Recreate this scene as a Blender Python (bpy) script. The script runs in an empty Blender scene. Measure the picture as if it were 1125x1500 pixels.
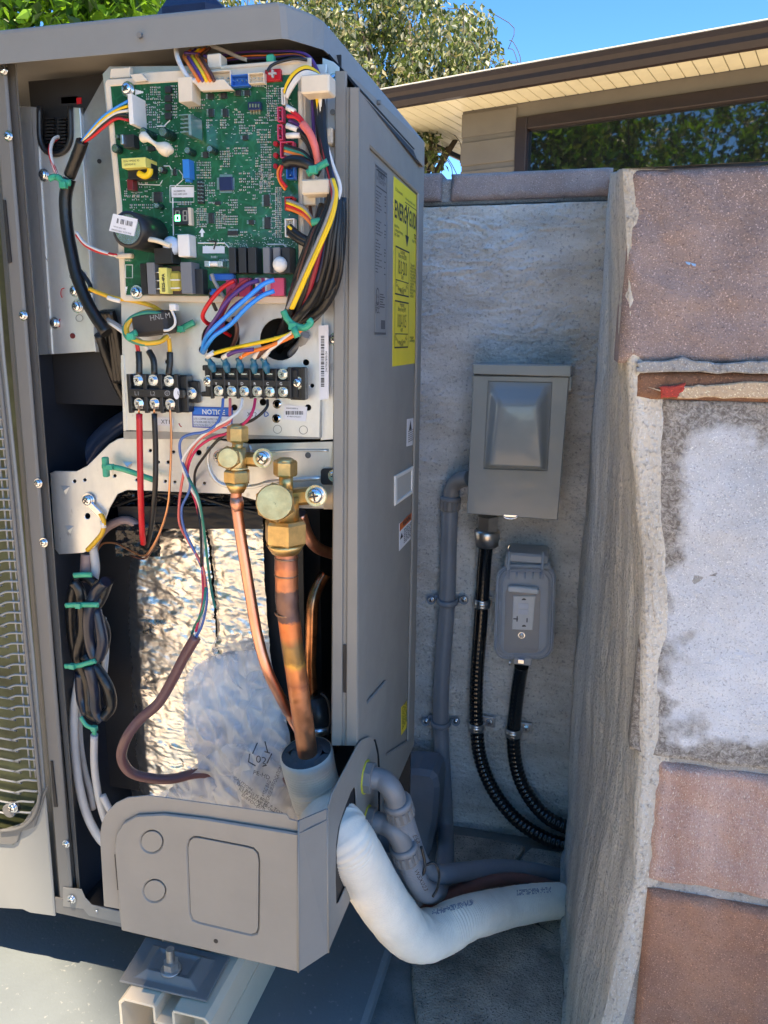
import bpy, bmesh, math, random
import numpy as np
from mathutils import Vector as V, Matrix, noise
random.seed(7); rnd = random.random
def U(a, b): return a+(b-a)*random.random()
SC = bpy.context.scene
COL = SC.collection
# ---------------------------------------------------------------- camera (solved from the vanishing points)
FOC = 1127.0
def _n(v): return v/np.linalg.norm(v)
AY = _n(np.array([862-562.5, 497-750, FOC])); AX = -np.array([-3800-562.5, 460-750, FOC]); AX = _n(AX-AX.dot(AY)*AY)
AZ = np.cross(AX, AY)
if AZ[1] > 0: AZ = -AZ
CAM = np.array([.2026, -.6843, 0.0])
cam = bpy.data.objects.new('camera', bpy.data.cameras.new('camera')); COL.objects.link(cam)
cam.data.sensor_width = 36; cam.data.lens = FOC/1500*36; cam.data.clip_start = .02; cam.data.clip_end = 400
r0 = V((AX[0], AY[0], AZ[0])); u0 = -V((AX[1], AY[1], AZ[1])); b0 = -V((AX[2], AY[2], AZ[2]))
m = Matrix((r0, u0, b0)).transposed().to_4x4(); m.translation = V(CAM); cam.matrix_world = m
SC.camera = cam
# ---------------------------------------------------------------- light
EL, AZM = math.radians(68), math.radians(170)
w = bpy.data.worlds.new('World'); SC.world = w; w.use_nodes = True
nt = w.node_tree; bg = nt.nodes['Background']; sk = nt.nodes.new('ShaderNodeTexSky'); sk.sky_type = 'NISHITA'
sk.sun_disc = False; sk.sun_elevation = EL; sk.sun_rotation = AZM; sk.altitude = 2500; sk.air_density = .6; sk.dust_density = 0; sk.ozone_density = 1.2
hs_ = nt.nodes.new('ShaderNodeHueSaturation'); hs_.inputs['Saturation'].default_value = 1.3; nt.links.new(sk.outputs[0], hs_.inputs['Color']); nt.links.new(hs_.outputs[0], bg.inputs[0]); bg.inputs[1].default_value = .15
SUNV = V((math.sin(AZM)*math.cos(EL), math.cos(AZM)*math.cos(EL), math.sin(EL)))
sl = bpy.data.lights.new('sun', 'SUN'); sl.energy = 2.65; sl.angle = math.radians(.5); sl.color = (1, .92, .8)
so = bpy.data.objects.new('sun', sl); COL.objects.link(so); so.rotation_euler = SUNV.to_track_quat('Z', 'Y').to_euler(); so.location = (-2, -3, 6)
SC.view_settings.view_transform = 'Standard'; SC.view_settings.look = 'None'; SC.view_settings.gamma = 1
SC.view_settings.use_curve_mapping = False; SC.view_settings.use_white_balance = True; SC.view_settings.white_balance_temperature = 8100; SC.view_settings.white_balance_tint = 12; SC.view_settings.exposure = 2.15
# ---------------------------------------------------------------- pixel -> place helpers
def ray(px, py):
    d = np.array([px-562.5, py-750, FOC]); return np.array([d@AX, d@AY, d@AZ])/FOC
def pY(px, py, y): r = ray(px, py); return V(CAM+r*((y-CAM[1])/r[1]))
def pX(px, py, x): r = ray(px, py); return V(CAM+r*((x-CAM[0])/r[0]))
def pZ(px, py, z): r = ray(px, py); return V(CAM+r*((z-CAM[2])/r[2]))
def pT(px, py, t): return V(CAM+ray(px, py)*t)
# ---------------------------------------------------------------- materials
MATS = {}
def mat(name, col, rough=.5, metal=0, var=0, vs=8, bump=0, bs=40, col2=None, detail=6, stretch=(1, 1, 1), spec=.5, coat=0, trans=0, alpha=1, emit=None, dist=.002, bs2=0, speck=None, sub=0, r2=None, lo=.35, hi=.65):
    if name in MATS: return MATS[name]
    M = bpy.data.materials.new(name); M.use_nodes = True; n = M.node_tree; L = n.links; p = n.nodes['Principled BSDF']
    p.inputs['Base Color'].default_value = (*col, 1); p.inputs['Roughness'].default_value = rough; p.inputs['Metallic'].default_value = metal
    p.inputs['Specular IOR Level'].default_value = spec; p.inputs['Coat Weight'].default_value = coat
    p.inputs['Transmission Weight'].default_value = trans; p.inputs['Alpha'].default_value = alpha
    if emit: p.inputs['Emission Color'].default_value = (*emit[:3], 1); p.inputs['Emission Strength'].default_value = emit[3]
    tc = n.nodes.new('ShaderNodeTexCoord'); mp = n.nodes.new('ShaderNodeMapping'); mp.inputs['Scale'].default_value = stretch
    L.new(tc.outputs['Object'], mp.inputs[0]); csrc = None
    if var or col2:
        a = n.nodes.new('ShaderNodeTexNoise'); a.inputs['Scale'].default_value = vs; a.inputs['Detail'].default_value = detail; a.inputs['Roughness'].default_value = .65
        L.new(mp.outputs[0], a.inputs[0]); rp = n.nodes.new('ShaderNodeMapRange'); rp.inputs[1].default_value = lo; rp.inputs[2].default_value = hi
        L.new(a.outputs[0], rp.inputs[0])
        mx = n.nodes.new('ShaderNodeMix'); mx.data_type = 'RGBA'; c2 = col2 or tuple(c*(1-var) for c in col)
        c1 = col if col2 else tuple(min(1, c*(1+var)) for c in col)
        mx.inputs[6].default_value = (*c1, 1); mx.inputs[7].default_value = (*c2, 1); L.new(rp.outputs[0], mx.inputs[0]); csrc = mx.outputs[2]
        if r2 is not None:
            rr = n.nodes.new('ShaderNodeMapRange'); rr.inputs[3].default_value = rough; rr.inputs[4].default_value = r2
            L.new(rp.outputs[0], rr.inputs[0]); L.new(rr.outputs[0], p.inputs['Roughness'])
    if speck:
        sc_, amt, sccol = speck
        vz = n.nodes.new('ShaderNodeTexNoise'); vz.inputs['Scale'].default_value = sc_; vz.inputs['Detail'].default_value = 3
        L.new(mp.outputs[0], vz.inputs[0]); r3 = n.nodes.new('ShaderNodeMapRange'); r3.inputs[1].default_value = amt; r3.inputs[2].default_value = amt+.06
        L.new(vz.outputs[0], r3.inputs[0]); m3 = n.nodes.new('ShaderNodeMix'); m3.data_type = 'RGBA'
        if csrc: L.new(csrc, m3.inputs[6])
        else: m3.inputs[6].default_value = (*col, 1)
        m3.inputs[7].default_value = (*sccol, 1); L.new(r3.outputs[0], m3.inputs[0]); csrc = m3.outputs[2]
    if csrc: L.new(csrc, p.inputs['Base Color'])
    if bump:
        b = n.nodes.new('ShaderNodeTexNoise'); b.inputs['Scale'].default_value = bs; b.inputs['Detail'].default_value = 5; L.new(mp.outputs[0], b.inputs[0]); h = b.outputs[0]
        if bs2:
            b2 = n.nodes.new('ShaderNodeTexNoise'); b2.inputs['Scale'].default_value = bs2; b2.inputs['Detail'].default_value = 4; L.new(mp.outputs[0], b2.inputs[0])
            ad = n.nodes.new('ShaderNodeMath'); ad.operation = 'ADD'; L.new(h, ad.inputs[0]); L.new(b2.outputs[0], ad.inputs[1]); h = ad.outputs[0]
        bu = n.nodes.new('ShaderNodeBump'); bu.inputs['Strength'].default_value = bump; bu.inputs['Distance'].default_value = dist
        L.new(h, bu.inputs['Height']); L.new(bu.outputs[0], p.inputs['Normal'])
    MATS[name] = M; return M
def N(M): return M.node_tree.nodes, M.node_tree.links, M.node_tree.nodes['Principled BSDF']
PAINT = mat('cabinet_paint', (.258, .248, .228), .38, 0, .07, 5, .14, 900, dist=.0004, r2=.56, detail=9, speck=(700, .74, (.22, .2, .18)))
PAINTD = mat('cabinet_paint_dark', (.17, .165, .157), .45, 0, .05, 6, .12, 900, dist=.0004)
CREAM = mat('front_panel_paint', (.28, .28, .265), .4, 0, .04, 6, .12, 900, dist=.0004)
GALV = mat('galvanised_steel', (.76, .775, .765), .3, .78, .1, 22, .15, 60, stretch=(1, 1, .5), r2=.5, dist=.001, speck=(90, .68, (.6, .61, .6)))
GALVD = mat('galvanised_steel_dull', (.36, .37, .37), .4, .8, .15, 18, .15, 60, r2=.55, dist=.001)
STEEL = mat('zinc_screw', (.75, .77, .8), .2, 1, .1, 200)
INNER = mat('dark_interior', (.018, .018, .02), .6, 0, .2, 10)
BLK = mat('black_plastic', (.018, .018, .019), .35, 0, .2, 60)
BLK2 = mat('black_sleeve', (.012, .012, .013), .3, 0, .2, 60, .3, 200)
CHIP = mat('chip_black', (.022, .024, .028), .4)
CREAMP = mat('cream_plastic', (.72, .62, .49), .42, 0, .06, 40)
WHITEP = mat('white_plastic', (.78, .76, .72), .4, 0, .05, 40)
BRASS = mat('brass', (.68, .46, .2), .38, 1, .18, 60, .35, 180, r2=.5, dist=.0006)
COPPER = mat('copper', (.78, .38, .27), .3, 1, .15, 40, .1, 120, r2=.45, dist=.0005, stretch=(1, 1, .3))
BAREC = mat('bare_copper_wire', (.7, .34, .18), .35, .9)
INK = mat('black_ink', (.02, .02, .025), .6)
INKW = mat('white_ink', (.75, .78, .78), .6)
INKG = mat('grey_ink', (.09, .09, .095), .6)
INKR = mat('red_ink', (.5, .02, .03), .5)
PAPER = mat('white_label', (.75, .75, .78), .45, 0, .04, 60)
ZIP = mat('green_zip_tie', (.02, .36, .22), .38, 0, .15, 60, spec=.5)
def wirem(n, c): return mat('wire_'+n, c, .38, 0, .08, 80)
RED = wirem('red', (.6, .012, .02)); BLACK = wirem('black', (.012, .012, .013)); WHITE = wirem('white', (.75, .72, .68)); YEL = wirem('yellow', (.85, .55, .02))
ORG = wirem('orange', (.85, .2, .03)); BLU = wirem('blue', (.01, .28, .85)); BLUD = wirem('steel_blue', (.06, .15, .42)); PUR = wirem('purple', (.1, .035, .2)); GRN = wirem('green', (.02, .22, .16))
BRN = wirem('brown', (.1, .035, .025)); MAR = wirem('maroon', (.33, .02, .04)); PINK = wirem('coral', (.75, .16, .14)); MAG = wirem('magenta', (.6, .02, .1)); GRY = wirem('grey', (.25, .25, .25)); YG = wirem('yellow_green', (.75, .42, .03))
NAVY = wirem('navy', (.015, .03, .09))
# ---------------------------------------------------------------- objects
WO = {}
def thing(name, label, cat, loc, group=None):
    o = bpy.data.objects.new(name, None); COL.objects.link(o); o.location = loc; o.empty_display_size = .05
    o['label'] = label; o['category'] = cat
    if group: o['group'] = group
    WO[o.name] = V(loc); return o
def finish(name, me, mats, parent, label=None, cat=None, group=None, kind=None, at=None):
    for x in (mats if isinstance(mats, (list, tuple)) else [mats]): me.materials.append(x)
    o = bpy.data.objects.new(name, me); COL.objects.link(o)
    org = WO[parent.name] if parent else (V(at) if at is not None else V((0, 0, 0)))
    if org.length: me.transform(Matrix.Translation(-org))
    if parent: o.parent = parent
    else: o.location = org
    WO[o.name] = org
    if label: o['label'] = label
    if cat: o['category'] = cat
    if group: o['group'] = group
    if kind: o['kind'] = kind
    return o
def inst(o, parent, loc, rot=None, scale=None, name=None):     # a further piece sharing the mesh of o
    c = bpy.data.objects.new(name or o.name.split('.')[0], o.data); COL.objects.link(c); c.parent = parent; c.location = V(loc)-WO[parent.name]
    if rot: c.rotation_euler = rot
    if scale: c.scale = (scale,)*3 if isinstance(scale, (int, float)) else scale
    WO[c.name] = V(loc); return c
def cr(pts, k=6):
    P = [V(p) for p in pts]
    if len(P) < 3: return P
    P = [P[0]*2-P[1]]+P+[P[-1]*2-P[-2]]; out = []
    for i in range(1, len(P)-2):
        a, b, c, d = P[i-1:i+3]
        for j in range(k):
            t = j/k; out.append(.5*((2*b)+(c-a)*t+(2*a-5*b+4*c-d)*t*t+(3*b-a-3*c+d)*t**3))
    out.append(P[-2]); return out
class MB:
    def __init__(s): s.v = []; s.f = []; s.m = []; s.s = []
    def add(s, vs, fs, mi=0, sm=False):
        b = len(s.v); s.v += [tuple(v) for v in vs]
        for f in fs: s.f.append([b+i for i in f]); s.m.append(mi); s.s.append(sm)
        return s
    def box(s, a, b, c=0, mi=0):
        x0, y0, z0 = (min(a[i], b[i]) for i in range(3)); x1, y1, z1 = (max(a[i], b[i]) for i in range(3))
        return s.hbox(V(((x0+x1)/2, (y0+y1)/2, (z0+z1)/2)), V((1, 0, 0)), V((0, 1, 0)), V((0, 0, 1)), (x1-x0)/2, (y1-y0)/2, (z1-z0)/2, c, mi)
    def hbox(s, o, ax, ay, az, hx, hy, hz, c=0, mi=0):          # box on any axes, c = chamfer
        c = min(c, hx*.45, hy*.45, hz*.45); ax, ay, az = ax*1, ay*1, az*1
        if c <= 0:
            vs = [o+ax*(hx*i)+ay*(hy*j)+az*(hz*k) for i in (-1, 1) for j in (-1, 1) for k in (-1, 1)]
            return s.add(vs, [(0, 1, 3, 2), (4, 6, 7, 5), (0, 4, 5, 1), (2, 3, 7, 6), (0, 2, 6, 4), (1, 5, 7, 3)], mi)
        bm = bmesh.new(); 
        vs = []; idx = {}
        for i in (-1, 1):
            for j in (-1, 1):
                for k in (-1, 1):
                    idx[(i, j, k)] = len(vs)
                    vs += [o+ax*(hx*i)+ay*((hy-c)*j)+az*((hz-c)*k), o+ax*((hx-c)*i)+ay*(hy*j)+az*((hz-c)*k), o+ax*((hx-c)*i)+ay*((hy-c)*j)+az*(hz*k)]
        bm.free(); F = []
        g = lambda i, j, k, a: idx[(i, j, k)]+a
        for q in (-1, 1):
            F.append([g(q, -1, -1, 0), g(q, 1, -1, 0), g(q, 1, 1, 0), g(q, -1, 1, 0)][::q])
            F.append([g(-1, q, -1, 1), g(-1, q, 1, 1), g(1, q, 1, 1), g(1, q, -1, 1)][::q])
            F.append([g(-1, -1, q, 2), g(1, -1, q, 2), g(1, 1, q, 2), g(-1, 1, q, 2)][::q])
            for p in (-1, 1):
                F.append([g(q, p, -1, 0), g(q, p, 1, 0), g(q, p, 1, 1), g(q, p, -1, 1)][::-q*p])
                F.append([g(q, -1, p, 0), g(q, 1, p, 0), g(q, 1, p, 2), g(q, -1, p, 2)][::q*p])
                F.append([g(-1, q, p, 1), g(1, q, p, 1), g(1, q, p, 2), g(-1, q, p, 2)][::-q*p])
        for i in (-1, 1):
            for j in (-1, 1):
                for k in (-1, 1): F.append([g(i, j, k, 0), g(i, j, k, 1), g(i, j, k, 2)][::i*j*k])
        return s.add(vs, F, mi)
    def ring(s, pts, rs, n=10, cap=True, mi=0, sm=True, ref=None, oval=1, ph=0):
        P = [V(p) for p in pts]; R = rs if isinstance(rs, (list, tuple)) else [rs]*len(P)
        T = []
        for i in range(len(P)):
            a = P[max(0, i-1)]; b = P[min(len(P)-1, i+1)]; t = b-a; j = 1
            while t.length < 1e-9 and i-j >= 0: t = P[i]-P[i-j]; j += 1
            if t.length < 1e-9: t = V((0, 0, 1))
            T.append(t.normalized())
        u = ref or (V((0, 0, 1)) if abs(T[0].z) < .9 else V((1, 0, 0))); u = (u-T[0]*u.dot(T[0])).normalized(); b = len(s.v); vs = []
        for i, p in enumerate(P):
            u = u-T[i]*u.dot(T[i]); u.normalize(); w_ = T[i].cross(u)
            for k in range(n):
                a = 2*math.pi*(k+ph)/n; vs.append(p+(u*math.cos(a)*oval+w_*math.sin(a))*R[i])
        fs = [(i*n+k, i*n+(k+1) % n, (i+1)*n+(k+1) % n, (i+1)*n+k) for i in range(len(P)-1) for k in range(n)]
        s.add(vs, fs, mi, sm)
        if cap: s.add([], [], mi); s.f.append([b+k for k in range(n)][::-1]); s.m.append(mi); s.s.append(False); s.f.append([b+(len(P)-1)*n+k for k in range(n)]); s.m.append(mi); s.s.append(False)
        return s
    def tube(s, pts, r, n=8, k=6, mi=0, **kw): return s.ring(cr(pts, k), r, n, mi=mi, **kw)
    def cyl(s, a, b, r, n=16, mi=0, r2=None, sm=True, ch=0, **kw):
        a, b = V(a), V(b)
        if ch:
            d = (b-a).normalized(); return s.ring([a, b-d*ch, b-d*ch, b], [r, r, r, r-ch], n, mi=mi, sm=sm, **kw)
        return s.ring([a, b], [r, r if r2 is None else r2], n, mi=mi, sm=sm, **kw)
    def quad(s, a, b, c, d, mi=0): return s.add([a, b, c, d], [(0, 1, 2, 3)], mi)
    def mesh(s, name='m'):
        me = bpy.data.meshes.new(name); me.from_pydata(s.v, [], s.f); me.polygons.foreach_set('material_index', s.m); me.polygons.foreach_set('use_smooth', s.s); me.update()
        return me
    def build(s, name, mats, parent=None, **kw): return finish(name, s.mesh(name), mats, parent, **kw)
X3, Y3, Z3 = V((1, 0, 0)), V((0, 1, 0)), V((0, 0, 1))
def flat(loops, O, Ua, Va, th, bev=0, res=0):                # 2D outline with holes -> plate, front face at O, going back by th
    cu = bpy.data.curves.new('c', 'CURVE'); cu.dimensions = '2D'; cu.fill_mode = 'BOTH'; cu.extrude = max(0, th/2-bev); cu.bevel_depth = bev; cu.bevel_resolution = res; cu.offset = -bev
    for lp in loops:
        sp = cu.splines.new('POLY'); sp.points.add(len(lp)-1)
        for i, p in enumerate(lp): sp.points[i].co = (p[0], p[1], 0, 1)
        sp.use_cyclic_u = True
    o = bpy.data.objects.new('c', cu); me = bpy.data.meshes.new_from_object(o); bpy.data.objects.remove(o); bpy.data.curves.remove(cu); me.materials.clear()
    Nn = Ua.cross(Va); M4 = Matrix((Ua, Va, Nn)).transposed().to_4x4(); M4.translation = V(O)-Nn*(th/2); me.transform(M4)
    for p in me.polygons: p.use_smooth = False
    return me
def circ(c, r, n=20, ry=None, a0=0): ry = ry or r; return [(c[0]+r*math.cos(a0+2*math.pi*i/n), c[1]+ry*math.sin(a0+2*math.pi*i/n)) for i in range(n)]
def rrect(x0, y0, x1, y1, r, n=4):
    out = []
    for cx, cy, a in ((x1-r, y1-r, 0), (x0+r, y1-r, 90), (x0+r, y0+r, 180), (x1-r, y0+r, 270)):
        for i in range(n+1): t = math.radians(a+90*i/n); out.append((cx+r*math.cos(t), cy+r*math.sin(t)))
    return out
def fpx(pts, y): return [(p.x, p.z) for p in (pY(a, b, y) for a, b in pts)]       # pixels -> (x,z) on a front-facing plane
def spx(pts, x): return [(p.y, p.z) for p in (pX(a, b, x) for a, b in pts)]       # pixels -> (y,z) on a side plane
def fplate(name, loops, y, th, mats, parent, bev=0, **kw): return finish(name, flat(loops, (0, y, 0), X3, Z3, th, bev), mats, parent, **kw)
def splate(name, loops, x, th, mats, parent, bev=0, **kw): return finish(name, flat(loops, (x, 0, 0), Y3, Z3, th, bev), mats, parent, **kw)
def mpx(y, px=1): return px*(y-CAM[1])/FOC*1.0          # metres of px pixels at depth y (about)
def textmesh(s, size, O, Ua=X3, Va=Z3, sx=1, align='LEFT', bold=0, space=1):
    cu = bpy.data.curves.new('t', 'FONT'); cu.body = s; cu.size = size; cu.resolution_u = 2; cu.align_x = align; cu.offset = bold; cu.space_character = space
    o = bpy.data.objects.new('t', cu); me = bpy.data.meshes.new_from_object(o); bpy.data.objects.remove(o); bpy.data.curves.remove(cu); me.materials.clear()
    Nn = Ua.cross(Va); M4 = Matrix((Ua*sx, Va, Nn)).transposed().to_4x4(); M4.translation = V(O); me.transform(M4); return me
def join(meshes):
    vs, fs, mi = [], [], []
    for k, me in meshes:
        b = len(vs); vs += [tuple(v.co) for v in me.vertices]; fs += [[b+i for i in p.vertices] for p in me.polygons]; mi += [k]*len(me.polygons)
    me = bpy.data.meshes.new('j'); me.from_pydata(vs, [], fs); me.polygons.foreach_set('material_index', mi); me.update(); return me
def ftext(s, px, py, hpx, y, mats, parent, align='LEFT', rot=0, name='print', sx=1, bold=0):   # lettering on a front-facing plane, hpx = capital height in pixels
    k = (pY(px, py, y)-pY(px, py+10, y)).length/10; a = math.radians(rot); Ua = X3*math.cos(a)+Z3*math.sin(a); Va = -X3*math.sin(a)+Z3*math.cos(a)
    return finish(name, textmesh(s, hpx*k/.7, pY(px, py, y), Ua, Va, sx, align, bold), mats, parent)
def fbox(mb, x0, y0, x1, y1, yf, yb, c=0, mi=0):            # pixel box whose FRONT face stands at depth yf, running back to yb
    xm, ym = (x0+x1)/2, (y0+y1)/2
    return mb.box((pY(x0, ym, yf).x, yf, pY(xm, y1, yf).z), (pY(x1, ym, yf).x, yb, pY(xm, y0, yf).z), c, mi)
# screw: unit radius, axis -Y
_s = MB(); _s.ring([(0, .35, 0), (0, -.25, 0), (0, -.5, 0), (0, -.62, 0)], [1, 1, .8, .4], 18)
_s.box((-.62, -.66, -.11), (.62, -.5, .11), 0, 1).box((-.11, -.665, -.62), (.11, -.5, .62), 0, 1); _s.ring([(0, .4, 0), (0, .2, 0)], 1.35, 18)
SCREW = _s.mesh('screw'); SCREW.materials.append(STEEL); SCREW.materials.append(mat('screw_recess', (.05, .05, .06), .5, .5))
_h = MB(); _h.ring([(0, .35, 0), (0, .1, 0)], 1.4, 20); _h.ring([(0, .1, 0), (0, -.6, 0), (0, -.7, 0)], [1, 1, .85], 6, sm=False)
_h.box((-.5, -.74, -.1), (.5, -.6, .1), 0, 1).box((-.1, -.745, -.5), (.1, -.6, .5), 0, 1)
HEX = _h.mesh('hex'); HEX.materials.append(STEEL); HEX.materials.append(MATS['screw_recess'])
def screw(parent, P, r, axis='F', me=None, name='screw', tw=None):
    o = bpy.data.objects.new(name, me or SCREW); COL.objects.link(o); o.parent = parent; o.location = V(P)-WO[parent.name]; o.scale = (r, r, r)
    tw = U(0, 1.5) if tw is None else tw
    o.rotation_euler = {'F': (0, tw, 0), 'S': (tw, 0, math.pi/2)}[axis] if axis in 'FS' else (-math.pi/2, 0, tw)
    WO[o.name] = V(P); return o
# ================================================================ SETTING
GZ = -.83; WY = .50; SX = .217                        # lower ground, face of the back wall, face of the side wall
def st(name, mb, m_, **kw): return mb.build(name, m_, None, kind='structure', **kw)
CONC = mat('pavement_concrete', (.26, .25, .235), .85, 0, .35, 5, .5, 160, dist=.002, speck=(500, .62, (.12, .115, .11)))
g = MB(); g.quad((-60, -60, GZ), (60, -60, GZ), (60, 60, GZ), (-60, 60, GZ))
st('ground', g, CONC)
pt = MB(); pt.quad((-12, -9, GZ+.004), (6, -9, GZ+.004), (6, -.06, GZ+.004), (-12, -.06, GZ+.004)); st('patio', pt, mat('patio_tan', (.6, .48, .35), .85, 0, .12, 4, .5, 160, dist=.002))
# flagstones of the pit floor, uneven joints between them
flag = mat('flagstone', (.42, .34, .28), .9, 0, .45, 14, 1, 35, dist=.004, bs2=330, speck=(420, .6, (.1, .09, .08)), detail=9)
gf = bpy.data.objects['ground']
def stone(pts, zt, jit=.004):
    P = []
    for i in range(len(pts)):
        a, b = V((*pts[i], 0)), V((*pts[(i+1) % len(pts)], 0))
        n_ = max(2, int((b-a).length/.03))
        for k in range(n_):
            q = a.lerp(b, k/n_); P.append((q.x+U(-jit, jit), q.y+U(-jit, jit)))
    me = flat([P], (0, 0, zt), X3, Y3, .028, .003); finish('flagstone', me, flag, gf)
def gp(a, b): q = pZ(a, b, GZ+.01); return (q.x, q.y)
stone([gp(640, 1216), gp(772, 1238), gp(755, 1262), gp(744, 1292), gp(640, 1300)], GZ+.012)
stone([gp(778, 1238), gp(832, 1248), gp(834, 1330), gp(750, 1300), gp(760, 1264)], GZ+.010)
stone([gp(600, 1304), gp(740, 1298), gp(832, 1338), gp(832, 1500), gp(836, 1900), gp(700, 1900), gp(640, 1640), gp(612, 1500)], GZ+.008)
tg = MB(); tg.box((-60, .72, GZ), (60, 60, .06)); tg.box((.62, .04, GZ), (60, .719, .06)); st('terrace_ground', tg, mat('terrace_paving', (.5, .45, .38), .9, 0, .2, 3, .6, 40))
# ---- materials of the walls
def plaster(name, c1, c2, st_, bumpd, sc=(26, 240), rgh=.9, c3=None):
    M = mat(name, c1, rgh, 0, .1, 7, col2=c2, stretch=st_, detail=8, speck=(800, .6, tuple(min(.85, c*1.6) for c in c1))); n, L, p = N(M)
    tc = n.new('ShaderNodeTexCoord'); mp = n.new('ShaderNodeMapping'); mp.inputs['Scale'].default_value = st_; L.new(tc.outputs['Object'], mp.inputs[0])
    a = n.new('ShaderNodeTexNoise'); a.inputs['Scale'].default_value = sc[0]; a.inputs['Detail'].default_value = 9; a.inputs['Roughness'].default_value = .7; a.inputs['Distortion'].default_value = .6
    b = n.new('ShaderNodeTexNoise'); b.inputs['Scale'].default_value = sc[1]; b.inputs['Detail'].default_value = 4
    L.new(mp.outputs[0], a.inputs[0]); L.new(tc.outputs['Object'], b.inputs[0])
    ma = n.new('ShaderNodeMath'); ma.operation = 'MULTIPLY_ADD'; ma.inputs[1].default_value = .35; L.new(b.outputs[0], ma.inputs[0]); L.new(a.outputs[0], ma.inputs[2])
    bu = n.new('ShaderNodeBump'); bu.inputs['Strength'].default_value = 1; bu.inputs['Distance'].default_value = bumpd; L.new(ma.outputs[0], bu.inputs['Height']); L.new(bu.outputs[0], p.inputs['Normal'])
    # pits and streaks of darker grains
    src = p.inputs['Base Color'].links[0].from_socket; rp = n.new('ShaderNodeMapRange'); rp.inputs[1].default_value = .56; rp.inputs[2].default_value = .72; L.new(b.outputs[0], rp.inputs[0])
    mx = n.new('ShaderNodeMix'); mx.data_type = 'RGBA'; mx.blend_type = 'MULTIPLY'; L.new(rp.outputs[0], mx.inputs[0]); L.new(src, mx.inputs[6]); mx.inputs[7].default_value = (.55, .55, .57, 1); L.new(mx.outputs[2], p.inputs['Base Color'])
    return M
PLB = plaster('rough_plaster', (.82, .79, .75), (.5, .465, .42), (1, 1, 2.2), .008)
PLS = plaster('side_plaster', (.83, .79, .72), (.56, .52, .47), (1, 3, .35), .01, (22, 260))
PATCH = plaster('lime_patch', (.74, .76, .81), (.5, .51, .54), (1, 1, 1), .004, (42, 620))
MORT = plaster('mortar', (.42, .41, .4), (.28, .27, .26), (1, 1, 1), .006)
BLK_A = plaster('block_mauve', (.43, .325, .3), (.27, .205, .195), (1, 1, 1), .006, (22, 640))
BLK_B = plaster('block_red', (.48, .25, .165), (.3, .15, .105), (1, 1, 1), .006, (20, 640))
BLK_C = plaster('block_streaked', (.68, .47, .41), (.44, .25, .2), (2.5, 1, .5), .005, (18, 640))
BRK = plaster('brick_brown', (.27, .135, .08), (.17, .085, .055), (1, 1, 1), .003, (30, 380))
PAINTED = plaster('brick_cream_paint', (.62, .48, .34), (.5, .36, .24), (1, 1, 1), .002, (40, 380))
REDP = plaster('brick_red_paint', (.5, .06, .04), (.36, .05, .04), (1, 1, 1), .002, (40, 380))
def rough_grid(name, O, Ua, Va, nu, nv, lu, lv, amp, sc_, m_, parent, depth, stretch=(1, 1), fn=None, seed=0, **kw):
    # a face with real relief, closed into a slab of the given depth behind it
    Nn = Ua.cross(Va); vs, fs = [], []
    for j in range(nv+1):
        for i in range(nu+1):
            u, v = lu*i/nu, lv*j/nv
            h = noise.fractal(V((u*sc_*stretch[0]+seed, v*sc_*stretch[1], seed)), .8, 2.2, 5)*amp
            if fn: h += fn(u, v)
            vs.append(O+Ua*u+Va*v+Nn*h)
    fs = [(j*(nu+1)+i, j*(nu+1)+i+1, (j+1)*(nu+1)+i+1, (j+1)*(nu+1)+i) for j in range(nv) for i in range(nu)]
    b = len(vs); rim = [i for i in range(nu+1)]+[(j)*(nu+1)+nu for j in range(1, nv+1)]+[nv*(nu+1)+i for i in range(nu-1, -1, -1)]+[j*(nu+1) for j in range(nv-1, 0, -1)]
    for r_ in rim: vs.append(vs[r_]-Nn*(depth+(vs[r_]-O).dot(Nn)))
    k = len(rim)
    for i in range(k): fs.append((rim[i], b+i, b+(i+1) % k, rim[(i+1) % k]))
    fs.append([b+i for i in range(k)][::-1])
    me = bpy.data.meshes.new(name); me.from_pydata([tuple(v) for v in vs], [], fs); me.polygons.foreach_set('use_smooth', [True]*(nu*nv)+[False]*(k+1)); me.update()
    return finish(name, me, m_, parent, **kw)
def block(parent, x0, z0, x1, z1, yf, depth, m_, amp=.0034, r=.008, name='block', seed=0):
    nu = max(6, int((x1-x0)/.0036)); nv = max(6, int((z1-z0)/.0036)); lu, lv = x1-x0, z1-z0
    def fn(u, v):
        d = min(u, v, lu-u, lv-v); return -max(0, r-d)**2/r*1.0 - (.009*max(0, noise.noise(V((u*55, v*55, seed)))-.12) if d < r*.9 else 0)
    return rough_grid(name, V((x0, yf, z0)), X3, Z3, nu, nv, lu, lv, amp, 30, m_, parent, depth, fn=fn, seed=seed)
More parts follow.
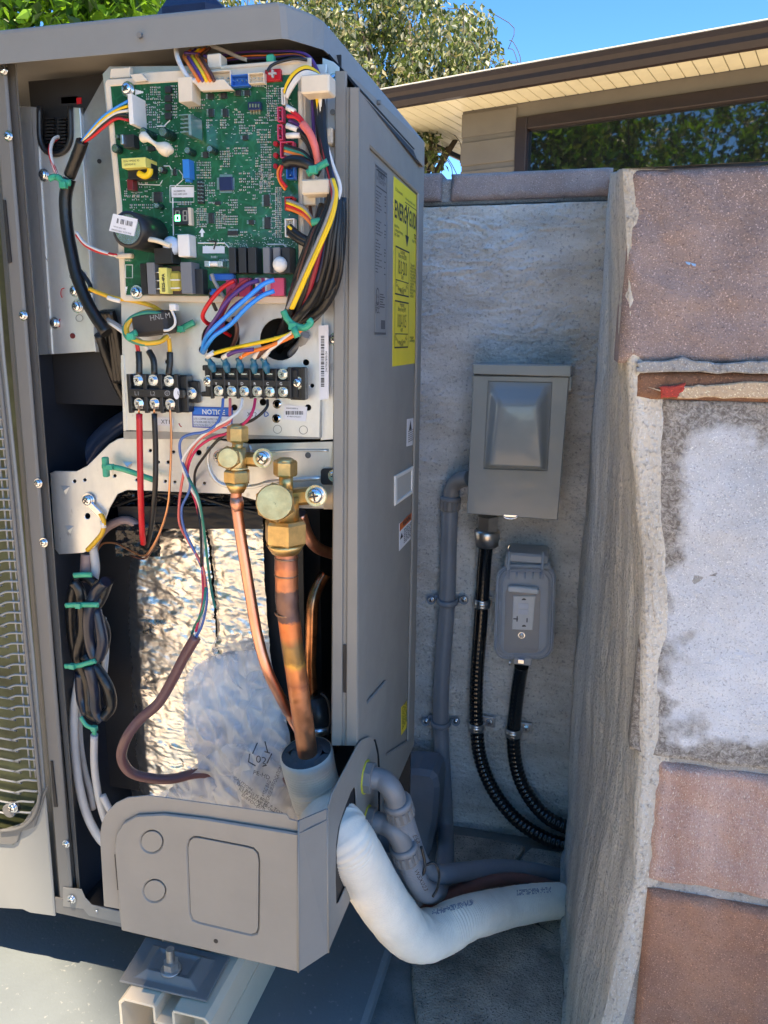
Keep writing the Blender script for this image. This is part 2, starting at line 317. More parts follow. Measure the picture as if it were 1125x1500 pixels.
# ---- back wall
bw = thing('retaining_wall', 'rough grey plastered wall with mauve capping bricks behind the electrical boxes', 'wall', (0, WY, GZ))
zc = pY(760, 291, WY).z
def trowel(u, v):
    P_ = V((u*26, v*60, 3)); q = abs(noise.noise(P_+V((noise.noise(P_*.5), noise.noise(P_*.4)*2, 0))*1.2)); r_ = noise.noise(V((u*150, v*330, 8)))
    k_ = .55+.9*max(0, noise.noise(V((u*6, v*7, 1)))+.25)+.5*max(0, (v-.75)/.3)
    return (.0042*q+.0015*r_+.0007*noise.noise(V((u*420, v*600, 2))))*k_+.004*max(0, (v-.93)/.14)
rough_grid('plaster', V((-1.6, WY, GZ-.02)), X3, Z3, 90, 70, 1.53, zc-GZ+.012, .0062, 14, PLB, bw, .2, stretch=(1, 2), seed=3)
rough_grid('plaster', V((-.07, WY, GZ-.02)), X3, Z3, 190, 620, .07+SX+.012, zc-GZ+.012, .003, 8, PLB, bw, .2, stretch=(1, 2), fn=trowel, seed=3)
x_ = SX-.002; zt = pY(760, 248, WY).z
for i, (xa, xb) in enumerate([(pY(660, 270, WY).x, pY(897, 270, WY).x)]+[(pY(648, 270, WY).x-.21-.236*k-.012*k, pY(646, 270, WY).x-.236*k-.012*k) for k in range(5)]):
    if i > 0: xa = xb-.224
    block(bw, xa, zc+.001, xb, zt+U(-.002, .002), WY-.001+U(-.002, .001), .19, BLK_A, .0016, .005, 'capping_brick', seed=i*7)
mo = MB(); mo.box((-1.6, WY+.012, zc-.003), (SX+.01, WY+.18, zt-.006), .004)
mo.build('mortar', MORT, bw)
# ---- side wall (face towards the unit, and the end blocks that face the camera)
sw = thing('side_wall', 'retaining wall of mauve and red blocks with a plastered flank on the right', 'wall', (SX, .25, GZ))
EY = 0.0
pn = [(912, 245), (914, 300), (921, 420), (929, 540), (938, 700), (945, 900), (948, 1040), (946, 1120), (940, 1200), (930, 1290), (915, 1350), (905, 1400), (880, 1500), (850, 1640), (800, 1880)]
pnw = [pY(a, b, EY) for a, b in pn]; nz = [p.z for p in pnw][::-1]; nx = [p.x for p in pnw][::-1]
vs, fs = [], []; NU, NV = 110, 360; ztopB = pY(905, 256, WY).z; ztopF = pY(912, 247, EY).z
for j in range(NV+1):
    for i in range(NU+1):
        u = i/NU; s_ = u; zt_ = ztopF+(ztopB-ztopF)*s_
        z = GZ-.02+(zt_-GZ+.02)*j/NV; zz = min(z, ztopF)
        xn = float(np.interp(zz, nz, nx)); y = EY+(WY-EY+.02)*u
        x = xn+(SX-xn)*min(1, (u*1.25))**.55
        x += noise.fractal(V((y*7, z*2.6, 5)), .7, 2.3, 6)*.0085*(1 if 0 < i else .2)
        if z < GZ+.03: x -= .004
        vs.append((x, y, z))
fs = [(j*(NU+1)+i, (j+1)*(NU+1)+i, (j+1)*(NU+1)+i+1, j*(NU+1)+i+1) for j in range(NV) for i in range(NU)]
b = len(vs)
for j in range(NV+1): p = vs[j*(NU+1)]; vs.append((p[0]+.05, p[1]+.012, p[2]))
fs += [(b+j, b+j+1, (j+1)*(NU+1), j*(NU+1)) for j in range(NV)]
c = len(vs)
for i in range(NU+1): p = vs[NV*(NU+1)+i]; vs.append((SX+.13, p[1], p[2]+.001))
fs += [(NV*(NU+1)+i, c+i, c+i+1, NV*(NU+1)+i+1) for i in range(NU)]
me = bpy.data.meshes.new('plaster'); me.from_pydata(vs, [], fs); me.polygons.foreach_set('use_smooth', [True]*len(fs)); me.update()
finish('plaster', me, PLS, sw)
core = MB(); core.box((SX+.06, .005, GZ), (1.6, WY+.03, ztopF-.012)); core.box((SX+.1, .1, ztopF-.02), (1.6, WY+.1, ztopF-.004)); core.build('core', MORT, sw)
XR = 1.35
def bx(px, py): p = pY(px, py, EY); return p.x, p.z
def row(lx, top, bot, m_, ws, amp=.0036, yf=EY, names='block', ms=None, r=.006):
    x0 = bx(lx, (top+bot)/2)[0]; z1 = pY(lx+60, top, EY).z; z0 = pY(lx+60, bot, EY).z
    for k, w_ in enumerate(ws): block(sw, x0, z0, x0+w_-.008, z1, yf+U(-.001, .001), .12, (ms or [m_]*9)[k], amp, r, names, seed=k*3+top); x0 += w_
    return z0, z1
row(916, 246, 533, BLK_A, (.36, .4, .4), ms=[BLK_A]*3)
row(930, 545, 586, BRK, (.012+.2, .23, .23, .23), .0018, names='brick', yf=EY-.001, r=.004)
row(955, 1124, 1302, BLK_C, (.3, .32, .32), yf=EY-.002, ms=[BLK_C, BLK_B, BLK_A])
row(936, 1311, 1560, BLK_B, (.36, .36, .36), yf=EY-.004)
row(900, 1568, 1830, BLK_B, (.36, .36, .36), yf=EY-.004)
# red and cream paint left on the brown brick
def patchface(name, px, m_, yf, th=.003): fplate(name, [fpx(px, yf)], yf, th, m_, sw, .001)
jag = lambda pts, j=2: [(a+U(-j, j), b_+U(-j, j)) for i in range(len(pts)) for a, b_ in [(pts[i][0]*(1-t)+pts[(i+1) % len(pts)][0]*t, pts[i][1]*(1-t)+pts[(i+1) % len(pts)][1]*t) for t in (0, .2, .4, .6, .8)]]
patchface('paint_patch', jag([(1000, 566), (1040, 563), (1125, 559), (1180, 556), (1180, 583), (1060, 583), (992, 583), (985, 575)], 1.6), PAINTED, EY-.0045)
patchface('paint_patch', jag([(966, 566), (1005, 562), (1003, 571), (992, 582), (968, 582)], 1.6), REDP, EY-.0052)
# mortar ledge over the brick, lime patch below it
patchface('mortar_joint', jag([(935, 531), (1000, 524), (1060, 533), (1125, 529), (1250, 530), (1250, 547), (1125, 546), (1000, 546), (932, 547)], 2.2), MORT, EY-.006, .012)
pz0 = pY(1040, 1118, EY).z; pz1 = pY(1040, 588, EY).z; px0 = bx(946, 850)[0]-.001
def pf(u, v): return -.006*max(0, 1-u/.03)**2
M_ = PATCH; n, L, p = N(M_); tc = n.new('ShaderNodeTexCoord'); sp = n.new('ShaderNodeSeparateXYZ'); L.new(tc.outputs['Object'], sp.inputs[0])
# dark grimy border round the pale patch (dirt with its own shape)
nz_ = n.new('ShaderNodeTexNoise'); nz_.inputs['Scale'].default_value = 30; nz_.inputs['Detail'].default_value = 8; L.new(tc.outputs['Object'], nz_.inputs[0])
def mth(op, a, b_, cl=False):
    q = n.new('ShaderNodeMath'); q.operation = op; q.use_clamp = cl
    for i, x in enumerate((a, b_)):
        if isinstance(x, (int, float)): q.inputs[i].default_value = x
        else: L.new(x, q.inputs[i])
    return q.outputs[0]
orgx = SX
wob = mth('MULTIPLY', mth('SUBTRACT', nz_.outputs[0], .5), .1)
XB = bx(985, 850)[0]-SX
dx = mth('ADD', mth('SUBTRACT', sp.outputs[0], XB), wob)
dz = mth('ADD', mth('SUBTRACT', sp.outputs[2], pz0-GZ+.028), wob)
dt = mth('ADD', mth('SUBTRACT', pz1-GZ-.022, sp.outputs[2]), wob)
mm = mth('MINIMUM', mth('MINIMUM', dx, dz), dt); fac = mth('MULTIPLY', mth('ADD', mm, .008), 60, True)
src = p.inputs['Base Color'].links[0].from_socket; mx = n.new('ShaderNodeMix'); mx.data_type = 'RGBA'; L.new(fac, mx.inputs[0]); L.new(src, mx.inputs[7])
gr = n.new('ShaderNodeTexNoise'); gr.inputs['Scale'].default_value = 210; gr.inputs['Detail'].default_value = 9; gr.inputs['Roughness'].default_value = .75; gr.inputs['Distortion'].default_value = 1.2; L.new(tc.outputs['Object'], gr.inputs[0])
cr_ = n.new('ShaderNodeValToRGB'); cr_.color_ramp.elements[0].position = .42; cr_.color_ramp.elements[0].color = (.17, .15, .135, 1); cr_.color_ramp.elements[1].position = .62; cr_.color_ramp.elements[1].color = (.5, .47, .44, 1); L.new(gr.outputs[0], cr_.inputs[0]); L.new(cr_.outputs[0], mx.inputs[6]); L.new(mx.outputs[2], p.inputs['Base Color'])
rough_grid('lime_patch', V((px0, EY+.002, pz0)), X3, Z3, 120, 90, 1.0, pz1-pz0, .004, 9, PATCH, sw, .1, fn=pf, seed=9)
for a, b_, sc_ in ((1004, 383, 5), (1012, 385, 4)):
    q = MB(); p_ = pY(a, b_, EY-.003); q.quad(p_, p_+V((.004, 0, -.001)), p_+V((.0035, -.001, -.003)), p_+V((.001, -.001, -.002))); q.build('paint_fleck', mat('blue_fleck', (.3, .5, .7), .5), sw)
# ---- small dry leaf
lf = MB(); P0 = pZ(775, 1352, GZ+.014)
out = [(-.022, .0), (-.012, .008), (-.008, .003), (0, .012), (.006, .006), (.02, .01), (.013, 0), (.018, -.008), (.004, -.005), (-.004, -.012), (-.009, -.004)]
lf.add([P0+V((0, 0, .004))]+[P0+V((a, b_, U(0, .008))) for a, b_ in out], [(0, i+1, (i+1) % len(out)+1) for i in range(len(out))]); lf.ring([P0+V((.018, -.006, .002)), P0+V((.034, -.012, .001))], .0007, 5)
lf.build('dry_leaf', mat('dry_leaf', (.12, .085, .06), .8), None, label='small curled brown leaf on the paving below the white insulated pipe', cat='leaf', at=P0)
# ================================================================ HOUSE
hv = AX*0; dcam = np.array([-1370-562.5, 475-750, FOC]); hd = np.array([dcam@AX, dcam@AY, 0]); hd = _n(hd); HD = V(hd)           # along the wall, to the left / away
HN = V((-hd[1], hd[0], 0)); HN = HN if HN.dot(V(CAM)-pT(900, 200, 5)) > 0 else -HN      # out of the wall, to the camera
HP = pT(900, 130, 5.2)
def hray(px, py, off):                                    # pixel -> plane parallel to the house wall, off metres in front of it
    r = V(ray(px, py)); o = HP+HN*off; t = (o-V(CAM)).dot(HN)/r.dot(HN); return V(CAM)+r*t
house = thing('house', 'low house with brown gutter, cream soffit boards and a wide dark window above the wall', 'house', (HP.x, HP.y, .06))
zs = HP.z; fas = None
q = pZ(900, 98, zs); off = (q-HP).dot(HN); print('eave overhang', off, 'zs', zs)
cor = pZ(678, 164, zs); corw = HP+HD*((cor-HP).dot(HD))            # wall corner
s_cor = (cor-HP).dot(HD)
def HPt(s, o, z): return V((HP.x, HP.y, 0))+HD*s+HN*o+Z3*z
HW = mat('house_wall', (.15, .13, .105), .8, 0, .08, 3, .3, 60); TRIM = mat('brown_trim', (.02, .0095, .0075), .42, 0, .15, 20); SOF = mat('cream_soffit', (.78, .7, .48), .5, 0, .05, 6)
ROOF = mat('roof_shingle', (.3, .28, .25), .9, 0, .3, 30, .6, 60)
SR = s_cor-9
def hb(mb, s0, s1, o0, o1, z0, z1, c=0, mi=0): return mb.hbox(HPt((s0+s1)/2, (o0+o1)/2, (z0+z1)/2), HD, HN, Z3, abs(s1-s0)/2, abs(o1-o0)/2, abs(z1-z0)/2, c, mi)
# window position
wl = hray(758, 172, 0); sL = (wl-HP).dot(HD); zwt = hray(900, 153, 0).z; sR = sL-4.2; zwb = -.15
mb = MB(); hb(mb, sL, s_cor, 0, -.18, .06, zs); mb.build('wall', HW, house)
mb = MB(); hb(mb, sR, sL, 0, -.18, zwt, zs); mb.build('wall', HW, house); mb = MB(); hb(mb, sR, sL, 0, -.18, -.3, zwb); mb.build('wall', HW, house)
mb = MB(); hb(mb, SR, sR, 0, -.18, .06, zs); mb.build('wall', HW, house)
mb = MB(); hb(mb, s_cor-.18, s_cor, -.181, -5, .06, zs); mb.build('wall', HW, house)
for k in range(5): mb = MB(); hb(mb, sL+.003, s_cor+.003, .001, .012+.004*(k % 2), zs-.18-k*.2, zs-.02-k*.2, .003); mb.build('siding_board', HW, house)
fw = .085
wf = MB(); hb(wf, sL, sL-fw, .03, -.1, zwb, zwt, .006); hb(wf, sR, sR+fw, .03, -.1, zwb, zwt, .006); hb(wf, sL-fw, sR+fw, .028, -.1, zwt-fw, zwt, .006); hb(wf, sL-fw, sR+fw, .028, -.1, zwb, zwb+.06, .006)
win = wf.build('window', TRIM, house)
gl = MB(); hb(gl, sL-fw, sR+fw, -.03, -.036, zwb+.06, zwt-fw); gl.build('pane', mat('window_glass', (.008, .009, .01), .015, 0, spec=1.0, coat=1), win)
# soffit planks with grooves
ov = off; leftover = .62
s = s_cor+leftover; pl0 = None; k = 0
while s > s_cor-6.0:
    m_ = MB(); o1 = -.0 if s < s_cor+.01 else -3.2
    hb(m_, s-.088, s-.005, .004 if o1 == 0 else o1, ov-.02, zs, zs+.012, .003)
    m_.build('soffit_board', SOF, house); s -= .088; k += 1
mb = MB(); hb(mb, s_cor+leftover, SR, ov-.02, -3.2, zs+.013, zs+.03); mb.build('roof_deck', TRIM, house)
zf0, zf1 = zs-.02, zs+.2
zg = hray(900, 64, off+.11).z-.035; print('fascia top', zg, zs)
mb = MB(); hb(mb, s_cor+leftover+.02, SR, ov-.018, ov+.008, zs-.012, zg-.01, .004); mb.build('fascia', TRIM, house)
mb = MB(); hb(mb, s_cor+leftover+.022, s_cor+leftover+.05, ov+.009, -3.4, zs-.03, zg-.02, .004); mb.build('fascia', TRIM, house)
# gutter: a real K-profile along the eave
prof = [(.012, 0), (.06, 0), (.085, .03), (.088, .055), (.11, .075), (.118, .1), (.108, .104), (.1, .08), (.078, .06), (.074, .035), (.055, .01), (.02, .01)]
zb_ = zg-.1; vs = []; 
for s in (s_cor+leftover+.06, SR):
    for a, c_ in prof: vs.append(HPt(s, ov+a, zb_+c_*1.05))
k = len(prof); gt = MB(); gt.add(vs, [(i, (i+1) % k, k+(i+1) % k, k+i) for i in range(k)]+[list(range(k))]); gt.build('gutter', TRIM, house)
mb = MB(); hb(mb, s_cor+leftover+.05, SR, ov+.03, ov+.112, zb_+.112, zb_+.122, .003); mb.build('lit_drip_edge', mat('lit_drip_edge', (.62, .58, .5), .4, 0, .2, 5), house)  # pale colour paints the sunlit line along the gutter top
rf = MB(); a, b_, c_, d = HPt(s_cor+leftover+.06, ov+.07, zb_+.13), HPt(SR, ov+.07, zb_+.13), HPt(SR, -3, zb_+.55), HPt(s_cor+leftover+.06, -3, zb_+.55)
rf.add([a, b_, c_, d]+[q-Z3*.02 for q in (a, b_, c_, d)], [(0, 1, 2, 3), (4, 5, 6, 7), (0, 1, 5, 4), (1, 2, 6, 5), (2, 3, 7, 6), (3, 0, 4, 7)]); rf.build('roof', ROOF, house)
# ================================================================ TREES
def leaves(name, blobs, nl, size, mats, parent, aspect=.45, droop=0, seedv=1, **kw):
    # leaf-shaped folded quads scattered in lumpy clusters
    rs = np.random.RandomState(seedv); vs, fs, mi = [], [], []
    W_ = np.array([b[3]**2*b[4] for b in blobs]); W_ = W_/W_.sum()
    for k in range(nl):
        b = blobs[rs.choice(len(blobs), p=W_)]; d = rs.normal(size=3); d /= np.linalg.norm(d); r = b[3]*rs.uniform(.35, 1)**.5
        c = np.array(b[:3])+d*r*np.array([1, 1, .8]); L_ = size*rs.uniform(.6, 1.25)
        a = rs.normal(size=3); a[2] -= droop; a /= np.linalg.norm(a); n_ = rs.normal(size=3)+np.array([0, 0, .8]); s_ = np.cross(a, n_); s_ /= np.linalg.norm(s_)+1e-9; n_ = np.cross(s_, a)
        i = len(vs); vs += [c, c+a*L_*.45+s_*L_*aspect*.5+n_*L_*.08, c+a*L_, c+a*L_*.45-s_*L_*aspect*.5+n_*L_*.08]
        fs += [(i, i+1, i+2), (i, i+2, i+3)]; m_ = rs.choice(len(mats), p=None); mi += [m_, m_]
    me = bpy.data.meshes.new(name); me.from_pydata([tuple(v) for v in vs], [], fs); me.polygons.foreach_set('material_index', mi); me.update()
    return finish(name, me, mats, parent, **kw)
def leafm(name, c, rgh=.45):
    M = mat(name, c, rgh, 0, .25, 3); n, L, p = N(M); tr = n.new('ShaderNodeBsdfTranslucent'); ad = n.new('ShaderNodeMixShader'); ad.inputs[0].default_value = .35
    tr.inputs[0].default_value = (min(1, c[0]*1.6), min(1, c[1]*1.7), c[2], 1); L.new(p.outputs[0], ad.inputs[1]); L.new(tr.outputs[0], ad.inputs[2]); L.new(ad.outputs[0], n['Material Output'].inputs[0]); return M
LB = [leafm('leaf_bright', (.17, .34, .03)), leafm('leaf_mid', (.08, .2, .02)), leafm('leaf_dark', (.03, .09, .015))]
LO = [leafm('leaf_olive', (.12, .16, .04)), leafm('leaf_olive_dark', (.05, .075, .025)), leafm('leaf_silver', (.42, .42, .33)), leafm('leaf_straw', (.3, .26, .14))]
BARK = mat('bark', (.1, .075, .055), .9, 0, .3, 20, .8, 40)
def limbs(parent, base, tips, r0, name='trunk', mid=None):
    mb = MB()
    for t_ in tips:
        a, b_ = V(base), V(t_); mid_ = a.lerp(b_, .5)+V((U(-.1, .1), U(-.1, .1), U(0, .15)))*(b_-a).length
        mb.tube([a, a.lerp(mid_, .5), mid_, b_], [r0*(1-.85*i/18) for i in range(19)], 7, 6)
    mb.build(name, BARK, parent)
# bright shrub behind the unit, top left
def P3(px, py, t): return tuple(pT(px, py, t))
sh = thing('shrub', 'bright green broad-leaved shrub behind the left end of the unit', 'shrub', (pT(90, 0, 1.9).x, pT(90, 0, 1.9).y, .06))
bl = [(*P3(x, y, t), r, 1) for x, y, t, r in [(-60, 20, 1.8, .16), (20, 10, 1.8, .15), (90, -25, 1.85, .16), (150, 0, 1.9, .13), (215, -35, 1.9, .14), (120, -90, 2, .2), (0, -90, 2, .2), (-120, -40, 2, .2), (200, -110, 2.1, .2), (60, 45, 1.9, .15), (170, 40, 2, .14)]]
leaves('crown', bl, 4200, .05, LB, sh, .5, .3, 4); bt = V((pT(90, 0, 1.9).x, pT(90, 0, 1.9).y, .06)); limbs(sh, bt, [V(b_[:3]) for b_ in bl], .012, 'stem')
# weeping small-leaved tree
tb = pT(520, 330, 6.5); tr = thing('weeping_tree', 'small-leaved silvery green tree with drooping twigs behind the roof corner', 'tree', (tb.x, tb.y, .06))
spec = [(430, -20, .5), (470, 60, .55), (520, 10, .6), (560, 90, .5), (600, 30, .5), (640, 100, .4), (600, 130, .42), (500, 130, .5), (560, 170, .4), (660, 50, .35), (690, 90, .22), (720, 70, .12), (735, 100, .12), (690, 40, .3), (650, 150, .35), (670, 120, .3), (550, -60, .6), (620, -30, .4), (590, 220, .3), (630, 215, .16), (400, -60, .5), (350, -80, .5), (470, 200, .5), (250, -60, .5), (300, -20, .4), (625, 190, .14), (705, 118, .12), (600, 260, .3), (650, 240, .05), (640, 225, .1)]
bl = [(*P3(x, y, U(6.2, 7.2)), r*U(.6, .95), .8) for x, y, r in spec for _ in range(2)]
leaves('crown', bl, 30000, .06, [LO[0], LO[1], LO[1], LO[0], LO[2], LO[3]], tr, .5, 1.3, 8)
limbs(tr, tuple(tb)[:2]+(.06,), [V(b_[:3]) for b_ in bl[:30:2]], .06)
tw_ = MB()
for i in range(60):
    b_ = bl[random.randrange(len(bl))]; a = V(b_[:3])+V((U(-.2, .3), U(-.2, .2), U(-.1, .2))); tw_.tube([a, a+V((U(.02, .12), 0, -.02)), a+V((U(.08, .2), 0, -.14)), a+V((U(.1, .25), 0, -.3))], .003, 4, 3)
tw_.build('twigs', BARK, tr, kind='stuff')
# trees across the garden, behind the viewpoint: seen mirrored in the window
hit = hray(950, 200, 0); ri = V(ray(950, 200)); rf_ = ri-HN*2*ri.dot(HN)
GN = ['tall round green tree of the garden mirrored at the left of the window', 'tall olive tree of the garden mirrored in the middle of the window', 'bushy green tree of the garden mirrored at the right of the window', 'low spreading tree of the garden mirrored beside the window frame', 'dark bushy tree of the garden mirrored in the near corner of the window']
for k, (d_, off_, h_, rr) in enumerate([(12, -3.6, 5.2, 2.1), (12.5, .8, 5.6, 2.3), (12, 4.8, 6.0, 2.2), (13, -8, 4.6, 2.3), (11.5, -1.6, 4.2, 2.0)]):
    c0 = hit+V((rf_.x, rf_.y, 0)).normalized()*d_; side = V((-rf_.y, rf_.x, 0)).normalized(); c0 = c0+side*off_
    t_ = thing('garden_tree', GN[k], 'tree', (c0.x, c0.y, GZ), 'trees across the garden')
    bl = [(c0.x+U(-1, 1)*rr, c0.y+U(-1, 1)*rr, U(-.15, 1)*h_+.4, U(.3, .55)*rr, 1) for _ in range(20)]
    leaves('crown', bl, 11000, .19, LB[:2]+LO[:2], t_, .55, .3, 20+k); limbs(t_, (c0.x, c0.y, GZ), [V(b_[:3]) for b_ in bl[:6]], .1)
# shade sail added high over the corner (outside the picture): it keeps the sun off the unit and the walls
HS = 9.0
def up(P_): return P_+SUNV*((HS-P_.z)/SUNV.z)
q1, q2 = up(pY(0, 1140, -.004)), up(pY(80, 1296, -.004)); dl = (q2-q1).normalized(); pn_ = V((-dl.y, dl.x, 0)); pn_ = pn_ if pn_.dot(up(V((.5, 0, 0)))-q1) > 0 else -pn_
U_, W_ = [], []
for x in (-.45, 1.7):
    for y in (-.45, .8):
        for z in (-.83, .32): q = up(V((x, y, z)))-q1; U_.append(q.dot(dl)); W_.append(q.dot(pn_))
u0_, u1_, w1_ = min(U_)-.1, max(U_)+.1, max(W_)
cs = [q1+dl*u0_, q1+dl*u1_, q1+dl*u1_+pn_*w1_, q1+dl*u0_+pn_*w1_]
blocker = thing('shade_blocker', 'unseen shade sail stretched between four poles high above the corner', 'shade sail', tuple(sum(cs, V())/4))
q = MB(); q.add([c for c in cs]+[c-Z3*.004 for c in cs], [(0, 1, 2, 3), (7, 6, 5, 4), (0, 4, 5, 1), (1, 5, 6, 2), (2, 6, 7, 3), (3, 7, 4, 0)]); q.build('blocker_sheet', mat('blocker_sheet', (.6, .55, .45), .8), blocker)
print('blocker', cs)
# ================================================================ THE OUTDOOR UNIT
BZ = -.687; XW = .003; CZ = pX(481, 1395, XW).z
un = thing('outdoor_unit', 'grey heat pump outdoor unit with its service panel off, circuit board and brass valves showing', 'heat pump', (-.36, .14, BZ))
def strip(name, cols, y0, y1, m_, parent, th=.0012, **kw):   # folded sheet: cols = (x at y0, x at y1, depth)
    vs = []; 
    for a, b_, Y in cols:
        vs += [pY(a, y0, Y), pY(b_, y1, Y)]
    for a, b_, Y in cols: vs += [pY(a, y0, Y)+Y3*th, pY(b_, y1, Y)+Y3*th]
    k = len(cols); mb = MB(); mb.add(vs, [(2*i, 2*i+1, 2*i+3, 2*i+2) for i in range(k-1)]+[(2*k+2*i, 2*k+2*i+2, 2*k+2*i+3, 2*k+2*i+1) for i in range(k-1)]+[(0, 2*k, 2*k+1, 1), (2*k-2, 2*k-1, 4*k-1, 4*k-2)])
    return mb.build(name, m_, parent, **kw)
XL = -.76; ZT = pY(200, 20, -.014).z
# ---- top cap: hollow pressed lid
zb = [pY(200, 75, -.014).z]*7
RC, RB2 = pX(622, 205, .006), pX(621.5, 245, .006)
tl_ = [V((XL, -.0135, ZT)), pZ(408, 1.5, ZT), pZ(418, 3, ZT), pZ(458, 18, ZT), pZ(475, 29, ZT), pZ(483, 38, ZT), RC, V((XL, RC.y, RC.z))]
bo_ = [V((XL, -.0155, zb[0])), pZ(413, 56.5, zb[0]), pZ(423, 57.5, zb[0]), pZ(458, 68, zb[0]), pZ(474, 73, zb[0]), pZ(483, 81, zb[0]), RB2, V((XL, RB2.y, RB2.z))]
k = 8; ce_ = V((-.4, .12, 0))
def shr(p_, d): q_ = V((ce_.x-p_.x, ce_.y-p_.y, 0)).normalized(); return p_+q_*d
lv_ = [bo_, [p_+(q_-p_).normalized()*.001 for q_, p_ in zip(bo_, tl_)], None]
L0 = bo_; L1 = [t_.lerp(b__, .13) for t_, b__ in zip(tl_, bo_)]; L2 = [shr(t_.lerp(b__, .04), .0012) for t_, b__ in zip(tl_, bo_)]; L3 = [shr(t_, .0042) for t_ in tl_]
I0 = [shr(p_, .0016) for p_ in bo_]; I1 = [shr(p_, .002)-Z3*.0035 for p_ in tl_]
vs = L0+L1+L2+L3+I0+I1
fs = [(j*k+i, j*k+(i+1) % k, (j+1)*k+(i+1) % k, (j+1)*k+i) for j in range(3) for i in range(k)]+[(i, (i+1) % k, 4*k+(i+1) % k, 4*k+i) for i in range(k)]+[(4*k+i, 4*k+(i+1) % k, 5*k+(i+1) % k, 5*k+i) for i in range(k)]
for o_ in (3*k, 5*k): fs += [(o_, o_+1, o_+6, o_+7), (o_+1, o_+2, o_+6), (o_+2, o_+3, o_+6), (o_+3, o_+4, o_+6), (o_+4, o_+5, o_+6)]
mb = MB(); mb.add(vs, fs); cap = mb.build('top_cap', PAINT, un)
ZS = .2065; mb = MB(); q0, q1, q2, q3 = V((.0008, .001, ZS)), V((.0008, RB2.y+.02, ZS)), RB2+V((-.002, .0, .002)), bo_[5]+V((-.002, 0, .003))
mb.add([q0, q1, q2, q3]+[p_-Z3*.0015-X3*.001 for p_ in (q0, q1, q2, q3)], [(0, 1, 2, 3), (7, 6, 5, 4), (0, 4, 5, 1), (1, 5, 6, 2), (2, 6, 7, 3), (3, 7, 4, 0)]); mb.build('shoulder_shadow', INNER, un)  # strip coloured dark to paint the shadow gap under the cap
scap = mat('painted_screw', (.2, .19, .18), .5)
mb = MB(); p = pY(204, 51, -.0158); mb.cyl(p+Y3*.002, p-Y3*.0008, .0024, 14, ch=.0004); mb.build('cap_screw', scap, cap)
mb = MB(); p = pX(557, 150, -.0145); mb.cyl(p-X3*.003, p+X3*.0006, .0024, 12); mb.build('cap_screw', scap, cap)
# ---- body shell
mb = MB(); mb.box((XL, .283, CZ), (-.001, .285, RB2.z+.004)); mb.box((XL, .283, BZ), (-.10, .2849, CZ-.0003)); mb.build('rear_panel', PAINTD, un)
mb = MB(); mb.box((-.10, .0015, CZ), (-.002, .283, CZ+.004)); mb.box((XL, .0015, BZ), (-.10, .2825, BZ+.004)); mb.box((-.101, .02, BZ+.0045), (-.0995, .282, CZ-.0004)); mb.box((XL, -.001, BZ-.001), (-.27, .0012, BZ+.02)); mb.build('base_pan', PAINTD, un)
mb = MB(); mb.box((-.362, .012, BZ+.005), (-.3605, .282, ZS)); mb.build('partition_panel', mat('partition_navy', (.03, .036, .05), .35, .2), un)
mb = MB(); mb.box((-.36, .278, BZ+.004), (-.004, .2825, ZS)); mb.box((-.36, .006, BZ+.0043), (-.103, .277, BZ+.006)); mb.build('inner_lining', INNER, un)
# right corner post with its folds
strip('corner_post', [(491, 485, .006), (492, 486.5, -.001), (505, 500, -.001), (508, 502, .002)], 104, 1092, PAINT, un); strip('corner_post', [(508, 502, .002), (511, 505.5, .002), (513, 508, -.0006), (525.5, 522, -.0006), (526.5, 524.5, .0022)], 128, 1092, PAINT, un)
mb = MB(); q = pY(506, 985, .0012)
mb.box((q.x-.0022, .0005, pY(506, 1015, 0).z), (q.x+.0022, .0017, pY(506, 945, 0).z)); mb.build('post_slot', INNER, un)
# side panel with long pressed recess
zt_ = ZS+.0005
rec = spx([(542, 214), (613.5, 284), (611, 520), (598, 1085), (566, 1106), (567, 996), (538, 1030)], 0)
out = [(0.001, CZ), (.284, CZ), (.284, zt_), (.001, zt_)]
splate('side_panel', [out, rec], 0, .0035, PAINT, un, .0014)
rs = splate('side_recess', [[(min(p[0] for p in rec)-.004, min(p[1] for p in rec)-.004), (max(p[0] for p in rec)+.004, min(p[1] for p in rec)-.004), (max(p[0] for p in rec)+.004, max(p[1] for p in rec)+.004), (min(p[0] for p in rec)-.004, max(p[1] for p in rec)+.004)]], -.0034, .001, PAINT, un)
RXX = -.0031
# --- labels on the side
def slabel(name, px, m_, x=RXX, th=.0003): return splate(name, [spx(px, x)], x, th, m_, un)
def sprint(par, s, px, py, hpx, sx=1, m_=INK, x=RXX+.0002, align='LEFT', bold=0):
    k = (pX(px, py, x)-pX(px, py+10, x)).length/10
    return textmesh(s, hpx*k/.7, pX(px, py, x), Y3, Z3, sx, align, bold)
YL = mat('energy_yellow', (.88, .68, .03), .45, 0, .04, 30)
el = slabel('energy_label', [(577, 258), (615, 290), (612, 531.5), (575, 537)], YL)
T = []
xx = RXX+.0002; eo = pX(577, 258, xx); ee = pX(615, 290, xx); Wd = ee.y-eo.y; Ht = eo.z-pX(575, 537, xx).z
def et(s, u, v, h, sx=1, align='LEFT', bold=0): T.append((0, textmesh(s, h/.72, V((xx, eo.y+u*Wd, eo.z-v*Ht)), Y3, Z3, sx, align, bold)))
def rect(u0, v0, u1, v1, k=0, x=None):
    mb = MB(); mb.quad(V((x or xx, eo.y+u0*Wd, eo.z-v1*Ht)), V((x or xx, eo.y+u1*Wd, eo.z-v1*Ht)), V((x or xx, eo.y+u1*Wd, eo.z-v0*Ht)), V((x or xx, eo.y+u0*Wd, eo.z-v0*Ht))); T.append((k, mb.mesh()))
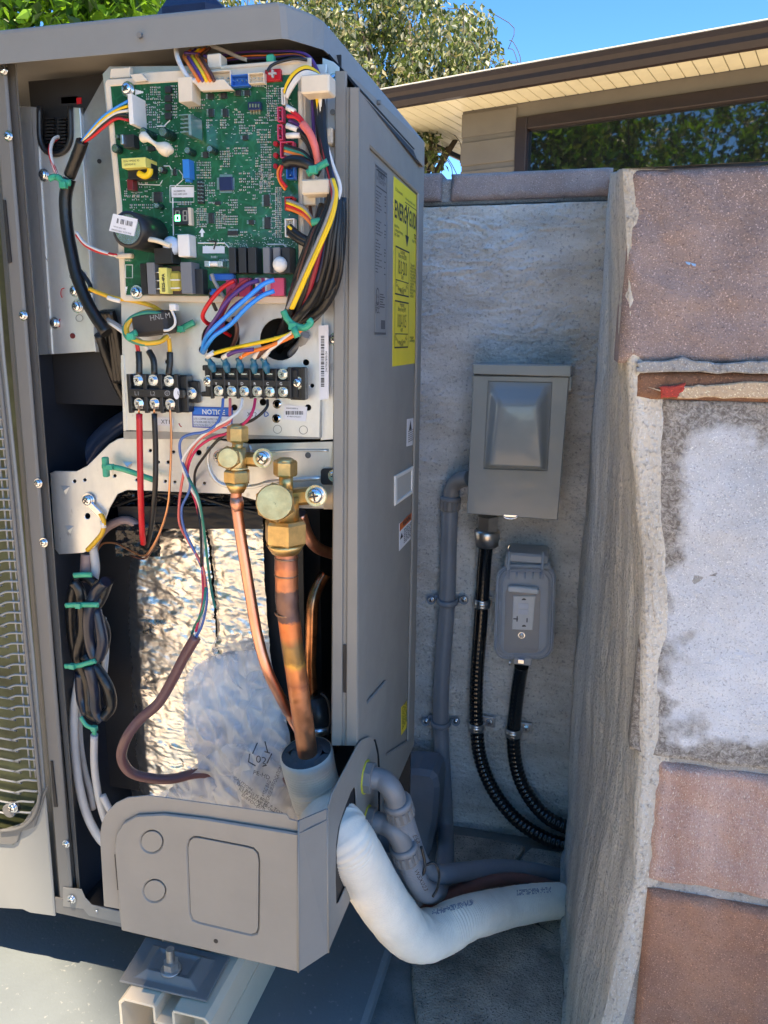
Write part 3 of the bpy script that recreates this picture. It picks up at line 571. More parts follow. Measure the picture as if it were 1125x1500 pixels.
def frame(u0, v0, u1, v1, w_=.012):
    rect(u0, v0, u1, v0+w_*.7); rect(u0, v1-w_*.7, u1, v1); rect(u0, v0, u0+w_*.6, v1); rect(u1-w_*.6, v0, u1, v1)
et('U.S. Government', .05, .065, .0035); et('Federal law prohibits removal', .42, .072, .003)
rect(.4, .085, .97, .089)
et('ENERG', .035, .2, .0175, .74, bold=.0005); et('GUIDE', .565, .2, .0175, .6, bold=.0004)
mb = MB(); ax = .5
def tri(p3):
    m_ = MB(); m_.add([V((xx, eo.y+u*Wd, eo.z-v*Ht)) for u, v in p3], [(0, 1, 2)]); T.append((0, m_.mesh()))
rect(.485, .17, .515, .27); tri([(.43, .262), (.57, .262), (.5, .325)])
m_ = MB(); m_.add([V((xx, eo.y+u*Wd, eo.z-v*Ht)) for u, v in [(.43, .098), (.465, .098), (.515, .175), (.485, .175)]], [(0, 1, 2, 3)]); m_.add([V((xx, eo.y+u*Wd, eo.z-v*Ht)) for u, v in [(.57, .098), (.535, .098), (.485, .175), (.515, .175)]], [(0, 1, 2, 3)]); T.append((0, m_.mesh()))
for i, s in enumerate(['Heat Pump', 'Cooling and Heating', 'Split System']): et(s, .04, .25+.022*i, .0034)
et('TOSOT', .78, .255, .0052, bold=.0003); et('Model TW12HQ', .7, .28, .0032)
frame(.08, .345, .6, .605); et('Cooling', .34, .375, .005, align='CENTER'); et('Efficiency Rating (SEER)', .34, .4, .0048, .62, 'CENTER'); et('18.0-20.0', .34, .488, .0155, .56, 'CENTER'); et('SEER', .34, .512, .004, align='CENTER'); rect(.1, .522, .58, .527)
et('14', .1, .545, .004); et('26', .5, .545, .004); et('Least', .1, .56, .0035); et('Most', .48, .56, .0035); et('Range of Similar', .34, .578, .0045, align='CENTER'); et('Models', .34, .594, .0045, align='CENTER')
frame(.08, .635, .6, .9); et('Heating', .34, .665, .005, align='CENTER'); et('Efficiency Rating (HSPF)', .34, .692, .0048, .62, 'CENTER'); et('10.0-10.5', .34, .783, .0155, .56, 'CENTER'); et('HSPF', .34, .807, .004, align='CENTER'); rect(.1, .817, .58, .822)
et('8.2', .1, .84, .004); et('13', .5, .84, .004); et('Least', .1, .855, .0035); et('Most', .48, .855, .0035); et('Range of Similar', .34, .873, .0045, align='CENTER'); et('Models', .34, .889, .0045, align='CENTER')
for i, s in enumerate(['This system\'s', 'efficiency ratings', 'depend on the coil', 'your contractor', 'installs with this', 'unit. The heating', 'rating varies', 'slightly in', 'different regions.', 'Ask your', 'contractor.']): et(s, .65, .42+.018*i, .0036, .85)
et('energy.gov', .66, .845, .0036); et('productinfo.energy.gov', .66, .865, .0036, .6)
finish('print', join(T), [INK], el)
# --- grey nameplate
SILV = mat('silver_nameplate', (.3, .3, .3), .35, .4)
npx = slabel('nameplate', [(549.5, 237), (567.5, 256), (567.5, 493), (550, 492.5)], SILV)
T = []; eo = pX(549.5, 237, xx); ee = pX(567.5, 256, xx); Wd = ee.y-eo.y; Ht = eo.z-pX(550, 492.5, xx).z
frame(.02, .01, .98, .99, .02); frame(.1, .03, .95, .13, .012); et('TOSOT', .5, .065, .006, 1, 'CENTER', .0004)
et('Split Air Conditioner', .5, .085, .003, 1, 'CENTER'); et('Outdoor Unit', .5, .1, .003, 1, 'CENTER')
for i in range(26):
    v = .15+.0185*i
    if i in (7, 8, 14): continue
    x_ = .08; n_ = U(.15, .5)
    while x_ < .08+n_: l_ = U(.05, .12); rect(x_, v, x_+l_, v+.007); x_ += l_+.03
    if rnd() < .6: rect(.78, v, U(.86, .92), v+.007)
for i in range(6): rect(.45, .74+.015*i, U(.7, .9), .747+.015*i)
T.append((0, flat([[(a, b_) for a, b_ in circ((eo.y+.25*Wd, eo.z-.76*Ht), .006, 20, .0085)], circ((eo.y+.25*Wd, eo.z-.76*Ht), .0048, 20, .007)], (xx+.0001, 0, 0), Y3, Z3, .00005))); T.append((0, textmesh('cULus', .005, V((xx+.0001, eo.y+.25*Wd, eo.z-.768*Ht)), Y3, Z3, 1, 'CENTER')))
et('LISTED', .25, .82, .0045, align='CENTER'); et('FCC', .25, .86, .006, align='CENTER', bold=.0002); rect(.55, .9, .9, .955)
finish('print', join(T), [INKG], npx)
# --- small white notices, handle, warning
wl_ = slabel('notice_label', [(596.5, 614), (609, 612), (608, 651), (596, 654)], PAPER)
T = []; T.append((0, sprint(un, '!', 600, 628, 9, bold=.0004)))
for i in range(6): a = pX(598, 633+3*i, xx); m_ = MB(); m_.quad(a, a+Y3*.03, a+Y3*.03+Z3*.0008, a+Z3*.0008); T.append((0, m_.mesh()))
m_ = MB(); a = pX(599, 631, xx); m_.add([a, a+Y3*.016, a+Y3*.008+Z3*.012], [(0, 1, 2)]); T.append((1, m_.mesh())); finish('print', join(T[1:]), [INK, INK], wl_)
ho = spx([(577, 697), (604.5, 682), (604, 722), (577, 741)], RXX); hi_ = spx([(580, 701), (602, 689), (601.5, 718), (580, 735)], RXX)
splate('handle_frame', [ho, hi_], RXX+.0018, .002, WHITEP, un, .0006); splate('handle_recess', [hi_], RXX+.0004, .0006, mat('handle_recess', (.45, .45, .43), .4), un)
wr = slabel('warning_label', [(585, 767), (607, 750), (606.5, 784), (585, 807)], PAPER)
T = []; eo = pX(585, 767, xx); Wd = pX(607, 750, xx).y-eo.y; Ht = eo.z-pX(585, 807, xx).z
rect(.03, .03, .97, .3, 1, xx); et('WARNING', .22, .24, .0065, 1, bold=.0004); T[-1][1].transform(Matrix.Translation((.0001, 0, 0)))
for i in range(8):
    v = .38+.07*i; x_ = .3
    while x_ < .9: l_ = U(.05, .14); rect(x_, v, min(.94, x_+l_), v+.035); x_ += l_+.03
tri([(.05, .62), (.25, .62), (.15, .42)]); finish('print', join(T), [INK, mat('orange_band', (.7, .13, .01), .5)], wr)
yw = slabel('caution_label', [(588, 1036), (602, 1021), (601, 1058), (588, 1077)], YL)
T = []; eo = pX(588, 1036, xx); Wd = pX(602, 1021, xx).y-eo.y; Ht = eo.z-pX(588, 1077, xx).z
for i in range(9):
    v = .1+.09*i; x_ = .1
    while x_ < .85: l_ = U(.06, .2); rect(x_, v, min(.92, x_+l_), v+.04); x_ += l_+.04
finish('print', join(T), [INK], yw)
# ---- left post, front panel and fan guard
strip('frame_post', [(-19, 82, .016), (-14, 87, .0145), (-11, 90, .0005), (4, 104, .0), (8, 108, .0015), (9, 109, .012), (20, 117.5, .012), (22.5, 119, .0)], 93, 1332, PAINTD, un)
GY = -.004
hole = [(-900, 60)]+[(-60, 60), (-28, 200), (0, 470), (19, 690), (42, 940), (59, 1140), (60, 1165), (54, 1190), (42, 1206), (26, 1214), (0, 1217), (-300, 1200), (-900, 1180)]
pan = [(-980, 20), (-39, 96), (0, 470), (9, 520), (28, 740), (52, 1000), (76, 1290), (80, 1343), (44, 1338), (33, 1333), (0, 1331), (-980, 1180)]
hole = [(a, b_) for a, b_ in [(-900, 100), (-60, 120), (-38, 300), (-10, 470), (14, 690), (38, 940), (57, 1140), (58, 1165), (52, 1190), (40, 1206), (24, 1214), (0, 1217), (-300, 1200), (-900, 1180)]]
pan[1:4] = [(-31, 96), (1, 470), (5, 520)]
P_ = fpx(pan, GY); H_ = fpx(hole, GY); P_ = [(max(XL, a), b_) for a, b_ in P_]; P_[0] = (XL, P_[1][1]); P_[-1] = (XL, P_[-2][1]); H_ = [(max(XL+.02, a), b_) for a, b_ in H_]
H_[0] = (XL+.02, H_[1][1]); H_[-1] = (XL+.02, H_[-2][1])
fplate('front_panel', [P_, H_], GY, .004, CREAM, un, .0014)
fplate('panel_lip', [fpx([(0, 1217), (33, 1206), (70, 1150), (50, 1212), (30, 1219), (25, 1234), (18, 1238), (0, 1237), (-60, 1235), (-60, 1216)], GY-.003)], GY-.003, .003, PAINTD, un, .001)
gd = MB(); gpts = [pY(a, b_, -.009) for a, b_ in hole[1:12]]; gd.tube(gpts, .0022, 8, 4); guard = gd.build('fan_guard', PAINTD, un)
hx = [h[0] for h in hole[1:8]]; hy = [h[1] for h in hole[1:8]]
gm = mat('guard_bar', (.3, .3, .29), .4)
y_ = 310; barme = {}
while y_ < 1200:
    xe = float(np.interp(y_, hy, hx)) if y_ < 1150 else 58-(y_-1150)*.3
    m_ = MB(); e = pY(xe, y_, -.0075); q = V((-.53, -.009, 0)); dz = .0035
    m_.tube([V((XL+.03, -.006, e.z-.006)), V((e.x-.05, -.009, e.z-.006)), V((e.x-.03, -.0095, e.z-.0055)), V((e.x-.018, -.0095, e.z-.001)), V((e.x-.006, -.009, e.z)), e], .0013, 6, 3)
    m_.build('guard_bar', gm, guard); y_ += 15.2*(1+(y_-900)/9000)
for dxx in (.004, .011):
    m_ = MB(); m_.tube([pY(float(np.interp(yy, hy, hx)), yy, -.006)-X3*dxx for yy in range(300, 1190, 60)], .0012, 6, 2); m_.build('guard_bar', gm, guard)
gmx = MB(); gmx.box((XL, .05, BZ+.01), (-.364, .054, .22)); gmx.build('coil_fins', mat('coil_seen_through', (.09, .1, .045), .6, 0, .4, 14), un)
screw(un, pY(18, 1184, -.014), .0048); m_ = MB(); q = pY(18, 1184, -.006); m_.cyl(q+Y3*.004, q-Y3*.007, .0085, 20, ch=.001); m_.build('screw_boss', PAINTD, un)
for a, b_, r_ in ((4, 102, .0036), (11, 199, .0036), (33, 462, .0038), (55, 708, .0038), (63, 795, .0038), (96, 1237, .0036)): screw(un, pY(a, b_, -.0016), r_)
for pts in ([(4, 292), (8, 293), (17, 384), (12, 386)], [(74, 1115), (77, 1115), (84, 1182), (79, 1182)]): fplate('slot', [fpx(pts, -.0008)], -.0012, .001, INNER, un)
fplate('base_lip', [fpx([(92, 1300), (119, 1303), (124, 1315), (134, 1326), (182, 1337), (182, 1354), (130, 1342), (122, 1332), (92, 1328)], -.002)], -.002, .0015, PAINT, un, .0005)
screw(un, pY(104, 1318, -.005), .0042); screw(un, pY(141, 1335, -.004), .0014, me=None)
# ---- galvanised panel behind the left post
lp = fpx([(27, 155), (57, 157), (57, 205), (64, 224), (82, 230), (99, 222), (106, 204), (105, 157), (117, 158), (140, 515), (57, 520)], .03)
fplate('galvanised_panel', [lp], .03, .0012, GALV, un, .0004)
strip('panel_flange', [(116, 139, .0298), (121, 143.5, .036)], 158, 516, GALV, un)
strip('panel_fold', [(44, 70, .0305), (46, 72, .0285), (52, 76, .0285), (54, 78, .0300)], 158, 518, GALV, un)
gr_ = MB(); gp_ = [pY(a, b_, .029) for a, b_ in [(58, 156), (58, 190), (60, 208), (67, 221), (82, 226), (96, 220), (103, 206), (104, 190), (103, 156)]]
gr_.tube(gp_, .0028, 8, 4); gr_.build('grommet', BLK, un)
rb = MB()
for i in range(9):
    for a in (66, 84): fbox(rb, a, 172+5*i, a+12, 174.5+5*i, .036, .04)
fbox(rb, 60, 162, 102, 222, .041, .05); rb.build('rubber_bush', BLK, un)
tb_ = MB(); fbox(tb_, 63, 118, 100, 170, .06, .061); sb_ = tb_.build('sensor_board', mat('pcb_small', (.012, .07, .04), .4), un)
for a, b_, r_ in ((76, 131, 9), (79, 157, 6)): m_ = MB(); q = pY(a, b_, .056); m_.ring([q+Y3*.005, q-Y3*.004, q-Y3*.004, q], [.0062*r_/9, .0062*r_/9, .0045*r_/9, .0042*r_/9], 14); m_.build('standoff', mat('grey_nylon', (.35, .34, .31), .5), sb_)
m_ = MB(); fbox(m_, 88, 140, 116, 153, .05, .06, .001); m_.build('connector', CREAMP, sb_); m_ = MB(); fbox(m_, 112, 143, 119, 152, .049, .058); m_.build('plug', RED, sb_)
for a, b_, r_ in ((63, 256, .0052), (108, 426, .005), (112, 449, .0058), (79, 473, .005)): screw(un, pY(a, b_, .027), r_*.85)
def mark(pts, Y, m_=INKR, r=.0005, par=None): q = MB(); q.tube([pY(a, b_, Y) for a, b_ in pts], r, 4, 3); q.build('pen_mark', m_, par or un)
mark([(94, 422), (90, 424), (89, 431), (91, 436)], .0288); mark([(88, 467), (86, 473), (87, 479)], .0288); mark([(66, 373), (67, 378), (70, 382)], .0288, GRY); mark([(119, 400), (123, 399), (126, 403)], .0288, BLUD)
m_ = MB(); q = pY(106, 492, .0292); m_.cyl(q+Y3*.001, q-Y3*.0002, .0028, 14); m_.build('plug_hole', mat('dark_red', (.12, .01, .012), .6), un)
for a, b_ in ((107, 404), (116, 466)): fplate('stamp_mark', [fpx(circ((a, b_), 5.5, 20), .0288), fpx(circ((a, b_), 4.7, 20), .0288)], .0289, .0003, GALVD, un)
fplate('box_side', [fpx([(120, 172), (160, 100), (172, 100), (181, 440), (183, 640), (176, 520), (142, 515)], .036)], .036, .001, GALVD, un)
m_ = MB(); q = pY(145, 236, .0352); m_.cyl(q+Y3*.001, q, .0022, 10); m_.build('plug_hole', INNER, un)
# ---- electrical box: plate with wire holes
EYY = .006
ep = [(150, 108), (160, 97), (478, 94), (468, 641), (181, 630), (177, 440), (170, 300)]
holes = [circ((323, 497), 28, 26), circ((410, 497), 29.5, 26, 31), circ((297, 512), 6), circ((448, 531), 4.5), circ((457, 565), 3), circ((451, 597), 4.5), circ((343, 597), 4.5), circ((385, 589), 5), circ((245, 530), 3.5)]
fplate('electrical_box', [fpx(ep, EYY)]+[fpx(h, EYY) for h in holes], EYY, .0012, GALV, un, .0004)
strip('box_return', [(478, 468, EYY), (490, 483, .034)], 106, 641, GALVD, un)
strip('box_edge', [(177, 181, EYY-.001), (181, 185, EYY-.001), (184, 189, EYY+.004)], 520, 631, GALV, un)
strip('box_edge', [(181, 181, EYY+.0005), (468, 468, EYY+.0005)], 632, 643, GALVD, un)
fl = fpx([(484, 97), (500, 103), (508, 110), (509, 632), (504, 639), (480, 641)], .034)
fplate('box_flange', [fl], .012, .001, GALV, un, .0003)
fplate('pressed_window', [fpx(rrect(490, 180, 508, 402, 4), .011)], .0105, .002, GALV, un, .0008)
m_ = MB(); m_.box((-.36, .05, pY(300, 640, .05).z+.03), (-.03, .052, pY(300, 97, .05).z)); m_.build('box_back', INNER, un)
for a, b_, r_ in ((489, 118, .0058), (489, 497, .0052)): screw(un, pY(a, b_, .0085), r_*.8)
for a, b_, r_ in ((487, 164, .0024),): m_ = MB(); q = pY(a, b_, .0102); m_.cyl(q+Y3*.001, q, r_, 12); m_.build('rivet', GALVD, un)
for a, b_ in ((406, 592), (405, 613)):
    m_ = MB(); q = pY(a, b_, EYY-.001); m_.ring([q+Y3*.002, q-Y3*.001, q-Y3*.001, q+Y3*.002], [.0042, .0042, .0026, .0024], 18, cap=False); m_.build('rivet_nut', STEEL, un)
for a, b_ in ((406, 629), (444, 630)): fplate('stamp_mark', [fpx(circ((a, b_), 6.5, 20), EYY-.001), fpx(circ((a, b_), 5.6, 20), EYY-.001)], EYY-.0004, .0002, GALVD, un)
# stickers on it
def flabel(name, px, Y, m_=PAPER, par=None): return fplate(name, [fpx(px, Y)], Y, .0003, m_, par or un)
bl_ = flabel('barcode_label', [(466.5, 477), (481, 476), (481.5, 584), (468, 586)], EYY-.0012)
def bars(par, x0, y0, x1, y1, Y, vertical=False, m_=INK, n_=None):
    q = MB(); t = 0
    L_ = (y1-y0) if vertical else (x1-x0)
    while t < L_-1:
        w_ = random.choice([.5, .8, 1.3, 1.8]); w_ = min(w_, L_-t)
        r_ = (x0, y0+t, x1, y0+t+w_) if vertical else (x0+t, y0, x0+t+w_, y1)
        q.quad(pY(r_[0], r_[3], Y), pY(r_[2], r_[3], Y), pY(r_[2], r_[1], Y), pY(r_[0], r_[1], Y)); t += w_+random.choice([.5, .9, 1.3])
    q.build('barcode', m_, par)
bars(bl_, 470, 492, 475, 568, EYY-.0014, True)
ftext('2W7FE67890124', 479.5, 545, 3, EYY-.0014, INK, bl_, rot=90)
wb = flabel('parts_label', [(417, 592.5), (450, 596), (448, 617), (414.5, 614)], EYY-.0008); bars(wb, 418.5, 602, 445, 607.5, EYY-.001); ftext('300002060016', 419, 599, 2.2, EYY-.001, INK, wb); ftext('3F79800107060011', 420, 611, 2, EYY-.001, INK, wb)
nb = flabel('notice_label', [(281, 595.5), (341, 597), (340, 628), (282, 626)], EYY-.0006, mat('notice_blue', (.01, .06, .35), .4))
flabel('notice_text_panel', [(283, 609), (339, 610.5), (338.5, 626), (283.5, 624.5)], EYY-.0008, PAPER, nb); flabel('notice_band', [(282.5, 596.8), (339.5, 598), (339.3, 608), (282.8, 607)], EYY-.0008, mat('notice_blue_light', (.01, .17, .62), .4), nb)
ftext('NOTICE', 296, 606.5, 7, EYY-.0010, INKW, nb, bold=.0002)
for i, s in enumerate(['USE COPPER SUPPLY WIRES', 'UTILISER DES FILS D\'ALIMEN-', 'NTATION EN CUIVRE']): ftext(s, 284, 614.6+4.6*i, 3, EYY-.0010, INK, nb, sx=.85)
for (a, b_, s) in ((230, 611, 'XT1'), (356, 600, 'XT2')):
    q = flabel('terminal_tag', [(a, b_), (a+24, b_+.8), (a+23.6, b_+13), (a, b_+12)], EYY-.0006); ftext(s, a+6, b_+9.5, 6, EYY-.0009, INK, q)
mark([(387, 603), (391, 604), (393, 608), (388, 610), (387, 604)], EYY-.0004, BLUD); mark([(262, 620), (264, 624), (266, 625)], EYY-.0004)
# ---- tray and circuit board
BY = -.008
tray_o = [(153, 122), (156, 116), (200, 113), (206, 106), (268, 102), (270, 108), (330, 98), (440, 84), (455, 84), (456, 100), (447, 104), (447, 440), (430, 445), (182, 441), (176, 436), (170, 300)]
tray_i = [(161, 126), (436, 108), (437, 434), (184, 432), (178, 300)]
tray = fplate('board_tray', [fpx(tray_o, BY-.001), fpx(tray_i, BY-.001)], BY-.001, .012, CREAMP, un, .0008)
PCB = mat('board_green', (.008, .125, .06), .25, 0, .2, 25, coat=.4)
n, L, p = N(PCB); tc = n.new('ShaderNodeTexCoord'); br = n.new('ShaderNodeTexVoronoi'); br.distance = 'MANHATTAN'; br.feature = 'DISTANCE_TO_EDGE'; br.inputs['Scale'].default_value = 90
L.new(tc.outputs['Object'], br.inputs[0]); mr = n.new('ShaderNodeMapRange'); mr.inputs[1].default_value = .05; mr.inputs[2].default_value = .09; L.new(br.outputs['Distance'], mr.inputs[0])
mx = n.new('ShaderNodeMix'); mx.data_type = 'RGBA'; mx.blend_type = 'MULTIPLY'; L.new(mr.outputs[0], mx.inputs[0]); src = p.inputs['Base Color'].links[0].from_socket; L.new(src, mx.inputs[6]); mx.inputs[7].default_value = (.62, .75, .7, 1); L.new(mx.outputs[2], p.inputs['Base Color'])
bd = fplate('circuit_board', [fpx([(160, 122), (438, 104), (438, 436), (182, 434), (176, 300)], BY)], BY, .0016, PCB, un)
def comp(name, px, h, m_, y0=None, c=.0003, mats=None, **kw):      # part standing h off the board, face seen at px
    q = MB(); fbox(q, *px, BY-h, BY if y0 is None else y0, c); return q.build(name, mats or m_, bd, **kw)
def capz(a, b_, r, h, body=None, top=None):                        # electrolytic can, top seen at (a,b)
    P_ = pY(a, b_, BY-h); R_ = r*(.684+P_.y)/FOC*1.03; m_ = MB()
    m_.ring([V((P_.x, BY, P_.z)), V((P_.x, BY-h+.0008, P_.z)), V((P_.x, BY-h, P_.z))], [R_, R_, R_*.86], 20)
    m_.ring([P_, P_-Y3*.0002], R_*.8, 18, mi=1); return m_.build('capacitor', [body or CHIP, top or STEEL], bd)
ALU = mat('aluminium', (.75, .77, .78), .3, 1)
for a in ((209, 193, 6.5, .018), (238, 193, 7, .018), (168, 217, 6.2, .008), (171, 200, 3.6, .007), (274, 220, 5, .012), (307, 218, 5, .012), (229, 301, 4.5, .01)): capz(*a, mat('can_green', (.008, .04, .035), .25))
capz(235, 248, 4.5, .008)
capz(187, 336, 27, .042, BLK)
cl = fplate('capacitor_label', [fpx([(166, 313), (202, 321), (196, 346), (160, 338)], BY-.0425)], BY-.0428, .0003, PAPER, bd)
for k_ in range(16):
    if rnd() < .8:
        u = k_/16; a, b_ = 168+u*29, 319+u*6.5; q = MB(); w_ = U(.5, 1.5); q.quad(pY(a-1, b_+7, BY-.043), pY(a-1+w_, b_+7.2, BY-.043), pY(a+w_, b_, BY-.043), pY(a, b_, BY-.043)); q.build('barcode', INKG, cl)
ftext('300003 0601 FCR PMF', 163, 337, 2.6, BY-.043, INKG, cl, rot=-13); ftext('NICHI 450V 680', 166, 332.5, 2.2, BY-.043, INKG, cl, rot=-13)
comp('relay', (260, 343, 277, 376), .014, WHITEP, c=.0008); comp('connector', (261, 112.5, 281, 149), .016, CREAMP)
q = comp('connector', (188, 137, 194.5, 182), .022, WHITEP)
comp('choke', (226, 363, 252, 386), .016, BLK); comp('choke', (206, 386, 215, 431), .012, BLK)
for px in ((215.5, 384.5, 227, 431), (265, 384, 281, 430)): comp('film_capacitor', px, .016, mat('grey_case', (.17, .18, .2), .45))
comp('transformer_core', (187, 240, 222, 262), .011, BLK); comp('transformer_core', (228, 390, 270, 431), .008, mat('core_brown', (.05, .03, .025), .5))
tl = comp('transformer', (178, 231, 213, 245.5), .02, mat('tape_yellow', (.72, .66, .18), .4)); ftext('DJ for HMSOC 9D', 181, 237.5, 2.8, BY-.0202, INK, tl, sx=.9); ftext('UJSD002HF 4J', 182, 242.5, 2.6, BY-.0202, INK, tl, sx=.9)
m_ = MB(); m_.tube([pY(a, b_, BY-.014) for a, b_ in ((203, 254), (212, 258), (219, 254), (220, 247))], .0028, 8); m_.build('coil_winding', YEL, bd)
tl = comp('transformer', (233, 392, 245, 430), .017, MATS['tape_yellow']); ftext('EE25-4PA', 241.5, 427.5, 4.6, BY-.0173, INK, tl, rot=88, bold=.00015)
m_ = MB(); fbox(m_, 248, 397, 264, 426, BY-.011, BY, .002); m_.build('coil_winding', mat('winding_gold', (.55, .45, .1), .35, .2, .2, 80), bd)
for b_ in (399, 411, 423): q = MB(); q.cyl(pY(228, b_, BY-.015), pY(236, b_, BY-.015), .0007, 8); q.build('pin', ALU, bd)
for b_ in (411, 423): q = MB(); fbox(q, 249, b_-2, 263, b_, BY-.0117, BY-.01); q.build('tape', WHITEP, bd)
comp('capacitor', (186, 262, 194.5, 278), .008, mat('film_maroon', (.16, .015, .02), .35)); comp('capacitor', (267.5, 233, 277, 261), .01, mat('film_blue', (.01, .2, .62), .35)); comp('capacitor', (271, 262, 278, 266), .006, MATS['film_blue'])
hs = MB(); fbox(hs, 276, 167, 280, 198, BY-.024, BY-.004)
for i in range(5): fbox(hs, 264 if i else 262, 167.5+6.2*i, 277, 169+6.2*i, BY-.024, BY-.001)
hs.build('heat_sink', ALU, bd)
comp('regulator', (176, 197, 180, 211), .012, ALU); comp('regulator', (180, 197, 196, 216), .009, CHIP)
for i in range(4): comp('optocoupler', (241, 126+13*i, 250, 135.5+13*i), .003, CHIP)
# 7-segment display with a lit digit
dsp = comp('display', (254, 304, 275, 329), .006, CHIP); comp('display_rim', (275, 304, 280, 330), .005, CREAMP)
SEGG = mat('led_green', (.0, .6, .2), .4, emit=(.02, 1, .3, 3.5)); SEGO = mat('led_off', (.32, .32, .28), .5)
def seg(x0, y0, x1, y1, m_): q = MB(); fbox(q, x0, y0, x1, y1, BY-.0064, BY-.006); q.build('segment', m_, dsp)
for dx_, lit in ((256.5, 1), (267.5, 0)):
    for i, (a, b_, c_, d_) in enumerate([(0, 308, 6.5, 309.4), (0, 308, 1.3, 314.5), (5.4, 308, 6.7, 314.5), (0, 315, 6.6, 316.6), (0, 316.5, 1.6, 323), (5.2, 316.5, 6.8, 323), (0, 322, 6.6, 323.8)]):
        seg(dx_+a, b_, dx_+c_, d_, SEGG if lit and i > 2 else SEGO)
# relays, glue, fuse
for x0_, x1_, m_ in ((335, 345, CHIP), (349, 360, CHIP), (363, 375, CHIP), (385, 395, MATS['grey_case']), (400, 410, MATS['grey_case']), (413, 425, CHIP)): comp('relay', (x0_, 362, x1_, 400), .014, m_, c=.0005)
gl_ = MB(); P_ = pY(408, 387, BY-.019); gl_.ring([P_+Y3*.006, P_+Y3*.003, P_, P_-Y3*.0015], [.006, .0068, .0055, .002], 14); gl_.build('glue_blob', WHITEP, bd)
gl_ = MB(); gl_.ring(cr([pY(207, 200, BY-.02), pY(216, 203, BY-.021), pY(226, 210, BY-.02), pY(236, 216, BY-.019), pY(248, 221, BY-.018), pY(251, 224, BY-.018)], 4), [.003, .0045, .0048, .004, .003, .0024, .002, .0018, .002, .0022, .003, .004, .005, .0058, .006, .0058, .005, .0042, .0035, .003, .002], 10); gl_.build('glue_blob', mat('glue_cream', (.75, .66, .52), .4), bd)
gl_ = MB(); gl_.tube([pY(a, b_, BY-.03) for a, b_ in ((209, 348), (216, 350), (228, 352), (240, 356), (250, 360))], .0022, 8); gl_.build('glue_blob', MATS['glue_cream'], bd)
gl_ = MB(); P_ = pY(250, 360, BY-.012); gl_.ring([P_+Y3*.006, P_, P_-Y3*.003, P_-Y3*.004], [.008, .0085, .006, .003], 16); gl_.build('varistor', mat('pale_blue', (.45, .55, .7), .35), bd)
gl_ = MB(); P_ = pY(209, 348, BY-.032); gl_.ring([P_+Y3*.002, P_-Y3*.001, P_], [.0036, .0036, .002], 14); gl_.build('glue_blob', MATS['glue_cream'], bd)
fz = MB(); fz.cyl(pY(302, 386.5, BY-.006), pY(324, 386.5, BY-.006), .0024, 12)
for a in (299, 318): fbox(fz, a, 382, a+8, 391, BY-.0085, BY, .0005, 1)
fz.build('fuse', [WHITEP, ALU], bd); comp('film_capacitor', (281, 394, 297, 431), .010, CHIP)
# connectors along the edges
PK = mat('connector_pink', (.6, .06, .14), .4); RD2 = mat('connector_red', (.5, .01, .02), .35); BL2 = mat('connector_blue', (.01, .13, .5), .35)
def conn(px, h, m_, n_=3, open_='D', hollow=True):
    x0, y0, x1, y1 = px; q = MB(); w_ = 1.6; fbox(q, x0, y0, x1, y1, BY-h*.45, BY, .0004)
    if hollow:
        fbox(q, x0, y0, x0+w_, y1, BY-h, BY-h*.45, .0002); fbox(q, x1-w_, y0, x1, y1, BY-h, BY-h*.45, .0002); fbox(q, x0+w_, y0, x1-w_, y0+w_, BY-h, BY-h*.45, .0002); fbox(q, x0+w_, y1-w_, x1-w_, y1, BY-h, BY-h*.45, .0002)
    o = q.build('connector', m_, bd)
    for i in range(n_):
        q = MB(); a = x0+(i+.5)*(x1-x0)/n_ if (x1-x0) > (y1-y0) else (x0+x1)/2; b__ = (y0+y1)/2 if (x1-x0) > (y1-y0) else y0+(i+.5)*(y1-y0)/n_; fbox(q, a-.7, b__-.7, a+.7, b__+.7, BY-h*.8, BY-h*.4); q.build('pin', ALU, bd)
    return o
conn((338, 109, 364, 126), .01, BL2, 4); conn((363, 106, 387, 122), .01, CREAMP, 4); conn((388, 101, 411, 118), .01, RD2, 0, hollow=False); conn((288, 104, 338, 124), .01, CREAMP, 6)
fplate('wire_gate', [fpx([(282, 118), (328, 116), (341, 131), (294, 133)], BY-.013)], BY-.013, .005, CREAMP, bd, .0004)
m_ = MB(); fbox(m_, 393, 106, 404, 108.6, BY-.0112, BY-.009); fbox(m_, 397.4, 102, 400, 113, BY-.0114, BY-.009); m_.build('cross_mark', mat('grey_mark', (.4, .4, .4), .5), bd)
for px, m_, n_ in (((406, 156, 414, 178), PK, 2), ((406, 182, 414, 205), PK, 2), ((410, 207, 430, 231), PK, 4), ((419, 240, 431, 262), BL2, 2), ((417, 288, 430, 308), RD2, 3), ((417, 320, 431, 347), WHITEP, 3), ((412, 128, 417, 153), WHITEP, 2)): conn(px, .013, m_, n_)
for px, m_ in (((331, 408, 345, 434), PK), ((350, 407, 367, 434), PK), ((373, 407, 393, 433), PK), ((396, 407, 416, 433), mat('connector_hot_pink', (.75, .1, .2), .4))): conn(px, .012, m_, 0, hollow=False)
for px in ((374, 407, 378, 432), (388, 407, 391, 428)): comp('connector_tab', px, .0135, WHITEP)
for px in ((306, 401, 342, 411), (306, 423, 322, 432)): comp('choke', px, .006, BL2, c=.001)
for b_ in (210, 227, 243): capz(403, b_, 3.6, .005, mat('led_red', (.4, .01, .02), .3), MATS['led_red'])
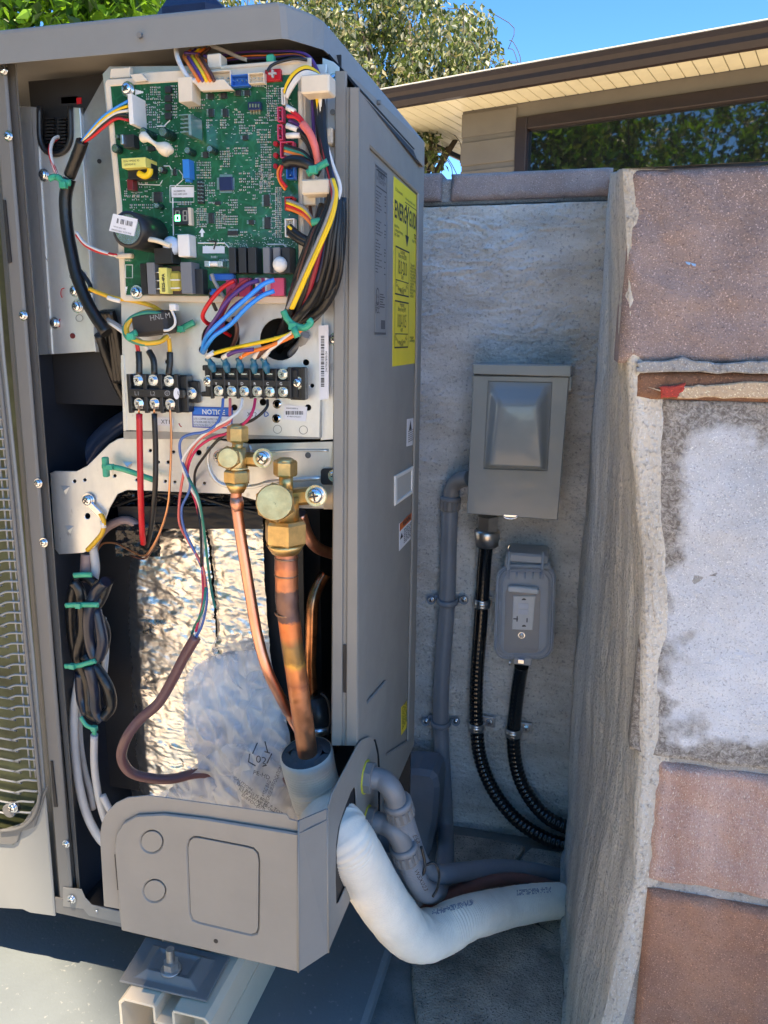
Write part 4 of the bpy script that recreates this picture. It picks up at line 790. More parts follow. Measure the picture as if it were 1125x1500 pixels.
# integrated circuits with legs
def ic(px, h=.0025, horiz=False, m_=CHIP):
    q = MB(); fbox(q, *px, BY-h, BY-.0004, .0003); x0, y0, x1, y1 = px
    if horiz:
        a = x0+1
        while a < x1-.6: fbox(q, a, y0-2.6, a+.8, y0, BY-.0006, BY, 0, 1); fbox(q, a, y1, a+.8, y1+2.6, BY-.0006, BY, 0, 1); a += 1.9
    else:
        a = y0+1
        while a < y1-.6: fbox(q, x0-2.4, a, x0, a+.8, BY-.0006, BY, 0, 1); fbox(q, x1, a, x1+2.4, a+.8, BY-.0006, BY, 0, 1); a += 1.9
    q.build('chip', [m_, ALU], bd)
IC2 = mat('chip_blue_sheen', (.02, .03, .09), .18)
q = MB(); fbox(q, 321, 259, 340, 279, BY-.0028, BY, .0003)
for i in range(11):
    t = 322+1.7*i; fbox(q, t, 255.6, t+.8, 259, BY-.0006, BY, 0, 1); fbox(q, t, 279, t+.8, 282.4, BY-.0006, BY, 0, 1)
    t = 260.5+1.6*i; fbox(q, 317.6, t, 321, t+.8, BY-.0006, BY, 0, 1); fbox(q, 340, t, 343.4, t+.8, BY-.0006, BY, 0, 1)
q.build('processor', [IC2, ALU], bd)
for px in ((386, 285, 394, 302), (387, 318, 395, 335), (305, 312, 312, 327), (305, 159, 312, 171), (326, 159, 333, 171), (355, 198, 362, 205), (364, 322, 371, 329), (225, 281, 236, 296), (297, 222, 304, 231), (253, 247, 257, 257), (216, 214, 226, 221), (314, 295, 322, 300), (304, 137, 312, 145), (323, 136, 331, 144), (345, 132, 352, 140), (358, 132, 365, 140)): ic(px)
ic((333, 338, 348, 344.5), horiz=True)
q = MB(); fbox(q, 363, 149, 381, 161, BY-.005, BY, .0003)
for i in range(4): fbox(q, 365+4.2*i, 152, 367+4.2*i, 157, BY-.0056, BY-.005, 0, 1); fbox(q, 366+4.2*i, 161, 368.5+4.2*i, 167, BY-.001, BY, 0, 1)
q.build('switch_block', [IC2, mat('pin_gold', (.75, .6, .35), .3, 1)], bd)
for x0_ in (288.5, ):
    q = MB(); fbox(q, x0_, 264, x0_+8, 298, BY-.004, BY, .0003)
    for i in range(6):
        for j in range(2): fbox(q, x0_+1.2+4*j, 266+5.4*i, x0_+2.6+4*j, 267.4+5.4*i, BY-.008, BY-.004, 0, 1)
    q.build('pin_header', [CHIP, ALU], bd)
sl_ = fplate('board_sticker', [fpx([(251, 274), (284, 274), (284, 289), (251.5, 289)], BY-.0004)], BY-.0006, .0003, PAPER, bd); ftext('30228000136', 254, 281.5, 2.6, BY-.0009, INK, sl_); ftext('9201.0007.2003', 254, 286, 2.6, BY-.0009, INK, sl_)
fplate('board_sticker', [fpx([(297, 360.5), (329, 360.5), (329, 371), (297, 371)], BY-.0004)], BY-.0005, .0003, mat('pale_paper', (.6, .65, .72), .4), bd)
mark([(306, 353), (315, 354), (316, 356), (313, 365)], BY-.001, INK, .0007, bd)
def silk(pts, r=.0004): q = MB(); q.tube([pY(a, b_, BY-.0003) for a, b_ in pts], r, 4, 1, sm=False); q.build('silk_line', INKW, bd)
for pts in ([(249, 272), (284, 272), (284, 296), (249, 296), (249, 272)], [(253, 290), (254, 345)], [(262, 249), (268, 257), (267, 264), (256, 274)], [(240, 243), (248, 243), (251, 248)], [(290, 356), (329, 356), (337, 364)], [(202, 265), (203, 270), (234, 271), (238, 264)], [(392, 358), (415, 358), (419, 362)], [(188, 156), (188, 125)], [(194, 388), (184, 388), (184, 407), (194, 407), (194, 388)], [(230, 185), (240, 185), (249, 176)]): silk(pts, .0006 if len(pts) < 4 else .0004)
q = fplate('silk_arrow', [fpx([(296, 334), (300.5, 341), (297.8, 341), (297.8, 347), (294.2, 347), (294.2, 341), (291.5, 341)], BY-.0003)], BY-.0004, .0002, INKW, bd)
for cx_, cy_, a in ((198, 135, 0), (183, 420, 90)):
    pts = []
    for i in range(5): pts += [(i*2.6, 4.5-i*.7), (i*2.6+1.6, 3-i*.6)]
    pts = pts+[(a_, -b__) for a_, b__ in pts[::-1]]; ca, sa = math.cos(math.radians(a)), math.sin(math.radians(a))
    fplate('silk_symbol', [fpx([(cx_+x*ca-y*sa, cy_+x*sa+y*ca) for x, y in pts], BY-.0003)], BY-.0004, .0002, INKW, bd)
ftext('4K-A5  V1  2019/04/30/10 11', 176.5, 300, 3.4, BY-.0004, INKW, bd, rot=90); ftext('FUSE1', 309, 378, 3, BY-.0004, INKW, bd); ftext('T30A 250V', 321, 382.5, 2.6, BY-.0004, INKW, bd); ftext('PWR1', 183, 383, 3, BY-.0004, INKW, bd); ftext('CN10 CN9 L1 AC N', 196, 119.5, 3, BY-.0004, INKW, bd)
# swarm of tiny surface parts and vias: one mesh
sm_ = MB(); rs = np.random.RandomState(3)
def smd(a, b_, hz, k=None):
    k = rs.randint(0, 3) if k is None else k; l_, w_ = (3.6, 1.9) if hz else (1.9, 3.6)
    fbox(sm_, a-l_/2, b_-w_/2, a+l_/2, b_+w_/2, BY-.0006, BY, 0, 0)
    if hz: fbox(sm_, a-.9, b_-w_/2, a+.9, b_+w_/2, BY-.0008, BY, 0, 1+k)
    else: fbox(sm_, a-w_*.27-.4, b_-.9, a+.95, b_+.9, BY-.0008, BY, 0, 1+k)
def grid(x0, y0, x1, y1, sx_, sy_, hz=True, drop=.12):
    b_ = y0
    while b_ < y1:
        a = x0
        while a < x1:
            if rs.rand() > drop: smd(a+rs.uniform(-.3, .3), b_, hz)
            a += sx_
        b_ += sy_
for z_ in ((392, 126, 410, 152, 5.6, 3.6), (365, 118, 388, 128, 5, 4), (393, 152, 405, 178, 5.6, 3.4), (378, 190, 396, 208, 5.5, 3.6), (384, 208, 400, 262, 5.6, 3.7, True, .1), (405, 275, 415, 348, 5, 3, True, .02), (334, 217, 366, 232, 5.5, 3.8, True, .3), (324, 222, 336, 244, 5.2, 3.6, True, .2), (290, 238, 312, 262, 5.6, 3.7, True, .1), (292, 268, 314, 300, 5.2, 3.6, True, .35), (318, 308, 330, 336, 5, 3.2), (331, 317, 349, 332, 5, 3.8), (290, 306, 302, 334, 5, 3.2, True, .1), (336, 293, 347, 312, 5, 3.6, True, .3), (352, 254, 384, 284, 6, 4, True, .35), (360, 304, 378, 312, 4.6, 3.6), (383, 255, 400, 276, 5.4, 3.6, True, .2), (376, 228, 384, 262, 5, 3.8, True, .4), (304, 176, 310, 188, 5, 3.6), (324, 176, 332, 188, 5, 3.6), (345, 160, 360, 180, 5, 3.8, True, .3), (352, 184, 372, 196, 4.8, 3.6, True, .3), (216, 128, 238, 148, 5.6, 3.4, True, .35), (214, 150, 238, 186, 6, 3.6, True, .4), (252, 126, 258, 176, 5, 4.2, True, .2), (278, 150, 296, 162, 5.5, 4, True, .3), (182, 288, 240, 296, 6.6, 4.4, True, .3), (192, 300, 224, 306, 6, 4), (184, 280, 194, 288, 5, 3.4), (196, 282, 206, 288, 6, 4), (288, 146, 300, 158, 5, 4, True, .5), (206, 262, 222, 282, 8, 6, True, .4), (262, 296, 282, 302, 4, 3), (382, 268, 398, 284, 6, 4, True, .3), (396, 284, 402, 350, 5, 5, True, .3), (348, 340, 364, 352, 6, 4, True, .6), (372, 286, 382, 300, 5, 5, True, .3), (376, 168, 392, 184, 5, 4, True, .3), (232, 214, 262, 232, 6.5, 5, True, .5)): grid(*z_)
for _ in range(620):
    a, b_ = rs.uniform(180, 433), rs.uniform(126, 355)
    if rs.rand() < .5: fbox(sm_, a, b_, a+1.1, b_+1.1, BY-.0002, BY, 0, 0)
    else: w_ = rs.uniform(1.5, 4); fbox(sm_, a, b_, a+w_, b_+.7, BY-.0002, BY, 0, 4)
for _ in range(110): a, b_ = rs.uniform(298, 434), rs.uniform(350, 362); fbox(sm_, a, b_, a+1, b_+1, BY-.0002, BY, 0, 0)
sm_.build('tiny_components', [mat('solder', (.62, .66, .64), .35, .5), CHIP, mat('smd_tan', (.38, .28, .2), .5), mat('smd_grey', (.2, .2, .22), .5), mat('silk', (.5, .6, .55), .6)], bd, kind='stuff')
for a, b_ in ((186, 130), (199, 428)): screw(bd, pY(a, b_, BY-.004), .0042 if b_ < 125 else .0048)
# cream wire ducts on the right and clips on top
def duct(px, Y, yb=0, c=.0012, name='wire_duct'): q = MB(); fbox(q, *px, Y, yb, c); q.build(name, CREAMP, un)
duct((438, 132, 444, 432), BY-.006); duct((457, 132, 461, 300), BY-.001); duct((440, 108, 482, 136), BY-.03, BY-.012); duct((444, 112, 456, 132), BY-.012, BY); duct((441, 262, 482, 284), BY-.028, BY-.010); duct((444, 284, 462, 300), BY-.012, BY, .0005); duct((478, 186, 487, 211), 0, .012, .002)
duct((303, 78, 323, 100), BY-.002, BY+.012, .001); duct((322, 91, 440, 97), BY-.002, BY+.01); q = fplate('tray_clip', [fpx([(190, 109), (207, 107), (216, 118), (198, 120)], BY-.008)], BY-.008, .004, CREAMP, un, .0004)
fplate('tray_tab', [fpx([(162, 100), (190, 98), (190, 113), (160, 115)], BY+.002)], BY+.002, .006, CREAMP, un, .0006)
# ================================================================ TERMINAL BLOCKS
def tblock(px, Y, name='terminal_block'):
    q = MB(); fbox(q, *px, Y, EYY, .0008); return q
TY = EYY-.012
q = MB(); fbox(q, 186, 549, 275, 603, TY, EYY, .001); fbox(q, 268, 558, 290, 590, TY+.006, EYY, .001); fbox(q, 187, 570, 268, 582, TY-.006, TY, .0006)
for a in (186.5, 210, 233, 256): fbox(q, a, 548, a+5, 605, TY-.0055, TY, .0005)
tb1 = q.build('terminal_block', BLK, un)
for a, b_ in ((202, 557), (224, 557), (247, 558), (203, 591), (226, 591), (249, 592)):
    q = MB(); fbox(q, a-6.5, b_-7, a+6.5, b_+8, TY-.0012, TY+.001, .0004); q.build('contact_plate', STEEL, tb1); screw(tb1, pY(a, b_, TY-.004), .0038, me=HEX)
screw(tb1, pY(280, 576, TY+.003), .004, me=HEX)
for s, a in (('L1', 197), ('L2', 220)): ftext(s, a, 579, 6, TY-.0063, INKG if 0 else mat('grey_print', (.3, .3, .3), .5), tb1)
fplate('ground_mark', [fpx(circ((245, 576), 4, 18), TY-.0063), fpx(circ((245, 576), 3.2, 18), TY-.0063)], TY-.0062, .0002, MATS['grey_print'], tb1)
q = MB(); [fbox(q, 245-w_, 574+2*i, 245+w_, 574.6+2*i, TY-.0064, TY-.0062) for i, w_ in enumerate((2.2, 1.5, .8))]; q.build('ground_mark', MATS['grey_print'], tb1)
ov_ = fplate('oval_sticker', [fpx(circ((262.5, 576), 4.4, 20, 8.5), TY-.001)], TY-.0062, .0004, PAPER, tb1); ftext('UL', 260, 579, 6, TY-.0068, INK, ov_)
q = MB(); fbox(q, 304, 540, 436, 582, TY, EYY, .001); fbox(q, 308, 556, 424, 566, TY-.0045, TY, .0006); fbox(q, 296, 535, 310, 543, TY+.002, EYY, .0008); fbox(q, 294, 574, 310, 581, TY+.002, EYY, .0008); fbox(q, 300, 535, 308, 581, TY-.002, TY+.002, .0008); fbox(q, 424, 538, 446, 586, TY+.002, EYY, .001); fbox(q, 421, 538, 426, 584, TY-.004, TY, .0005); fbox(q, 441, 538, 447, 586, TY-.002, TY+.002, .0005)
for a in (308, 327, 346, 365, 384, 403): fbox(q, a-.5, 540, a+2.5, 584, TY-.005, TY, .0004)
tb2 = q.build('terminal_block', BLK, un)
for i, (a, s) in enumerate(zip((320, 339, 357.5, 376.5, 395, 414.5), 'YBDRCG')):
    b_ = 572.5+i*.3; q = MB(); fbox(q, a-6, b_-6, a+6.5, b_+7, TY-.001, TY+.001, .0004); q.build('contact_plate', STEEL, tb2); screw(tb2, pY(a, b_, TY-.0035), .0036, me=HEX)
    ftext(s, a-5, 564, 4.2, TY-.0047, INKW, tb2)
    q = MB(); fbox(q, a-6, 543, a+6, 553, TY-.001, TY+.001, .0003); fbox(q, a-4, 547, a+4, 549, TY-.002, TY, 0, 1); q.build('contact_plate', [STEEL if i == 5 else BLK, STEEL], tb2)
screw(tb2, pY(414, 548, TY-.0035), .0036, me=HEX); screw(tb2, pY(435, 561, TY), .0044); screw(tb2, pY(304.5, 558, TY-.003), .004)
BT = mat('blue_terminal_sleeve', (.01, .12, .2), .3)
for a, b_, c_, d_ in ((303, 524, 314, 545), (327, 524, 334, 546), (349, 524, 353, 546), (371, 525, 373, 547), (385, 524, 392, 547)):
    q = MB(); q.ring(cr([pY(a, b_, TY-.006), pY((a+c_)/2, (b_+d_)/2-3, TY-.005), pY(c_, d_, TY-.003)], 6), [.0026, .003, .003, .0026, .0025, .0026, .003, .0036, .0038, .0036, .003, .0026, .002], 10); q.build('spade_sleeve', BT, tb2)
# ================================================================ FACTORY WIRING (parts of the unit)
def wire(m_, r, pts, Y, name='wire', par=None, n_=7, k=6):
    # pts pixels; Y one depth or (start, middle, end)
    P_ = []; c = len(pts)-1
    for i, p_ in enumerate(pts):
        t = i/max(1, c)
        y = Y if isinstance(Y, (int, float)) else (float(np.interp(t, np.linspace(0, 1, len(Y)), Y)))
        P_.append(pY(p_[0], p_[1], y))
    q = MB(); q.tube(P_, r, n_, k); return q.build(name, m_, par or un)
F1 = -.03
wire(BLK2, .0058, [(121, 207), (116, 222), (109, 240), (102, 258)], (.0, .01)); wire(BLK2, .0062, [(102, 262), (96, 290), (98, 330), (105, 370), (113, 405), (126, 438), (141, 465), (157, 488)], (.01, .01, .005, .0))
for i, m_ in enumerate((BLU, YEL, WHITE, BLACK, RED)): wire(m_, .0013, [(119+i, 208), (132+i, 192+i*2), (150, 172+i*4), (170, 158+i*4), (188, 148+i*7)], (.0, -.01, -.02))
for i, m_ in enumerate((WHITE, RED)): wire(m_, .0018, [(86-i*2, 200+i*3), (78-i*2, 205+i*4), (74-i, 222), (78, 242), (84, 256), (92, 270)], (.035, .015, .01))
for i, m_ in enumerate((WHITE, RED)): wire(m_, .0016, [(112, 340+i*4), (124, 356+i*2), (142, 366+i*2), (160, 372), (170, 374)], (.0, -.01, -.02))
m__ = MB(); fbox(m__, 168, 371, 192, 378, BY-.006, BY, .001); m__.build('connector', CREAMP, bd)
wire(BLK2, .0022, [(116, 395), (124, 405), (131, 416), (134, 427)], (.01, .0)); wire(YG, .0021, [(131, 423), (150, 431), (170, 437), (196, 441), (222, 448), (236, 456)], (.0, -.01)); wire(WHITE, .0023, [(158, 436), (167, 439), (177, 441)], -.0055)
wire(WHITE, .0022, [(160, 472), (172, 480), (184, 489)], (.004, -.01)); wire(GRY, .0022, [(158, 468), (172, 476), (184, 484)], (.004, -.008))
fc = MB(); fc.hbox(pY(227, 474, -.012), X3*math.cos(.13)+Z3*math.sin(.13), Y3, Z3*math.cos(.13)-X3*math.sin(.13), .0185, .012, .0105, .003)
fer = fc.build('ferrite_core', mat('ferrite', (.03, .026, .025), .6), un); ftext('HNL M', 220, 470, 8, -.0242, MATS['grey_print'], fer, rot=-10 if 0 else 8)
for k_ in range(3):
    c_ = (216-k_*2, 478+k_); wire(YG if k_ < 2 else GRN, .0021, [(c_[0]+x, c_[1]+y) for x, y in [(26, -18-k_), (2, -22), (-20, -14), (-30, 2), (-24, 16), (-4, 24), (20, 22), (30, 14)]], (-.016-.003*k_, -.022, -.03, -.016))
wire(WHITE, .0012, [(250, 452), (256, 465), (256, 476), (248, 483), (240, 484)], (-.025, -.026), 'cable_tie'); q = MB(); fbox(q, 247, 445, 257, 455, -.027, -.02, .0008); q.build('cable_tie', WHITEP, un)
for i, (m1, pts, m2, p2) in enumerate(((RED, [(192, 490), (200, 503), (203, 517)], BLK2, [(203, 515), (204, 530), (204, 548)]), (WHITE, [(194, 492), (210, 503), (219, 516)], BLK2, [(218, 514), (225, 528), (226, 548)]), (YG, [(243, 486), (248, 500), (249, 517)], BLK2, [(249, 516), (249, 532), (247, 549)]))):
    wire(m1, .0021, pts, (-.012, -.01)); wire(m2, .0031, p2, (-.01, -.012), n_=10)
wire(WHITE, .0025, [(240, 484), (247, 496)], -.013)
# right-hand bundle
LB_ = [(452, 106), (463, 150), (468, 205), (484, 262), (478, 300), (455, 345), (435, 400), (422, 450), (402, 500)]
RB_ = [(462, 108), (473, 150), (476, 205), (488, 262), (500, 300), (501, 345), (496, 405), (472, 455), (408, 515)]
order = [BLACK, BRN, BLACK, GRY, BLACK, BLACK, MAR, BLACK, NAVY, BLACK, BLACK, BLACK, BLACK, BLACK, BLACK, BLACK]
for i, m_ in enumerate(order):
    t = i/(len(order)-1); pts = [(a[0]*(1-t)+b_[0]*t+U(-1.5, 1.5), a[1]*(1-t)+b_[1]*t) for a, b_ in zip(LB_, RB_)]
    d = -.006-.012*math.sin(t*math.pi)-U(0, .004)
    wire(m_, U(.0018, .0026), pts, (-.012, -.022, -.026+d*.3, -.018+d, -.022+d, -.012+d, .04))
wire(BLK2, .0046, [(500, 290), (500, 340), (494, 400), (474, 448), (440, 474), (414, 490)], (-.02, -.02, -.016, .02)); wire(BLK2, .0042, [(474, 300), (462, 340), (447, 385), (430, 430), (420, 470), (405, 500)], (-.02, -.028, -.02, .02)); wire(BLK2, .004, [(488, 340), (478, 390), (456, 440), (430, 472)], (-.03, -.034, -.02))
for off_, m_ in ((0, YEL), (2.6, YEL), (-5, GRY)): wire(m_, .0015, [(487+off_*.4, 262), (492+off_*.5, 285), (484+off_, 320), (467+off_, 360), (449+off_, 400), (436+off_, 430), (426+off_, 452)], (-.05, -.056, -.056, -.046))
wire(WHITE, .0017, [(468, 130), (473, 190), (486, 238), (497, 268), (497, 286), (488, 302)], (-.02, -.03, -.036)); wire(YEL, .0015, [(464, 130), (468, 190), (478, 236), (489, 262)], (-.02, -.03)); wire(PUR, .0016, [(458, 130), (459, 180), (463, 220), (470, 246)], (-.014, -.02)); wire(BLACK, .002, [(472, 132), (474, 180), (478, 232), (488, 256)], (-.014, -.02)); wire(GRY, .0014, [(462, 284), (463, 310), (466, 330)], (-.012, -.02)); wire(BRN, .0016, [(452, 284), (455, 310), (460, 340)], (-.01, -.02))
wire(BLK2, .003, [(483, 290), (478, 310), (474, 325)], (-.03, -.03))
for i, m_ in enumerate((YEL, YEL, BLACK, WHITE, WHITE, WHITE)): wire(m_, .0014, [(417+i*.6, 136+i*1.5), (421+i, 122+i*2), (432+i, 106+i*2), (448, 98+i*2.2), (462, 104+i), (470, 112)], (-.02, -.022, -.018))
for i, m_ in enumerate((BLACK, PUR, BRN, ORG, BLACK, BLACK, PUR)): wire(m_, .0017, [(325, 92-i*1.6), (360, 88-i*1.8), (400, 86-i*1.6), (436, 82-i*.8), (455, 92-i), (468, 110)], (.02, .014, .0, -.01))
wire(BLACK, .0013, [(392, 104), (398, 96), (412, 90), (432, 86), (450, 88)], (-.02, -.012))
for i, m_ in enumerate((ORG, PUR, YEL, ORG, BRN)): wire(m_, .0016, [(292+i*5.5, 119), (284+i*6, 106), (274+i*6, 90), (270+i*6, 82), (280+i*7, 74-i)], (-.022, -.02, .0, .01))
wire(WHITE, .0022, [(258, 70), (260, 84), (268, 102), (278, 116), (287, 119)], (.0, -.016, -.022)); wire(WHITE, .0018, [(306, 66), (330, 75), (350, 84), (362, 88)], (.02, .015))
for i, m_ in enumerate((PUR, BRN, ORG)): wire(m_, .0017, [(270, 78+i*3), (290, 80+i*3), (310, 86+i*2), (330, 90+i)], (.0, .012))
wire(RED, .0018, [(424, 160), (438, 171), (447, 183)], (-.024, -.026)); wire(RED, .0018, [(421, 170), (434, 172), (445, 182)], (-.024, -.026)); wire(PINK, .0034, [(443, 181), (454, 196), (462, 216), (467, 240)], (-.028, -.03, -.026))
for pts in ([(420, 157), (432, 164)], [(420, 184), (436, 190)], [(420, 199), (440, 198)]): wire(WHITE, .0024, pts, -.024)
wire(BLACK, .0018, [(434, 190), (448, 201), (458, 218), (463, 236)], (-.024, -.024)); wire(BLACK, .0018, [(438, 198), (450, 210), (462, 238)], (-.022, -.02)); wire(PUR, .0018, [(424, 176), (436, 183), (448, 200), (458, 230)], (-.02, -.02))
for i, m_ in enumerate((BLACK, GRN, ORG, GRY)): wire(m_, .0015, [(417, 213+i*4), (430, 217+i*4), (446, 224+i*3), (462, 242)], (-.02, -.025))
wire(BLK2, .0052, [(418, 240), (428, 236), (444, 238), (460, 246), (470, 252)], (-.02, -.024, -.02)); wire(ORG, .0013, [(412, 242), (407, 252), (410, 266), (418, 278)], -.02); wire(RED, .0013, [(414, 242), (411, 254), (412, 264), (420, 274)], -.022)
for i, m_ in enumerate((GRY, YEL, RED, ORG)): wire(m_, .0014, [(420, 293+i*4), (434, 298+i*4), (446, 305+i*4), (458, 322+i*3), (464, 340)], (-.02, -.026, -.02))
for i in range(2): wire(BLACK, .0034, [(424, 333+i*7), (438, 345+i*6), (452, 354+i*5), (462, 366)], (-.02, -.026, -.02))
wire(YEL, .0013, [(422, 331), (428, 336)], -.024)
# lower harness
wire(BLU, .0021, [(402, 410), (385, 417), (360, 438), (333, 462), (312, 482), (300, 498), (296, 515)], (-.03, -.036, -.03, .0)); wire(BLU, .0021, [(402, 426), (383, 434), (360, 452), (337, 476), (314, 492), (302, 508), (298, 517)], (-.028, -.034, -.026, .0))
wire(PUR, .002, [(379, 411), (360, 418), (334, 440), (318, 464), (303, 488), (298, 510)], (-.026, -.03, .0)); wire(PUR, .002, [(384, 426), (362, 436), (340, 452), (322, 478), (308, 500)], (-.02, -.024, .0))
wire(RED, .002, [(343, 411), (325, 422), (306, 444), (297, 462), (303, 473), (316, 476)], (-.026, -.03, -.0)); wire(MAR, .002, [(364, 409), (346, 422), (332, 446), (324, 466), (330, 484)], (-.024, -.026, .0)); wire(MAR, .0018, [(340, 424), (330, 440), (320, 462), (318, 480)], (-.02, -.02, .01))
wire(RED, .0018, [(320, 468), (326, 484), (338, 492)], (-.004, .015)); wire(BRN, .0022, [(342, 464), (347, 480), (345, 497), (336, 516)], (-.008, -.008, .01)); wire(GRY, .0018, [(310, 401), (314, 412), (321, 424), (328, 436)], (-.02, -.018)); wire(BLACK, .0018, [(308, 424), (309, 436), (317, 455)], (-.014, -.004))
for m_, pts in ((YEL, [(304, 521), (325, 514), (360, 506), (400, 497), (425, 489), (447, 476)]), (ORG, [(352, 524), (366, 516), (395, 507), (425, 494), (446, 480)]), (BRN, [(376, 524), (388, 512), (408, 500), (430, 488)]), (WHITE, [(386, 524), (394, 513), (408, 502), (424, 490), (436, 482)]), (PUR, [(330, 522), (346, 515), (372, 512)])): wire(m_, .0019, pts, (-.014, -.022, -.02))
for a, b_, c_, d_ in ((303, 523, 313, 516), (326, 524, 338, 517), (355, 522, 366, 515), (372, 524, 382, 514), (386, 524, 393, 514)): wire(WHITE, .0024, [(a, b_), (c_, d_)], (-.0145, -.0165), 'wire_marker')
wire(GRY, .0042, [(448, 490), (440, 505), (426, 520)], (.0, .02))
# green cable ties
def tie(pts, Y, head=None, r=.0016, par=None):
    P_ = [pY(a, b_, Y if isinstance(Y, (int, float)) else Y[0]) for a, b_ in pts]; q = MB(); q.ring(cr(P_, 5), r, 6, oval=1.9)
    if head: c = pY(*head, Y-.002); q.hbox(c, X3, Y3, Z3, .0034, .0028, .003, .0006)
    return q.build('cable_tie', ZIP, par or un)
tie([(83, 258), (92, 266), (103, 268)], .001, (93, 271)); tie([(72, 262), (80, 259), (90, 262)], .003); tie([(450, 254), (464, 246), (480, 237)], -.038, (459, 249)); tie([(415, 455), (420, 466), (430, 476), (445, 480), (455, 473), (452, 468)], -.036, (429, 478)); tie([(430, 480), (436, 494)], -.04)
tie([(186, 496), (194, 490), (200, 487)], -.03, (192, 493)); tie([(262, 484), (272, 478), (284, 472)], .0, (265, 482)); tie([(396, 80), (397, 97)], -.004, (397, 87)); tie([(456, 326), (468, 324), (480, 326)], -.034)
# ================================================================ FIELD WIRING
pc = thing('power_cable', 'stiff red, black and bare copper supply wires hanging from the three-screw terminal block', 'cable', tuple(pY(204, 604, TY-.004)))
Y0 = TY-.006
wire(BAREC, .0011, [(203, 594), (204, 608)], Y0, 'conductor', pc); wire(BAREC, .0011, [(226, 594), (226, 608)], Y0, 'conductor', pc)
wire(RED, .0031, [(204, 606), (205, 660), (206, 720), (208, 775), (210, 796)], (Y0, Y0, .02), 'wire', pc, 12); wire(BLACK, .0027, [(226, 606), (228, 660), (227, 720), (222, 770), (215, 800)], (Y0, Y0, .03), 'wire', pc, 12)
wire(BAREC, .0012, [(249, 594), (251, 640), (249, 700), (246, 740), (236, 775), (222, 803), (210, 814), (190, 806), (170, 796), (150, 797), (138, 815)], (Y0, Y0, .01, .04, .05), 'wire', pc)
wire(BRN, .0011, [(236, 780), (226, 800), (212, 818), (192, 814)], (.02, .04), 'wire', pc)
tc_ = thing('control_cable', 'thermostat cable with mauve-brown jacket and thin coloured wires looping over the foil', 'cable', tuple(pY(284, 935, -.01)))
JAC = mat('mauve_jacket', (.2, .085, .075), .35, 0, .1, 30)
cw = [(BLUD, [(327, 584), (325, 602), (318, 620), (302, 632), (280, 636), (266, 643), (263, 658), (268, 680), (278, 705), (276, 722), (266, 745), (270, 775), (287, 812), (300, 845), (303, 880), (296, 915), (285, 938)]),
      (PINK, [(337, 584), (337, 605), (336, 618), (316, 629), (290, 646), (275, 672), (266, 710), (262, 745), (264, 770), (280, 800), (297, 830), (301, 860)]),
      (WHITE, [(355, 584), (351, 600), (335, 614), (310, 628), (288, 645), (270, 668), (268, 685), (278, 712), (290, 735), (296, 765), (297, 830), (299, 880), (290, 920), (283, 938)]),
      (MAG, [(374, 584), (371, 600), (362, 616), (340, 632), (310, 642), (288, 658), (276, 682), (276, 705), (288, 740), (294, 775), (296, 830), (297, 880), (287, 925)]),
      (BLACK, [(392, 586), (390, 598), (372, 614), (345, 626), (318, 646), (300, 668), (287, 688), (285, 708), (289, 735), (294, 780), (295, 830)]),
      (GRN, [(276, 700), (290, 728), (298, 770), (303, 815), (309, 860), (315, 890)]), (GRN, [(302, 860), (296, 895), (284, 920), (279, 938)])]
for i, (m_, pts) in enumerate(cw): wire(m_, .0014, pts, (Y0, Y0-.012, -.02, -.014, .0, .01+.003*i, .01, .005), 'wire', tc_)
JP = [(287, 933), (270, 962), (252, 997), (232, 1030), (205, 1054), (186, 1080), (178, 1108), (190, 1130), (215, 1139), (250, 1141), (290, 1133), (330, 1135)]
q = MB(); P_ = cr([pY(a, b_, float(np.interp(i/11, [0, .5, .8, 1], [.005, -.03, .0, .05]))) for i, (a, b_) in enumerate(JP)], 7); q.ring(P_, [.0056-.0012*max(0, 1-i/14)*0 if i > 6 else .0058 for i in range(len(P_))], 12, oval=1); q.build('jacket', JAC, tc_)
q = MB(); q.tube([pY(420, 1140, .02), pY(436, 1160, .005), pY(462, 1195, .008), pY(478, 1230, .02)], .0055, 10); q.build('jacket', JAC, tc_)
# ================================================================ VALVE BRACKET AND VALVES
VY = .02
vb = fpx([(73, 693), (80, 690), (112, 690), (128, 682), (160, 650), (172, 643), (186, 640), (310, 643), (365, 650), (498, 646), (499, 651), (487, 745), (450, 745), (400, 742), (378, 734), (345, 724), (186, 718), (172, 724), (160, 745), (150, 775), (147, 790), (138, 803), (122, 810), (86, 812), (80, 804)], VY)
def oval(cx, cy, rx, ry, n_=16): return circ((cx, cy), rx, n_, ry)
hs_ = [oval(109, 705, 2.6, 2.6, 10), oval(124, 703, 2.4, 2.4, 10), oval(168, 697, 2.4, 2.4, 10), oval(200, 703, 2, 2, 10), oval(220, 660, 2.2, 2.2, 10), oval(232, 677, 2.2, 2.2, 10), oval(246, 677, 2.2, 2.2, 10), oval(242, 705, 2.2, 2.2, 10), oval(256, 706, 2, 2, 10), oval(254, 662, 2.2, 2.2, 10), oval(291, 663, 4, 4, 12), oval(299, 708, 2.4, 2.4, 10), oval(128, 756, 4, 4.4, 12)]
brk_ = fplate('valve_bracket', [vb]+[fpx(h, VY) for h in hs_], VY, .0014, GALV, un, .0005)
strip('bracket_flange', [(487, 474, VY), (500, 487, VY-.002), (502, 489, VY+.02)], 648, 746, GALV, un)
q = MB(); q.tube([pY(a, b_, VY-.0002) for a, b_ in ((306, 655), (305, 680), (318, 705), (345, 714), (375, 712), (398, 706), (470, 700))], .0022, 8); q.build('pressed_rib', GALV, un)
